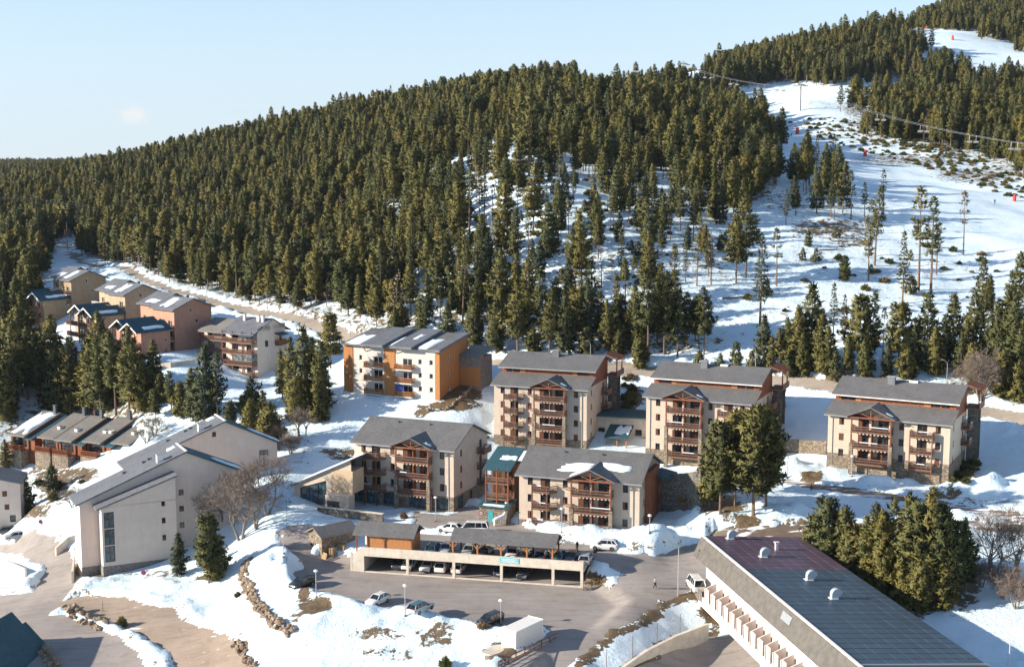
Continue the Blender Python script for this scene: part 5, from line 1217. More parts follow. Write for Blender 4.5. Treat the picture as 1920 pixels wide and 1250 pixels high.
# indoor pool wing beside the shops house
A0, A1 = at_z(656, 827.5, 10.9), at_z(852, 845, 10.9); yawA = math.atan2(*(A1-A0)[[1, 0]]); U, Vv = axes(yawA)
pb = at_z(552, 948, -.1); root = empty('pool_wing', pb, yawA); tag(root, 'low cream wing with lean-to roof and big sloping glass window', 'building')
w = 11.6; h0 = zfit(pb[0], pb[1], 909)-pb[2]; q = pb[:2]+U*w; h1 = zfit(*q, 864)-pb[2]; s3 = (h1-h0)/w; D = 9
m = MB(); m.quad((0, 0, -3), (1.3, 0, -3), (1.3, 0, h0+1.3*s3), (0, 0, h0)); m.quad((6.6, 0, -3), (w, 0, -3), (w, 0, h1), (6.6, 0, h0+6.6*s3)); m.quad((1.3, 0, -3), (6.6, 0, -3), (6.6, 0, .8), (1.3, 0, .8)); m.quad((1.3, 0, h0+1.3*s3-.9), (6.6, 0, h0+6.6*s3-1.6), (6.6, 0, h0+6.6*s3), (1.3, 0, h0+1.3*s3))
m.quad((0, 0, -3), (0, 0, h0), (0, D, h0), (0, D, -3)); m.quad((0, D, -3), (w, D, -3), (w, D, h1), (0, D, h0)); m.build('wall', 'cream_render', root, recalc=False)
MB().add([(1.3, .15, .8), (6.6, .15, .8), (6.6, .15, h0+6.6*s3-1.6), (1.3, .15, h0+1.3*s3-.9)], [(0, 1, 2, 3)]).build('window', 'glass_blue', root)
f = MB().bar((1.3, .08, .8), (1.3, .08, h0+1.3*s3-.9), .12, .14).bar((6.6, .08, .8), (6.6, .08, h0+6.6*s3-1.6), .12, .14).bar((1.3, .08, h0+1.3*s3-.9), (6.6, .08, h0+6.6*s3-1.6), .12, .14).bar((1.3, .08, .8), (6.6, .08, .8), .12, .14)
for t in (.33, .66): f.bar((1.3+5.3*t, .08, .8), (1.3+5.3*t, .08, h0+(1.3+5.3*t)*s3-.9-.7*t), .07, .08)
f.build('window_frame', 'frame_brown', root)
MB().box(7.6, w+.6, -2.2, 0, -3, 3.3).build('bay_wall', 'cream_render', root)
window(root, 9.2, -2.2-.16, 1.5, 2.4, 1.6, 0, 'two', pane='glass_blue')
MB().box(7.62, w+.3, -.05, 4, 3.3, h0+7.8*s3-.1).build('terrace_panel', 'ochre_render', root)
roof_slab(root, [(-.5, h0-.5*s3+.25), (w, h1+.25)], -.4, D+.3, 'slate_dark', .3, axis='y')
snow_sheet(root, (.2, .6, h0+.2*s3+.28), (w-.4, 0, (w-.4)*s3), (0, D-.9, 0), 95, .22)
snow_sheet(root, (3.0, -.3, h0+3*s3+.27), (w-3.2, 0, (w-3.2)*s3), (0, 1.6, 0), 96, .2, 16, 6)
MB().box(-.06, 7.6, -.07, 0, -3, .75).build('plinth', 'stone_dark', root)
fn = empty('board_fence', (*(pb[:2]+U*4.2+Vv*12.5), pb[2]+2.2), yawA); tag(fn, 'honey brown board fence on a grey wall behind the pool wing', 'fence')
MB().box(0, 8.0, 0, .3, -4, 1.6).build('wall', 'concrete', fn)
fb = MB().box(-.2, .3, -.02, .02, 1.6, 3.6).mesh('board', 'fence_wood')
for i in range(17): inst('board', fb, fn, (.25+i*.5, .1, 0), (0, 0, 0), (.96, 1, random.uniform(.98, 1.02)))
# stone terrace wall in front of the shops house
tw = empty('terrace_wall', pb, yawA); tag(tw, 'low dark stone wall with pale coping in front of the pool wing and shops', 'wall')
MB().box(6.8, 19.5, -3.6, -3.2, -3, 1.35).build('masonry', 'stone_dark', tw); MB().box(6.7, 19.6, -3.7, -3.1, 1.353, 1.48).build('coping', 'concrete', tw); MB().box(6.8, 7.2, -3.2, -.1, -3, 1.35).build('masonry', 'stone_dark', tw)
# timber porch between the two front houses
p = at_y(946, 968, 222); root = empty('entrance_porch', p, R(-20)); tag(root, 'timber entrance porch with steep teal roof between the two front houses', 'porch')
hp = zfit(p[0], p[1], 876)-p[2]
roof_slab(root, [(-1.6, hp-.1), (6.0, hp+2.3)], -3.4, 1.6, 'slate_teal', .25)
snow_sheet(root, (-1.5, 1.5, hp+.95), (3.0, 0, 0), (0, 1.6, .5), 97, .1, 10, 6)
MB().box(-3.0, 1.2, 1.5, 5.6, -2, hp).build('back_wall', 'timber', root)
for q in (-2.9, -.9, 1.1): MB().box(q-.1, q+.1, -1.4, -1.2, -1, hp+.1).build('post', 'timber_red', root)
for z in (3.3, 6.0): balcony(root, -3.0, 1.2, 1.4, z, teeth=False, rail='timber_pale', snow=False, side=lambda x, y, z_: (x, y+.1, z_))
for z in (4.3, 7.0): window(root, -1.9, 1.5-.16, z+.1, 1.4, 1.9, 0, 'door'); window(root, .2, 1.5-.16, z+.1, 1.4, 1.9, 0, 'door')
MB().box(-3.6, 1.5, -2.6, 1.4, -2, 2.2).build('stone_base', 'stone', root); MB().slab([(-3.9, -3.0, 2.3), (1.8, -3.0, 2.3), (1.8, 1.4, 2.9), (-3.9, 1.4, 2.9)], .15).build('base_roof', 'slate_teal', root)
snow_sheet(root, (-3.2, -2.7, 2.36), (4.2, 0, 0), (0, 1.0, .15), 98, .12, 10, 5)
MB().box(-2.0, -1.1, -2.66, -2.6, -.4, 1.6).build('entrance_door', 'turquoise', root)
# low passage between the rear houses
p = at_y(1160, 852, 262); root = empty('link_passage', p, R(-17)); tag(root, 'low timber passage with flat roof linking two of the rear houses', 'passage')
hp = zfit(p[0], p[1], 782)-p[2]
MB().box(-5.5, 5.2, 2.0, 7, -3, hp-.2).build('wall', 'concrete', root); MB().slab([(-5.8, 1.2, hp), (5.4, 1.2, hp), (5.4, 7.3, hp+.4), (-5.8, 7.3, hp+.4)], .3).build('roof', 'slate_teal', root)
MB().box(-5.4, 5.1, 1.9, 2.0, 2.3, 3.4).build('band', 'timber_red', root)
MB().box(-1.8, 2.2, -3.0, 1.9, -3, 2.0).build('kiosk_wall', 'timber_red', root)
for q in (-1.7, .2, 2.1): MB().box(q-.1, q+.1, -2.9, -2.7, 2.0, 4.2).build('post', 'timber_orange', root)
roof_slab(root, [(-3.6, 4.2), (2.2, 5.8)], -2.2, 2.6, 'slate_teal', .2, name='kiosk_roof'); snow_sheet(root, (-.6, -2.4, 4.6), (3.0, 0, 0), (.2, 4, 1.1), 99, .15)
for q in (-4, 3.6): window(root, q, 2.0-.18, 1.2, 1.3, 1.7, 0, 'two'); window(root, q, 2.0-.18, 4.3, 1.3, 1.2, 0, 'two')
# rear timber wing of the three-storey house
W_, E_ = CH_B[1], CH_B[2]; rb = CH_B[0]
MB().box(W_+.02, W_+.9, 3.6, 10.5, -3, E_+.9).build('side_wing', 'timber_red', rb)
MB().slab([(W_+.5, 8.0, E_-.4), (W_+3.4, 8.0, E_-1.0), (W_+3.4, 13.6, E_-1.0), (W_+.5, 13.6, E_-.4)], .2).build('wing_roof', 'slate_teal', rb)
# walls: polyline in pixels at the foot, height, thickness
def wall_line(name, label, pix, h, th, mat, cap=None, below=2.0, cat='wall', tops=None):
    P = [gpt(u, v) for u, v in pix]; root = empty(name, P[0]); tag(root, label, cat)
    o = P[0]; m = MB()
    for i, (a, b) in enumerate(zip(P, P[1:])):
        d = (b-a); d.z = 0; n_ = Vector((-d.y, d.x, 0)).normalized()*th; ha, hb = (h, h) if tops is None else (tops[i], tops[i+1])
        a0, b0 = a-o, b-o; dn = Vector((0, 0, below)); au, bu = a0+Vector((0, 0, ha)), b0+Vector((0, 0, hb)); e = d.normalized()*.02
        m.add([a0-dn-e, b0-dn+e, b0-dn+n_+e, a0-dn+n_-e, au-e, bu+e, bu+n_+e, au+n_-e], [(0, 3, 2, 1), (4, 5, 6, 7), (0, 1, 5, 4), (1, 2, 6, 5), (2, 3, 7, 6), (3, 0, 4, 7)])
    m.build('masonry', mat, root)
    if cap:
        c_ = MB()
        for i, (a, b) in enumerate(zip(P, P[1:])):
            d = (b-a); d.z = 0; n_ = Vector((-d.y, d.x, 0)).normalized(); ha, hb = (h, h) if tops is None else (tops[i], tops[i+1])
            au, bu = a-o+Vector((0, 0, ha+.06))+n_*th/2, b-o+Vector((0, 0, hb+.06))+n_*th/2
            c_.bar(au, bu, th+.16, .12)
        c_.build('coping', cap, root)
    return root
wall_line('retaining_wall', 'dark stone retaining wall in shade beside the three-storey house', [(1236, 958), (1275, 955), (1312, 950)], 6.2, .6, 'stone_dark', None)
wall_line('retaining_wall', 'stone retaining wall across the snow between two rear houses', [(1462, 848), (1500, 850), (1548, 853)], 2.6, .5, 'stone', None)
wall_line('ramp_wall', 'short concrete ramp wall in the snow beside the pale block', [(106, 1042), (128, 1022), (166, 1010)], 1.5, .4, 'concrete', None)
wall_line('yard_wall', 'concrete wall end beside the bend of the lower road', [(-5, 1062), (20, 1070), (46, 1082)], 1.6, .4, 'concrete', None)
wall_line('side_wall', 'thin grey wall standing at the foot of the pale block', [(138, 1092), (142, 1062)], 2.0, .3, 'concrete', None)
wall_line('garden_wall', 'long low wall in the snow beneath the pink terraced house', [(282, 694), (320, 690), (366, 684)], 1.3, .4, 'concrete', None)
wall_line('court_wall', 'concrete wall along the snowy wedge above the courtyard', [(1165, 1262), (1215, 1236), (1270, 1216), (1328, 1200)], 2.2, .5, 'concrete', None, tops=[.6, 1.3, 1.9, 2.4])
# ------------------------------------------------------------------ two-level car park
D0, D1 = at_z(678, 1071, -3), at_z(1093, 1101, -3); dv = D1-D0; DL = float(np.hypot(dv[0], dv[1])); DYAW = math.atan2(dv[1], dv[0]); DU, DV = axes(DYAW)
def dk(u, v, z=0.0): q = D0[:2]+DU*u+DV*v; return Vector((q[0], q[1], z))
deck = empty('car_park', (D0[0], D0[1], -3), DYAW); tag(deck, 'two-level concrete car park with open bays beneath a parking deck', 'car park')
DD = 12.5
MB().box(0, DL, .35, DD, 2.72, 3.0).build('deck_slab', 'asphalt', deck)
MB().box(-.02, DL+.02, 0, .34, 2.55, 3.95).build('front_beam', 'concrete', deck)
MB().box(DL-.32, DL, .35, DD*.45, 2.2, 3.9).build('end_parapet', 'concrete', deck)
MB().box(-.3, DL+.2, DD, DD+.3, -2, 2.71).build('back_wall', 'concrete', deck)
MB().box(-.02, .28, .35, DD, -.5, 2.7).build('flank_wall', 'concrete', deck)
for px in (678, 764, 852, 941, 1036, 1090):
    q = (px-678)/(1093-678)*DL; q = min(q+.0, DL-.42)
    MB().box(q, q+.42, .02, .40, -.6, 2.54).build('column', 'concrete', deck)
MB().box(0, DL, .05, .30, -.5, .12).build('kerb', 'concrete', deck)
MB().prism([(-1.55, -.6), (0, -.6), (0, 3.9), (-1.55, 2.6)], 'y', .02, .30).build('wing_wall', 'concrete', deck)
MB().box(-1.85, -1.56, .0, .34, -.6, 3.0).build('column', 'concrete', deck)
sg = MB().box(DL*.633, DL*.72, -.05, -.004, 3.02, 3.85).build('banner', 'banner_blue', deck)
for z_, a, b in ((3.62, .64, .71), (3.42, .645, .70), (3.2, .64, .715)): MB().box(DL*a, DL*b, -.065, -.052, z_-.045, z_+.045).build('lettering', 'trim_white', sg)
# timber shed standing on the deck
def lean(root, x0, x1, y0, y1, ze, rise, mat, over=.35):
    ym = (y0+y1)/2; s_ = rise/(ym-y0+.4)
    roof_slab(root, [(y0-.4, ze), (ym, ze+rise), (y1+.4, ze)], x0-over, x1+over, mat, .18)
p = dk(-.9, .5, 0); shed = empty('deck_shed', p, DYAW); tag(shed, 'timber-clad shed with slate roof standing on the parking deck', 'shed')
MB().box(1.9, 9.0, 0, 4.6, 0, 2.95).build('wall', 'timber_orange', shed); lean(shed, -.2, 9.2, -.1, 4.8, 2.95, 1.45, 'slate')
MB().box(-.1, 1.88, 4.2, 4.4, 0, 2.9).build('white_panel', 'white_render', shed)
for x in (0, 1.8, 4.6, 9.0): MB().box(x-.1, x+.1, -.13, .07, -.9 if x == 0 else 0, 2.95).build('post', 'timber_red', shed)
for x in (4.6, 9.0): MB().bar((x, -.1, 2.1), (x-.7, -.1, 2.9), .1, .1).bar((x, -.1, 2.1), (x+.6, -.1, 2.9), .1, .1).build('brace', 'timber_red', shed)
t_ = MB().bar((9.2, -.3, 2.9), (9.2, 2.35, 4.25), .12, .16).bar((9.2, 5.0, 2.9), (9.2, 2.35, 4.25), .12, .16).bar((9.2, -.3, 2.95), (9.2, 5.0, 2.95), .12, .16).bar((9.2, 2.35, 3.0), (9.2, 2.35, 4.2), .1, .12); t_.build('truss', 'timber_red', shed)
c0 = (848-678)/(1093-678)*DL; c1 = (1041-678)/(1093-678)*DL
cp = empty('carport', dk(c0, .6, 0), DYAW); tag(cp, 'open carport with long slate roof on braced timber posts', 'carport'); L = c1-c0
lean(cp, .2, L-.2, 0, 4.9, 2.9, 1.35, 'slate')
for px in (851, 897, 941, 989, 1036):
    x = (px-848)/(1041-848)*L
    for y in (0, 4.8):
        MB().box(x-.11, x+.11, y, y+.22, 0, 2.9).build('post', 'timber_orange' if y == 0 else 'timber', cp)
        MB().bar((x, y+.1, 1.65), (x-1.0, y+.1, 2.75), .12, .12).bar((x, y+.1, 1.65), (x+1.0, y+.1, 2.75), .12, .12).build('brace', 'timber_orange' if y == 0 else 'timber', cp)
MB().box(0, L, -.02, .2, 2.72, 2.88).box(0, L, 4.75, 4.95, 2.72, 2.88).build('wall_plate', 'timber', cp)
for x in (0.1, L-.1): MB().bar((x, -.2, 2.9), (x, 2.45, 4.15), .12, .16).bar((x, 5.1, 2.9), (x, 2.45, 4.15), .12, .16).bar((x, 0, 2.85), (x, 4.9, 2.85), .12, .16).bar((x, 2.45, 2.9), (x, 2.45, 4.1), .1, .12).bar((x, 2.45, 3.0), (x, 1.2, 3.55), .1, .1).bar((x, 2.45, 3.0), (x, 3.7, 3.55), .1, .1).build('truss', 'timber_red', cp)
# curved planter at the end of the car park
pc = dk(DL+.2, 5.0, 0); pl = empty('planter', (pc.x, pc.y, -2.9), DYAW); tag(pl, 'half-round planting bed with kerb and dry stalks at the car park end', 'planter')
k_ = MB(); e_ = MB(); N_ = 22
for i in range(N_):
    a, b = -math.pi/2+math.pi*i/N_, -math.pi/2+math.pi*(i+1)/N_
    zz = lambda t: .25+1.6*(math.sin(t)+1)/2
    P = lambda t, r, z: (4.6*r*math.cos(t), 6.2*r*math.sin(t), z)
    k_.add([P(a, 1, -1.5), P(b, 1, -1.5), P(b, 1, zz(b)), P(a, 1, zz(a)), P(a, .93, zz(a)), P(b, .93, zz(b))], [(0, 1, 2, 3), (3, 2, 5, 4)])
    e_.quad(P(a, .93, zz(a)-.065), P(b, .93, zz(b)-.065), (0, 6.0*math.sin(b)*.6, zz(b)+.35), (0, 6.0*math.sin(a)*.6, zz(a)+.35))
k_.build('kerb', 'stone_grey', pl); e_.build('soil', 'dirt_road', pl)
r9 = np.random.default_rng(4); cc = np.array([[3.2*math.cos(t)*q, 5.2*math.sin(t)*q-1.5, 1.0+.5*math.sin(t)] for t, q in zip(r9.uniform(-1.4, .6, 70), r9.uniform(.2, .95, 70))])
V_, F_ = tufts(cc, np.tile([0, 0, 1.], (len(cc), 1)), r9, 8, .7, .07); pq = link(bpy.data.objects.new('dry_stalks', tri_mesh('dry_stalks', V_, F_, ['dry_leaf'])), pl); pq['kind'] = 'stuff'
# white container on its plinth
c = gpt(968, 1216); c.z = -3.3
ct = empty('container', c, R(-37)); tag(ct, 'white steel shipping container on a low platform by the street', 'container')
U, Vv = axes(R(-37)); w, l_, h = 2.44, 6.06, 2.6
yw = R(-37+0)
m = MB()
for i in range(30): m.box(.0, .05, .1+i*.195, .1+i*.195+.1, .15, h-.12)
b_ = MB().box(-w, 0, 0, l_, 0, h).build('body', 'trim_white', ct); m.build('corrugation', 'trim_white', b_)
for a in (-w/2-.6, -w/2+.6): MB().box(a-.58, a+.58, -.05, -.005, .12, h-.1).build('door', 'trim_white', ct)
for a in (-w/2-.25, -w/2+.25): MB().tube((a, -.09, .15), (a, -.09, h-.15), .025, .025, 5).build('lock_rod', 'metal_grey', ct)
MB().box(-w-.03, .05, -.03, .12, h, h+.065).box(-w-.03, .05, l_-.12, l_+.03, h, h+.065).build('top_rail', 'trim_white', ct)
pf = empty('platform', c-Vector((0, 0, .40)), R(-37)); tag(pf, 'low brown slab platform with handrail beneath the white container', 'platform')
for i in range(9): MB().box(-3.6+i*.55, -3.1+i*.55, -3.2, 6.6, -1.2, .38).build('slab', 'concrete', pf)
rl = MB()
for q in np.arange(-6.0, 7, 1.9): rl.box(1.5, 1.62, q, q+.12, -1.5, 1.15)
rl.box(1.52, 1.6, -6.0, 7.0, 1.05, 1.15).box(1.52, 1.6, -6.0, 7.0, .5, .6).build('handrail', 'timber', pf)
# ------------------------------------------------------------------ long building with the panelled roof
z6 = 6.0
Q0, Q3 = at_z(1316, 1004, z6), at_z(1608, 1246, z6); e = (Q3-Q0)[:2]; BL = float(np.hypot(*e)); BYAW = math.atan2(e[1], e[0])+math.pi/2
# local frame: x to the low side of the roof, y from the camera end to the far end
bl = empty('long_building', (Q3[0], Q3[1], -6.6), BYAW); tag(bl, 'long white building with fin balconies, deep slanted fascia and panelled roof', 'building')
ZT = z6+6.6; BW = 15.6; BD = 1.1; EXT = 14.0
slp = BD/BW; zx = lambda x: ZT-x*slp
MB().slab([(0, -EXT, ZT-.05), (BW, -EXT, zx(BW)-.05), (BW, BL, zx(BW)-.05), (0, BL, ZT-.05)], .35).build('roof', 'metal_dark', bl)
fz = 2.9
MB().prism([(-.02, ZT+.02), (.14, ZT+.10), (.14, ZT-.5), (-1.15, ZT-fz), (-1.35, ZT-fz+.05)], 'y', -EXT, BL).build('fascia', 'fascia', bl)
MB().prism([(-.12, ZT+.03), (.2, ZT+.03), (.2, ZT+.2), (-.12, ZT+.2)], 'y', -EXT, BL+.05).build('roof_edge', 'trim_white', bl)
for y in (1.2,): MB().box(.2, BW, y-.12, y+.12, ZT-BD+.0, ZT+.12).build('roof_joint', 'trim_white', bl) if False else None
patch = MB().add([(-.30, 17.2, ZT-.55), (-.72, 17.2, ZT-1.5), (-.72, 20.0, ZT-1.5), (-.30, 20.0, ZT-.55)], [(0, 1, 2, 3)])
patch.v = [(x-.06, y, z) for x, y, z in patch.v]; patch.build('fascia_patch', 'metal_grey', bl)
# body below the fascia
wx = .5
fr = []
m = MB(); m.box(wx, BW-.8, -EXT, BL-.8, 3.9, ZT-1.2); m.build('upper_wall', 'white_render', bl)
m = MB(); m.box(wx+.1, BW-.8, -EXT, 27.5, -2, 3.89); m.build('lower_wall', 'white_render', bl)
MB().box(4.0, BW-.8, 27.52, BL-.8, -2, 3.88).build('garage_back', 'fin_pink', bl)
for y in (BL-2.0, 28.2): MB().box(wx-.3, wx+.3, y-.3, y+.3, -2, 3.88).build('column', 'white_render', bl)
MB().box(-1.5, wx+.1, -EXT, BL-.8, 3.5, 4.05).build('balcony_slab', 'white_render', bl)
MB().box(-1.55, -1.35, -EXT, BL-.8, 4.06, 4.95).build('parapet', 'white_render', bl)
fin = MB().add([(0, 0, 0), (-.25, 0, 1.0), (-.25, 0, 3.3), (1.55, 0, 4.2), (1.55, 0, 0), (0, .18, 0), (-.25, .18, 1.0), (-.25, .18, 3.3), (1.55, .18, 4.2), (1.55, .18, 0)], [(0, 1, 2, 3, 4), (9, 8, 7, 6, 5), (0, 5, 6, 1), (1, 6, 7, 2), (2, 7, 8, 3), (3, 8, 9, 4), (4, 9, 5, 0)]).mesh('fin', 'fin_pink')
scr = MB().box(-1.62, -1.50, 0, 1.35, 4.75, 6.9).mesh('screen', 'fin_pink')
n_f = 0
for i in range(24):
    y = BL-6.5-i*2.55
    if y < -EXT+1: break
    MB_o = inst('fin', fin, bl, (-1.45, y, 4.06), (0, 0, 0), (1, 1, .8)); inst('screen', scr, bl, (-.04, y-1.35-.25, 0))
    fr.append(y)
for y in fr: 
    MB().box(wx-.02, wx+.0, y-2.1, y-.5, 4.3, 6.4).build('window', 'glass', bl); MB().box(wx-.06, wx-.021, y-2.2, y-.4, 6.4, 6.55).build('window_head', 'timber', bl)
MB().box(wx-.03, wx+.02, BL-4.6, BL-3.6, 4.2, 6.4).build('door', 'timber_orange', bl)
for i in range(5): MB().box(-1.62, -1.5, BL-2.2-i*.7, BL-1.7-i*.7, 4.1, 5.6).build('slat', 'stone_grey', bl)
MB().box(-2.2, wx+.05, 12, 24.5, 2.0, 2.35).build('canopy', 'metal_dark', bl); MB().box(-2.35, -2.2, 11.9, 24.6, 1.9, 2.6).build('canopy_edge', 'trim_white', bl)
MB().box(wx-.02, wx+.065, 25.6, 26.6, .6, 2.6).build('side_door', 'timber_pale', bl)
# panels
pm = {}
def panel_mat(name, col):
    m, t, b = nodes_of(name); b.inputs['Roughness'].default_value = .42; b.inputs['Specular IOR Level'].default_value = .5
    co = coords(t, 'Object'); br = t.nodes.new('ShaderNodeTexBrick'); br.offset = 0; br.inputs['Scale'].default_value = 1; br.inputs['Brick Width'].default_value = .26; br.inputs['Row Height'].default_value = .26; br.inputs['Mortar Size'].default_value = .012
    br.inputs['Color1'].default_value = (*col, 1); br.inputs['Color2'].default_value = (*[c*1.15 for c in col], 1); br.inputs['Mortar'].default_value = (*[c*2.0 for c in col], 1)
    t.links.new(co, br.inputs['Vector']); rnd = t.nodes.new('ShaderNodeObjectInfo').outputs['Random']
    t.links.new(mixc(t, ramp(t, rnd, 0, 1, 0, .6), br.outputs['Color'], tuple(c*.75+.012 for c in col)), b.inputs['Base Color']); MATS[name] = m
panel_mat('panel_blue', (.040, .062, .085)); panel_mat('panel_purple', (.085, .055, .078))
ny, nx = 31, 9; py_, px_ = BL/ny, (BW-.3)/nx
pan = {k: MB().add([(-px_/2+.065, -py_/2+.065, 0), (px_/2-.065, -py_/2+.065, 0), (px_/2-.065, py_/2-.065, 0), (-px_/2+.065, py_/2-.065, 0), (-px_/2+.065, -py_/2+.065, .05), (px_/2-.065, -py_/2+.065, .05), (px_/2-.065, py_/2-.065, .05), (-px_/2+.065, py_/2-.065, .05)], [(4, 5, 6, 7), (0, 1, 5, 4), (1, 2, 6, 5), (2, 3, 7, 6), (3, 0, 4, 7)]).mesh('roof_panel', k) for k in ('panel_blue', 'panel_purple')}
MB().slab([(.22, 0, zx(.22)-.03), (BW-.02, 0, zx(BW)-.03), (BW-.02, BL-.05, zx(BW)-.03), (.22, BL-.05, zx(.22)-.03)], .02).build('panel_rails', 'slate_light', bl)
for j in range(ny):
    for i in range(nx):
        x = .25+px_*(i+.5); y = py_*(j+.5)
        inst('roof_panel', pan['panel_purple' if j >= ny-10 else 'panel_blue'], bl, (x, y, zx(x)+.0), (0, math.atan(slp), 0))
MB().slab([(.2, -.35, zx(.2)+.14), (BW+.1, -.35, zx(BW)+.14), (BW+.1, -.02, zx(BW)+.14), (.2, -.02, zx(.2)+.14)], .3).build('end_trim', 'metal_grey', bl)
# big curved ventilators
def cowl(label, u, v):
    p = at_z(u, v, z6-.5); root = empty('roof_ventilator', p, BYAW); tag(root, label, 'ventilator', 'curved ventilators on the panelled roof')
    # solve the roof height under the pixel
    for _ in range(4):
        loc = Matrix.Rotation(-BYAW, 3, 'Z')@(Vector(p)-Vector((Q3[0], Q3[1], -6.6))); p = at_z(u, v, zx(loc.x)-6.6)
    root.location = p; root.scale = (.85,)*3
    m = MB(); N_ = 12; r_ = .85
    path = [(-.35, .0)]+[(-.35+r_-r_*math.cos(a), .75+r_*math.sin(a)) for a in np.linspace(0, math.pi*.93, N_)]
    for (x0, z0), (x1, z1) in zip(path, path[1:]):
        for (y0, y1) in ((-.42, .42),):
            m.add([(x0, y0, z0), (x0, y1, z0), (x1, y1, z1), (x1, y0, z1)], [(0, 1, 2, 3)])
    cx, cz = .5, .75
    for y0 in (-.42, .42):
        pts = [(x, y0, z) for x, z in path]+[(.45, y0, .0)]
        m.add(pts, [tuple(range(len(pts)))])
    m.add([(.45, -.42, 0), (.45, .42, 0), (path[-1][0], .42, path[-1][1]), (path[-1][0], -.42, path[-1][1])], [(0, 1, 2, 3)])
    m.build('hood', 'vent_metal', root); MB().box(-.6, .65, -.55, .55, -.1, .16).build('flashing', 'trim_white', root)
for l_, u, v in (('curved metal ventilator at the purple end of the panelled roof edge', 1368, 1010), ('curved metal ventilator standing on purple panels', 1430, 1044), ('curved metal ventilator on blue panels closer to the purple ones', 1516, 1087), ('curved metal ventilator further down the blue panels', 1562, 1122)): cowl(l_, u, v)
p = at_z(1456, 1033, 5.2); fl = empty('flue', p, BYAW); tag(fl, 'slim pink roof flue with a cap among the ventilators', 'flue'); MB().box(-.2, .2, -.2, .2, -.4, 1.25).build('shaft', 'trim_white', fl); MB().box(-.34, .34, -.34, .34, 1.253, 1.4).build('cap', 'fin_pink', fl)
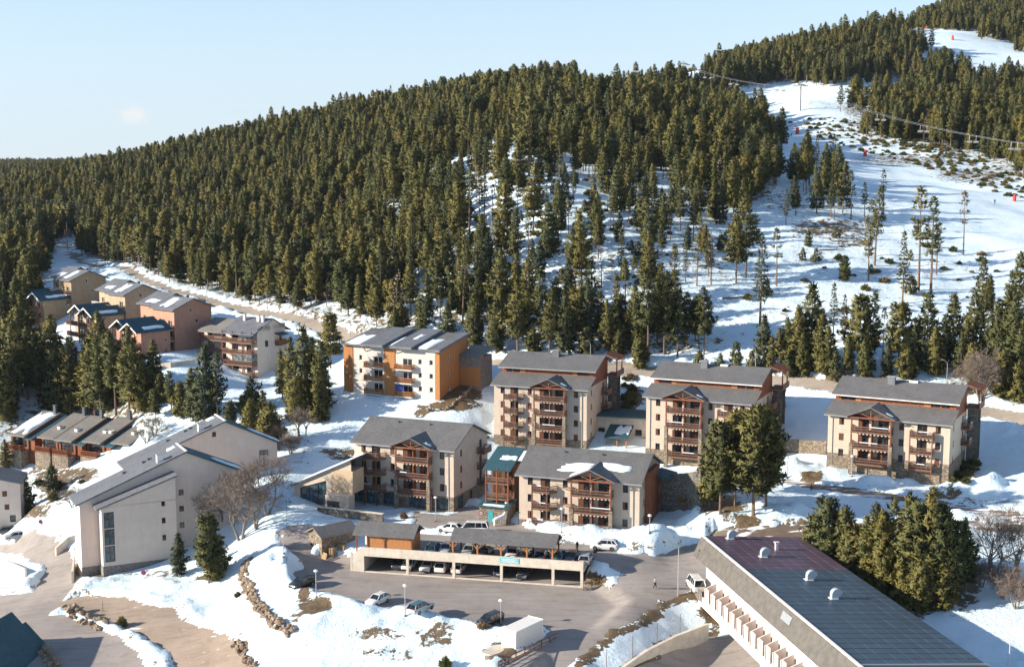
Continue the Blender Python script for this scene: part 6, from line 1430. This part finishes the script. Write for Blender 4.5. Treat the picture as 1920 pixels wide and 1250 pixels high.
# ------------------------------------------------------------------ cars
def loft(secs):
    m = MB(); k = len(secs[0]); vs = [p for s in secs for p in s]; fs = []
    for i in range(len(secs)-1):
        for j in range(k): fs.append((i*k+j, i*k+(j+1) % k, (i+1)*k+(j+1) % k, (i+1)*k+j))
    fs += [tuple(range(k-1, -1, -1)), tuple(range((len(secs)-1)*k, len(secs)*k))]
    return m.add(vs, fs)
def smooth_mesh(mb, name, mat, lv=1):
    me = mb.mesh(name, mat); bm = bmesh.new(); bm.from_mesh(me); bmesh.ops.recalc_face_normals(bm, faces=bm.faces)
    bmesh.ops.bevel(bm, geom=[e for e in bm.edges], offset=.045, segments=2, affect='EDGES', profile=.6, clamp_overlap=True)
    bm.to_mesh(me); bm.free()
    for p in me.polygons: p.use_smooth = True
    return me
CARS = {}
def car_kit(kind):
    if kind in CARS: return CARS[kind]
    L, W, H, hood, cab = {'hatch': (4.1, 1.74, 1.48, .90, (-.24, -.06, .34, .49)), 'wagon': (4.65, 1.8, 1.5, .90, (-.22, -.07, .40, .495)), 'suv': (4.4, 1.84, 1.68, 1.02, (-.25, -.09, .37, .49)), 'sedan': (4.5, 1.78, 1.44, .88, (-.2, -.04, .26, .40)), 'van': (4.9, 1.95, 2.0, 1.08, (-.36, -.22, .44, .5))}[kind]
    b = hood+.08; w = W/2
    def sec(x, zl, zm, zb, ww): return [(x, -ww*.92, zl), (x, -ww, zm), (x, -ww*.93, zb), (x, 0, zb+.03), (x, ww*.93, zb), (x, ww, zm), (x, ww*.92, zl), (x, 0, zl)]
    S = [sec(-.5*L, .34, .5, .62, w*.80), sec(-.465*L, .22, .55, hood*.86, w*.93), sec(-.36*L, .2, .58, hood*.95, w), sec(cab[0]*L, .2, .6, hood+.03, w), sec(.1*L, .2, .62, b, w), sec(.36*L, .2, .62, b+.02, w), sec(.46*L, .24, .62, b, w*.95), sec(.5*L, .36, .6, b*.82, w*.86)]
    body = smooth_mesh(loft(S), 'body', 'paint_white')
    a0, a1, a2, a3 = [c*L for c in cab]
    def gsec(x, z0, z1, wb, wt_): return [(x, -wb, z0), (x, -wt_, z1), (x, wt_, z1), (x, wb, z0)]
    wb, wt2 = w*.90, w*.70
    g = MB(); zb = hood-.02; zt = H-.05
    P = [(a0, -wb, zb), (a0, wb, zb), (a3, wb, b-.03), (a3, -wb, b-.03), (a1, -wt2, zt), (a1, wt2, zt), (a2, wt2, zt), (a2, -wt2, zt)]
    g.add(P, [(4, 5, 6, 7), (0, 1, 5, 4), (1, 2, 6, 5), (2, 3, 7, 6), (3, 0, 4, 7)])
    glass_ = g.mesh('windows', 'car_glass')
    r = MB(); r.add([(a1-.05, -wt2*1.02, zt-.005), (a1-.05, wt2*1.02, zt-.005), (a2+.05, wt2*1.02, zt-.005), (a2+.05, -wt2*1.02, zt-.005), (a1+.12, -wt2*.86, H), (a1+.12, wt2*.86, H), (a2-.12, wt2*.86, H), (a2-.12, -wt2*.86, H)], [(4, 5, 6, 7), (0, 1, 5, 4), (1, 2, 6, 5), (2, 3, 7, 6), (3, 0, 4, 7)])
    roof_ = r.mesh('roof', 'paint_white')
    pz = MB()
    for s_ in (-1, 1):
        pz.bar((a0, s_*wb, zb), (a1, s_*wt2, zt), .07, .07).bar((a3, s_*wb, b-.03), (a2, s_*wt2, zt), .12, .10)
        xm = (a0+a3)/2; pz.bar((xm, s_*wb*1.0, b-.06), (xm+.05, s_*wt2*1.01, zt), .09, .05)
        if kind in ('wagon', 'suv', 'van'): pz.bar((xm+(a3-xm)*.55, s_*wb, b-.05), (a2-(a2-xm)*.42, s_*wt2*1.01, zt), .10, .05)
    pil = pz.mesh('pillars', 'paint_white')
    rw = .31 if kind != 'suv' else .36
    ty = MB().tube((0, -.11, 0), (0, .11, 0), rw, rw, 16).mesh('wheel', 'rubber'); rm = MB().tube((0, -.125, 0), (0, .125, 0), rw*.62, rw*.62, 10).mesh('rim', 'chrome')
    hl = MB().add([(-.487*L, w*.5, .60), (-.487*L, w*.82, .60), (-.45*L, w*.93, .64), (-.45*L, w*.93, .76), (-.475*L, w*.80, .76), (-.475*L, w*.5, .74)], [(0, 1, 2, 3, 4, 5)]).mesh('headlight', 'lamp_clear')
    tl = MB().box(.466*L, .492*L, w*.70, w*.93, .66, .96).mesh('taillight', 'lamp_red')
    ml = MB().box(a0+.25, a0+.45, w*.94, w*1.12, hood-.02, hood+.12).mesh('mirror', 'plastic_black')
    bp = MB().box(-.505*L, -.46*L, -w*.7, w*.7, .26, .40).mesh('grille', 'plastic_black'); np_ = MB().box(.489*L, .502*L, -.26, .26, .55, .66).mesh('number_plate', 'white_plastic')
    CARS[kind] = (L, w, rw, body, glass_, roof_, pil, ty, rm, hl, tl, ml, bp, np_); return CARS[kind]
def flip(me):
    key = me.name+'_mir'
    if key in bpy.data.meshes: return bpy.data.meshes[key]
    m = me.copy(); m.name = key
    for v in m.vertices: v.co.y = -v.co.y
    m.flip_normals(); return m
def car(label, pos, heading, col, kind='hatch', roofcol=None, group='parked cars', tilt=0.):
    L, w, rw, body, gl, rf, pil, ty, rm, hl, tl, ml, bp, np_ = car_kit(kind)
    # built nose to -x
    root = empty('parked_car', pos, R(heading)+math.pi); tag(root, label, 'car', group); pm_ = 'paint_'+col
    inst('body', body, root, mat=pm_); inst('windows', gl, root); inst('roof', rf, root, mat='paint_'+(roofcol or col)); inst('pillars', pil, root, mat=pm_)['kind'] = 'stuff'
    for x in (-.31*L, .295*L):
        for s_ in (-1, 1):
            o = inst('wheel', ty, root, (x, s_*(w-.10), rw)); inst('rim', rm, o)
    for me, nm in ((hl, 'headlight'), (tl, 'taillight'), (ml, 'mirror')): inst(nm, me, root); inst(nm, flip(me), root)
    inst('grille', bp, root); inst('number_plate', np_, root)
    return root
def g_at(u, v): p = gpt(u, v); return p
car('black people carrier by the snow heap at the edge of the parking lot', g_at(567, 1100), 232, 'black', 'suv')
car('white hatchback alone in the open parking lot', g_at(708, 1131), 236, 'white', 'hatch')
car('silver estate car with dark roof in the open parking lot', g_at(789, 1145), 56, 'silver', 'wagon', 'teal')
car('black estate car beside the white container', g_at(918, 1169), 232, 'black', 'wagon')
H77 = math.degrees(DYAW)+90
def dcar(px, v, z, lab, hd, col, kind, roofcol=None):
    u = (px-678)/(1093-678)*DL; p = dk(u, v, z); car(lab, p, hd, col, kind, roofcol)
for px, col, kind, hd, lab in ((738, 'darkgrey', 'hatch', H77+180, 'dark grey hatchback deepest under the car park'), (757, 'white', 'hatch', H77+180, 'white hatchback beside the dark grey one under the car park'), (793, 'white', 'sedan', H77+180, 'low white saloon under the car park behind a concrete column'), (822, 'white', 'suv', H77, 'white sport utility car under the car park'), (853, 'white', 'hatch', H77, 'white hatchback half behind a column under the car park'), (933, 'darkblue', 'hatch', H77, 'dark blue hatchback parked under the blue banner'), (977, 'grey', 'wagon', H77+180, 'grey estate car in the wide open bay under the car park')):
    dcar(px, 3.6, -3.02, lab, hd, col, kind)
for px, col, kind, hd, lab in ((812, 'teal', 'wagon', H77, 'teal estate car on the deck next to the timber shed'), (836, 'silver', 'hatch', H77+180, 'silver hatchback on the deck beside the first carport post'), (880, 'silver', 'wagon', H77+180, 'silver estate car under the carport roof'), (912, 'black', 'hatch', H77, 'black hatchback under the carport roof'), (962, 'white', 'sedan', H77+180, 'white saloon under the carport roof'), (984, 'darkgrey', 'wagon', H77, 'dark grey estate car under the carport roof'), (1016, 'darkblue', 'hatch', H77, 'dark blue hatchback at the end of the carport'), (1048, 'teal', 'suv', H77, 'teal car on the open deck just past the carport'), (1070, 'black', 'hatch', H77+180, 'black hatchback between two cars on the open deck'), (1098, 'silver', 'wagon', H77, 'blue-silver estate car at the deck corner by the parapet')):
    dcar(px-6, 3.3, .01, lab, hd, col, kind)
car('white hatchback with red lights on the street before the shops', g_at(843, 996), 160, 'white', 'hatch')
car('white van by the snow bank on the street before the porch', g_at(888, 999), 175, 'white', 'van')
car('dark car parked along the snow bank behind the carport', g_at(935, 1010), 172, 'darkgrey', 'wagon')
car('silver estate car parked along the snow bank behind the carport', g_at(988, 1018), 170, 'silver', 'wagon')
car('white sport utility car standing alone on the street by the snow bank', g_at(1133, 1029), 168, 'white', 'suv')
car('white van parked against the end of the long white building', g_at(1304, 1103), 97, 'white', 'van')
car('dark blue car on the upper road next to the orange-clad block', g_at(884, 684), 160, 'darkblue', 'hatch')
car('silver car half sunk in the snow by the lower road bend', g_at(30, 1010), 200, 'silver', 'hatch')
car('dark car in the snow against the small pale house', g_at(8, 1000), 195, 'darkgrey', 'hatch')
# ------------------------------------------------------------------ lamps, poles, signs
def ball_lamp(label, u, v, hp, group='white post lamps'):
    p = gpt(u, v); h = hp*math.sqrt(p.x**2+p.y**2+(p.z-61)**2)/FPX
    r_ = empty('post_lamp', p); tag(r_, label, 'lamp', group)
    MB().tube((0, 0, -1.0), (0, 0, h-.25), .085, .06, 8).build('pole', 'metal_grey', r_)
    hd = MB(); secs = [(.09, h-.28), (.26, h-.18), (.33, h-.05), (.30, h+.07), (.12, h+.15)]
    for (r0, z0), (r1, z1) in zip(secs, secs[1:]): hd.tube((0, 0, z0), (0, 0, z1), r0, r1, 10, False)
    hd.tube((0, 0, h+.15), (0, 0, h+.17), .12, .02, 10); hd.build('lamp_head', 'white_plastic', r_); MB().tube((0, 0, -.2), (0, 0, .15), .16, .14, 8).build('foot', 'metal_dark', r_)
for lab, u, v, hp in (('white post lamp at the lot edge by the black people carrier', 593, 1119, 50), ('white post lamp between the white hatchback and the silver estate car', 760, 1154, 58), ('white post lamp by the white container', 939, 1170, 46), ('white post lamp in the snow near the stone hut', 532, 1037, 33), ('white post lamp in front of the shops house', 817, 977, 46), ('white post lamp by the animal statue', 950, 975, 34), ('white post lamp before the balconies of the three-storey house', 1053, 998, 46), ('white post lamp on the snow bank at the corner of the three-storey house', 1218, 998, 33), ('white post lamp on the snow beneath the pines and the stone wall', 1476, 895, 38), ('white post lamp before the house beside the terrace path', 1597, 893, 38)): ball_lamp(lab, u, v, hp)
def street_lamp(label, u, v, hp, arm=1.2, side=-1):
    p = gpt(u, v); h = hp*math.sqrt(p.x**2+p.y**2+(p.z-61)**2)/FPX
    r_ = empty('street_lamp', p); tag(r_, label, 'street lamp', 'tall street lamps'); m = MB().tube((0, 0, -1), (0, 0, h*.86), .11, .07, 8)
    prev = (0, 0, h*.86)
    for t in np.linspace(.2, 1, 6):
        q = (side*arm*math.sin(t*1.4), 0, h*.86+h*.14*math.sin(t*1.57)); m.tube(prev, q, .06, .05, 6); prev = q
    m.build('pole', 'metal_grey', r_); MB().box(prev[0]-.55 if side < 0 else prev[0]-.1, prev[0]+.1 if side < 0 else prev[0]+.55, -.14, .14, prev[2]-.1, prev[2]+.05).build('lamp_head', 'metal_grey', r_)
for a in (('tall curved street lamp at the kerb beside the walking person', 1271, 1117, 106, 1.6, -1), ('street lamp with curved arm behind the house by the terrace path', 1775, 722, 46, .8, -1), ('street lamp on the upper road behind the pine-hidden house', 1416, 712, 62, .5, -1), ('street lamp on the upper road above the first red attic', 1107, 690, 52, .5, -1), ('street lamp on the upper road among the firs by the orange-clad block', 657, 632, 36, .5, -1), ('street lamp on the upper road above the veranda block', 502, 592, 40, .5, -1), ('street lamp on the upper road above the pink terraced house', 388, 566, 36, .5, -1)): street_lamp(*a)
def pole(name, label, u, v, hp, r=.05, mat='timber', cat='pole', group=None, lean_=(0, 0)):
    p = gpt(u, v); h = hp*math.sqrt(p.x**2+p.y**2+(p.z-61)**2)/FPX; r_ = empty(name, p); tag(r_, label, cat, group)
    MB().tube((0, 0, -.8), (lean_[0], lean_[1], h), r, r*.8, 6).build('shaft', mat, r_); MB().tube((lean_[0], lean_[1], h), (lean_[0], lean_[1], h+.06), r*1.3, r*.6, 6).build('cap', mat, r_); return r_, h
for u, v, hp in ((1137, 1262, 46), (1186, 1238, 46), (1232, 1214, 46), (1275, 1192, 42)): pole('marker_stake', 'thin brown stake in the snowy wedge above the courtyard', u, v, hp, .045, 'timber', 'stake', 'stakes in the snowy wedge')
pole('tall_mast', 'tall thin pinkish pole in the shaded snow beyond the panelled roof', 1891, 1262, 120, .06, 'fin_pink', 'pole')
pole('thin_post', 'thin dark post in the snow below the pool wing', 538, 985, 38, .03, 'metal_dark', 'pole')
pole('utility_pole', 'wooden utility pole where the upper road enters the wood', 127, 470, 50, .14, 'bark_grey', 'pole')
pw = empty('power_line', at_y(60, 372, 520)); tag(pw, 'power cable crossing in front of the far wood', 'power line'); o = Vector(at_y(60, 372, 520)); pts = [Vector(at_y(u, v, y))-o for u, v, y in ((-60, 374, 500), (0, 372, 510), (60, 372, 520), (110, 380, 530), (175, 391, 545))]
m = MB(); [m.tube(a, b, .07, .07, 4) for a, b in zip(pts, pts[1:])]; m.build('cable', 'metal_grey', pw)
for q in (pts[2], pts[4]):
    g_ = gz(q.x+o.x, q.y+o.y); MB().tube((q.x, q.y, g_-o.z-1), q+Vector((0, 0, .6)), .16, .12, 6).build('support', 'bark_grey', pw)
def round_sign(label, u, v, hp, face, rim):
    p = gpt(u, v); h = hp*math.sqrt(p.x**2+p.y**2+(p.z-61)**2)/FPX; r_ = empty('round_sign', p); tag(r_, label, 'road sign')
    MB().tube((0, 0, -.6), (0, 0, h), .035, .035, 6).build('post', 'metal_grey', r_); d = MB().tube((0, -.04, h-.1), (0, -.06, h-.1), .42, .42, 20).build('disc', rim, r_); MB().tube((0, -.062, h-.1), (0, -.072, h-.1), .30, .30, 20).build('face', face, d)
    return r_, h
sgn, h = round_sign('round blue no-parking sign with red rim before the pale block', 270, 1090, 18, 'blue_screen', 'red_plastic'); MB().bar((-.22, -.078, h+.12), (.22, -.078, h-.32), .02, .07).build('bar', 'red_plastic', sgn)
sgn, h = round_sign('round red no-entry sign at the porch forecourt', 902, 983, 23, 'white_plastic', 'red_plastic'); MB().box(-.24, .24, -.08, -.073, h-.15, h-.05).build('bar', 'red_plastic', sgn)
round_sign('round red-rimmed sign in the shaded snow of the gully', 77, 992, 15, 'blue_screen', 'red_plastic')
round_sign('round white sign on the deck corner of the car park', 1090, 1056, 16, 'white_plastic', 'metal_grey')
pole('tee_post', 'thin metal post with crossbar beside the dirt track', 193, 1146, 18, .04, 'metal_dark', 'post')
# ------------------------------------------------------------------ stones
STN = []
for k in range(8):
    bm = bmesh.new(); bmesh.ops.create_icosphere(bm, subdivisions=1, radius=1.0); r = random.Random(k+5)
    for v in bm.verts: v.co = v.co*(1+r.uniform(-.28, .22)); v.co.z *= .72; v.co.x *= 1.25
    me = bpy.data.meshes.new('stone'); bm.to_mesh(me); bm.free(); me.materials.append(MATS['boulder']); STN.append(me)
def boulder_wall(label, pix, width, rows, sz, seed, cat='boulder wall', lift=.3):
    r = random.Random(seed); P = [gpt(u, v) for u, v in pix]; root = empty('boulder_wall', P[0]); tag(root, label, cat); o = P[0]
    for a, b in zip(P, P[1:]):
        L = (b-a).length; n_ = max(1, int(L/(sz*.75)))
        d = (b-a).normalized(); nn = Vector((-d.y, d.x, 0)).normalized()
        for i in range(n_):
            for k in range(rows):
                q = a+d*(L*(i+r.random()*.6+.2)/n_)+nn*((k-(rows-1)/2)*width/rows+r.uniform(-.2, .2)); q.z = float(surf(q.x, q.y))+lift*(1 if k else .2)+r.uniform(-.1, .25)
                s_ = sz*r.uniform(.55, 1.1)*.62; inst('stone', r.choice(STN), root, q-o, (r.random()*.6, r.random()*.6, r.random()*6.28), (s_, s_*r.uniform(.8, 1.1), s_*r.uniform(.8, 1.3)))
    return root
boulder_wall('curved wall of brown boulders holding the snow bank beside the parking lot', [(464, 1052), (456, 1078), (470, 1112), (492, 1145), (518, 1168), (550, 1188)], 1.3, 3, .95, 1, lift=.12)
boulder_wall('short broken wall of brown boulders above the dirt track', [(438, 1204), (455, 1222), (478, 1252)], 1.0, 2, .85, 2, lift=.12)
boulder_wall('row of pale boulders in the snow between the lower road and the dirt track', [(124, 1138), (145, 1156), (170, 1163), (198, 1172)], 2.0, 2, 1.1, 3)
boulder_wall('scattered dark rocks under the steep dark roof', [(78, 1218), (95, 1236), (104, 1250)], 1.8, 2, 1.0, 4)
boulder_wall('rough stones edging the bare bank under the orange-clad block', [(800, 772), (840, 768), (872, 742), (895, 706)], 1.0, 1, .8, 5)
# pallets by the hut
pl_ = MB()
pb_ = MB().box(0, 1.2, 0, .1, 0, .02).mesh('plank', 'pallet_wood'); bk = MB().box(0, .12, 0, 1.0, 0, .10).mesh('block', 'pallet_wood')
def pallet(label, pos, yaw, n, upright=False):
    root = empty('pallet_stack', pos, yaw); tag(root, label, 'pallets')
    for k in range(n):
        z = k*.16
        for i in range(6): inst('plank', pb_, root, (0, .18*i, z+.12))
        for x in (0, .54, 1.08): inst('bearer', bk, root, (x, 0, z))
    if upright: root.rotation_euler = (R(72), 0, yaw)
hp_ = gpt(612, 1042); pallet('stack of pale wooden pallets before the stone hut', hp_, R(-30), 9)
pallet('second lower stack of wooden pallets against the hut wall', gpt(632, 1032), R(-20), 6); pallet('wooden pallet leaning against the stone hut', gpt(604, 1046), R(-50), 1, True)
# small shrubs one can pick out
def shrub(label, u, v, hp, k, mat=None):
    p = gpt(u, v); s_ = hp*math.sqrt(p.x**2+p.y**2+(p.z-61)**2)/FPX/.8; r_ = empty('shrub', p, random.random()*6); r_.scale = (s_*.7, s_*.7, s_); tag(r_, label, 'shrub'); inst('foliage', SHR[k], r_, mat=mat)
    MB().tube((0, 0, -.2), (0, 0, .4), .05, .03, 5).build('stem', 'bark', r_)
shrub('small green fir seedling on the snow berm by the lower road', 228, 1174, 13, 2); shrub('rust coloured shrub at the stone pillar of the shops house', 757, 972, 9, 2, 'dry_leaf'); shrub('dark conical bush on the snow at the lot bank', 834, 1252, 16, 2)
shrub('brown bush on the snow bank below the black estate car', 905, 1176, 10, 3); shrub('small dark bush under the veranda block', 470, 770, 30, 0); shrub('dry brown bush beside the dark stone retaining wall', 1300, 940, 26, 3)
shrub('green bush in the boulders of the lower bank', 446, 1118, 8, 0)
# ------------------------------------------------------------------ people and the statue
def skin_body(name, pts, edges, rad, mat, parent, lv=2):
    me = bpy.data.meshes.new(name); me.from_pydata([Vector(p) for p in pts], edges, []); o = bpy.data.objects.new(name, me); link(o, parent)
    me.materials.append(MATS[mat]); sk = o.modifiers.new('skin', 'SKIN'); sk.use_smooth_shade = True
    for v, r in zip(me.skin_vertices[0].data, rad): v.radius = (r, r) if not isinstance(r, tuple) else r
    me.skin_vertices[0].data[0].use_root = True
    sb = o.modifiers.new('sub', 'SUBSURF'); sb.levels = sb.render_levels = lv; return o
simple('jacket_dark', (.045, .045, .055), .8, .2, 6); simple('jacket_tan', (.30, .24, .19), .8, .2, 6); simple('jacket_red', (.40, .05, .04), .8, .2, 6); simple('trousers', (.03, .032, .04), .8, .2, 6); simple('hair', (.03, .02, .015), .8, .2, 6); simple('jacket_blue', (.05, .10, .25), .8, .2, 6)
def person(label, pos, yaw, jacket, stride=.3, skis=False, scale=1.0):
    root = empty('person', pos, yaw); root.scale = (scale,)*3; tag(root, label, 'person'); s_ = stride
    hip, knl, knr, anl, anr = (0, 0, .93), (.10, -s_*.55, .52), (-.10, s_*.35, .50), (.11, -s_*.75, .09), (-.11, s_*1.0, .12)
    P = [hip, (0, -.02, 1.15), (0, -.02, 1.38), (0, -.02, 1.50), (0, -.04, 1.58), (0, -.05, 1.70), (.09, 0, .90), knl, anl, (.11, -s_*.75-.16, .05), (-.09, 0, .90), knr, anr, (-.11, s_*1.0-.14, .05), (.19, -.02, 1.40), (.25, .12, 1.14), (.24, .02, .92), (.24, -.02, .84), (-.19, -.02, 1.40), (-.25, -.12, 1.14), (-.23, -.26, .97), (-.22, -.32, .93)]
    E = [(0, 1), (1, 2), (2, 3), (3, 4), (4, 5), (0, 6), (6, 7), (7, 8), (8, 9), (0, 10), (10, 11), (11, 12), (12, 13), (2, 14), (14, 15), (15, 16), (16, 17), (2, 18), (18, 19), (19, 20), (20, 21)]
    Rr = [.13, .135, .15, .055, .095, .085, .095, .065, .045, .045, .095, .065, .045, .045, .07, .05, .04, .035, .07, .05, .04, .035]
    skin_body('body', P, E, Rr, 'skin', root)
    J = [(0, 0, .88), (0, -.02, 1.15), (0, -.02, 1.40), (0, -.02, 1.49), (.2, -.02, 1.41), (.255, .125, 1.14), (.245, .03, .94), (-.2, -.02, 1.41), (-.255, -.125, 1.14), (-.235, -.25, .98)]
    skin_body('jacket', J, [(0, 1), (1, 2), (2, 3), (2, 4), (4, 5), (5, 6), (2, 7), (7, 8), (8, 9)], [.175, .165, .175, .07, .09, .07, .06, .09, .07, .06], jacket, root)
    T = [(0, 0, .92), (.095, 0, .88), knl, (anl[0], anl[1], anl[2]+.03), (-.095, 0, .88), knr, (anr[0], anr[1], anr[2]+.03)]
    skin_body('trousers', T, [(0, 1), (1, 2), (2, 3), (0, 4), (4, 5), (5, 6)], [.15, .115, .085, .065, .115, .085, .065], 'trousers', root)
    skin_body('hair', [(0, -.02, 1.72), (0, .035, 1.68), (0, .03, 1.60)], [(0, 1), (1, 2)], [.085, .085, .06], 'hair', root)
    if skis:
        for x, k in ((.11, anl), (-.11, anr)): MB().box(x-.05, x+.05, k[1]-.9, k[1]+.7, -.01, .03).build('ski', 'red_plastic', root)
        for x in (.27, -.25): MB().tube((x, -.1, .0), (x, -.05, 1.0), .012, .012, 4).build('ski_pole', 'metal_dark', root)
person('person in a pale jacket and dark trousers walking across the street', gpt(1228, 1103), R(100), 'jacket_tan', .32)
person('small person in a red jacket on the terrace path', gpt(1521, 920), R(40), 'jacket_red', .1, scale=.8)
person('skier in dark clothes part way up the ski slope', gpt(1564, 285), R(-30), 'jacket_dark', .1, True); person('skier bending down the ski slope near a red cannon base', gpt(1865, 383), R(-60), 'jacket_blue', .2, True)
person('person in a dark jacket standing at the far end of the carport', gpt(1059, 998) if False else dk(DL*.93, 8.5, 0.02), R(20), 'jacket_dark', .15)
st = empty('animal_statue', gpt(936, 985), R(15)); tag(st, 'white life-size animal statue on the forecourt', 'statue')
skin_body('body', [(0, 0, 1.3), (-.8, 0, 1.3), (.5, 0, 1.35), (.85, 0, 1.75), (1.0, 0, 2.1), (1.35, 0, 2.0), (-.8, .2, .7), (-.85, .2, .05), (-.8, -.2, .7), (-.85, -.2, .05), (.5, .2, .7), (.5, .2, .05), (.5, -.2, .7), (.5, -.2, .05), (-1.05, 0, 1.2), (-1.15, 0, .8), (.95, .1, 2.35), (.95, -.1, 2.35)], [(0, 1), (0, 2), (2, 3), (3, 4), (4, 5), (1, 6), (6, 7), (1, 8), (8, 9), (2, 10), (10, 11), (2, 12), (12, 13), (1, 14), (14, 15), (4, 16), (4, 17)], [.32, .32, .33, .24, .2, .12, .13, .08, .13, .08, .12, .08, .12, .08, .08, .05, .05, .05], 'white_plastic', st)
# ------------------------------------------------------------------ ski lift and slope furniture
def pylon(label, u, v, hp, yaw):
    p = Vector(gpt(u, v)); h = hp*math.sqrt(p.x**2+p.y**2)/FPX; r_ = empty('lift_pylon', p, yaw); tag(r_, label, 'lift pylon', 'chairlift pylons')
    MB().tube((0, 0, -1), (0, 0, h), .55, .38, 10).build('mast', 'metal_grey', r_); MB().box(-3.4, 3.4, -.25, .25, h, h+.5).build('crossarm', 'metal_grey', r_)
    for x in (-3.0, 3.0): MB().box(x-.2, x+.2, -2.2, 2.2, h-.5, h-.05).build('sheave_train', 'metal_dark', r_)
    MB().bar((-1.6, 0, h+.5), (0, 0, h+1.8), .15, .15).bar((1.6, 0, h+.5), (0, 0, h+1.8), .15, .15).build('lifting_frame', 'metal_grey', r_)
    return p, h
yl = R(48)
p1, h1 = pylon('grey chairlift pylon standing on the ski slope', 1500, 208, 46, yl); p2, h2 = pylon('grey chairlift pylon among the trees near the ridge', 1281, 168, 46, yl)
e3 = Vector(at_y(1990, 278, 452)); off = Vector((math.cos(yl), math.sin(yl), 0))*3.0
cb = empty('lift_cable', p1); tag(cb, 'pair of chairlift cables strung between the pylons', 'cable')
def sag(a, b, s_, n_=14): return [a.lerp(b, t)-Vector((0, 0, s_*4*t*(1-t))) for t in np.linspace(0, 1, n_)]
lines = []
for sg_ in (-1, 1):
    A, B = p2+Vector((0, 0, h2-.5))+off*sg_, p1+Vector((0, 0, h1-.5))+off*sg_; L1 = sag(A, B, 3); L2 = sag(B, e3+off*sg_, 4, 24); L0 = sag(A+(A-B)*.8+Vector((0, 0, 6)), A, 2)
    for nm, P in (('cable_span', L1), ('cable_span', L2)):
        m = MB(); [m.tube(a-p1, b-p1, .05, .05, 4, False) for a, b in zip(P, P[1:])]; m.build(nm, 'metal_grey', cb)
    lines.append((L1, L2))
def chair_lift_seat(p, yaw):
    r_ = empty('lift_chair', p, yaw); tag(r_, 'empty two-seat chair hanging from the chairlift cable', 'lift chair', 'chairs on the chairlift')
    MB().tube((0, 0, 0), (0, .35, -2.0), .05, .05, 5).tube((0, .35, -2.0), (0, .2, -2.6), .05, .05, 5).build('hanger', 'metal_grey', r_)
    MB().box(-1.0, 1.0, -.3, .25, -2.75, -2.65).build('seat', 'metal_dark', r_); MB().box(-1.0, 1.0, .25, .32, -2.6, -1.95).build('backrest', 'metal_dark', r_); MB().bar((-1, -.35, -2.2), (1, -.35, -2.2), .06, .06).build('safety_bar', 'metal_grey', r_)
for L1, L2 in lines:
    for P, fr_ in ((L1, (3, 6, 9, 11)), (L2, (5, 9, 13, 17, 20))):
        for k in fr_: chair_lift_seat(P[k], yl+R(90))
def cannon(label, u, v, hp, lance=True):
    p = gpt(u, v); h = hp*math.sqrt(p.x**2+p.y**2)/FPX; r_ = empty('snow_cannon', p); tag(r_, label, 'snow cannon', 'snow cannons along the piste')
    m = MB().tube((0, 0, -.3), (0, 0, h*.75), h*.30, h*.22, 10).tube((0, 0, h*.75), (0, 0, h), h*.22, h*.12, 10); m.build('padding', 'red_plastic', r_)
    if lance: MB().tube((0, 0, h*.8), (-1.2, 0, h*1.9), .08, .05, 6).build('lance', 'metal_grey', r_)
for a in (('red padded snow cannon just below the chairlift pylon', 1495, 251, 12, False), ('red padded snow cannon half way along the piste edge', 1622, 293, 12, False), ('red padded snow cannon low on the piste edge', 1902, 377, 12, False), ('red snow cannon with raised lance at the top of the upper piste', 1738, 54, 7, True), ('small red snow cannon at the edge of the upper piste', 1786, 75, 8, True)): cannon(*a)
# fallen logs on the slope
for i, (u, v, a) in enumerate([(1010, 520, .2), (1330, 500, .5), (1600, 460, -.2), (1380, 560, .3), (1560, 470, .1), (870, 480, .2)]):
    p = gpt(u, v); r_ = empty('fallen_log', p+Vector((0, 0, .2)), a); tag(r_, 'fallen dark log lying in the snow of the clearing', 'log', 'fallen logs'); MB().tube((-3.5, 0, 0), (3.5, .3, .15), .22, .12, 7).build('stem', 'bark', r_); MB().tube((1, .1, .1), (1.8, .9, .5), .06, .03, 4).build('limb', 'bark', r_)
# ------------------------------------------------------------------ thin winter air
hz = MB().box(-1500, 1500, -60, 3300, -40, 330).build('haze', None); hz['kind'] = 'stuff'; tag(hz, 'thin pale haze lying over the whole valley', 'haze')
hm = bpy.data.materials.new('haze'); hm.use_nodes = True; ht = hm.node_tree; ht.nodes.clear(); ho = ht.nodes.new('ShaderNodeOutputMaterial'); hv_ = ht.nodes.new('ShaderNodeVolumePrincipled')
hv_.inputs['Color'].default_value = (.72, .84, .95, 1); hv_.inputs['Density'].default_value = 0.00003; hv_.inputs['Anisotropy'].default_value = .2
ht.links.new(hv_.outputs[0], ho.inputs['Volume']); hz.data.materials.append(hm)
SC.cycles.volume_bounces = 0; SC.cycles.volume_step_rate = 10
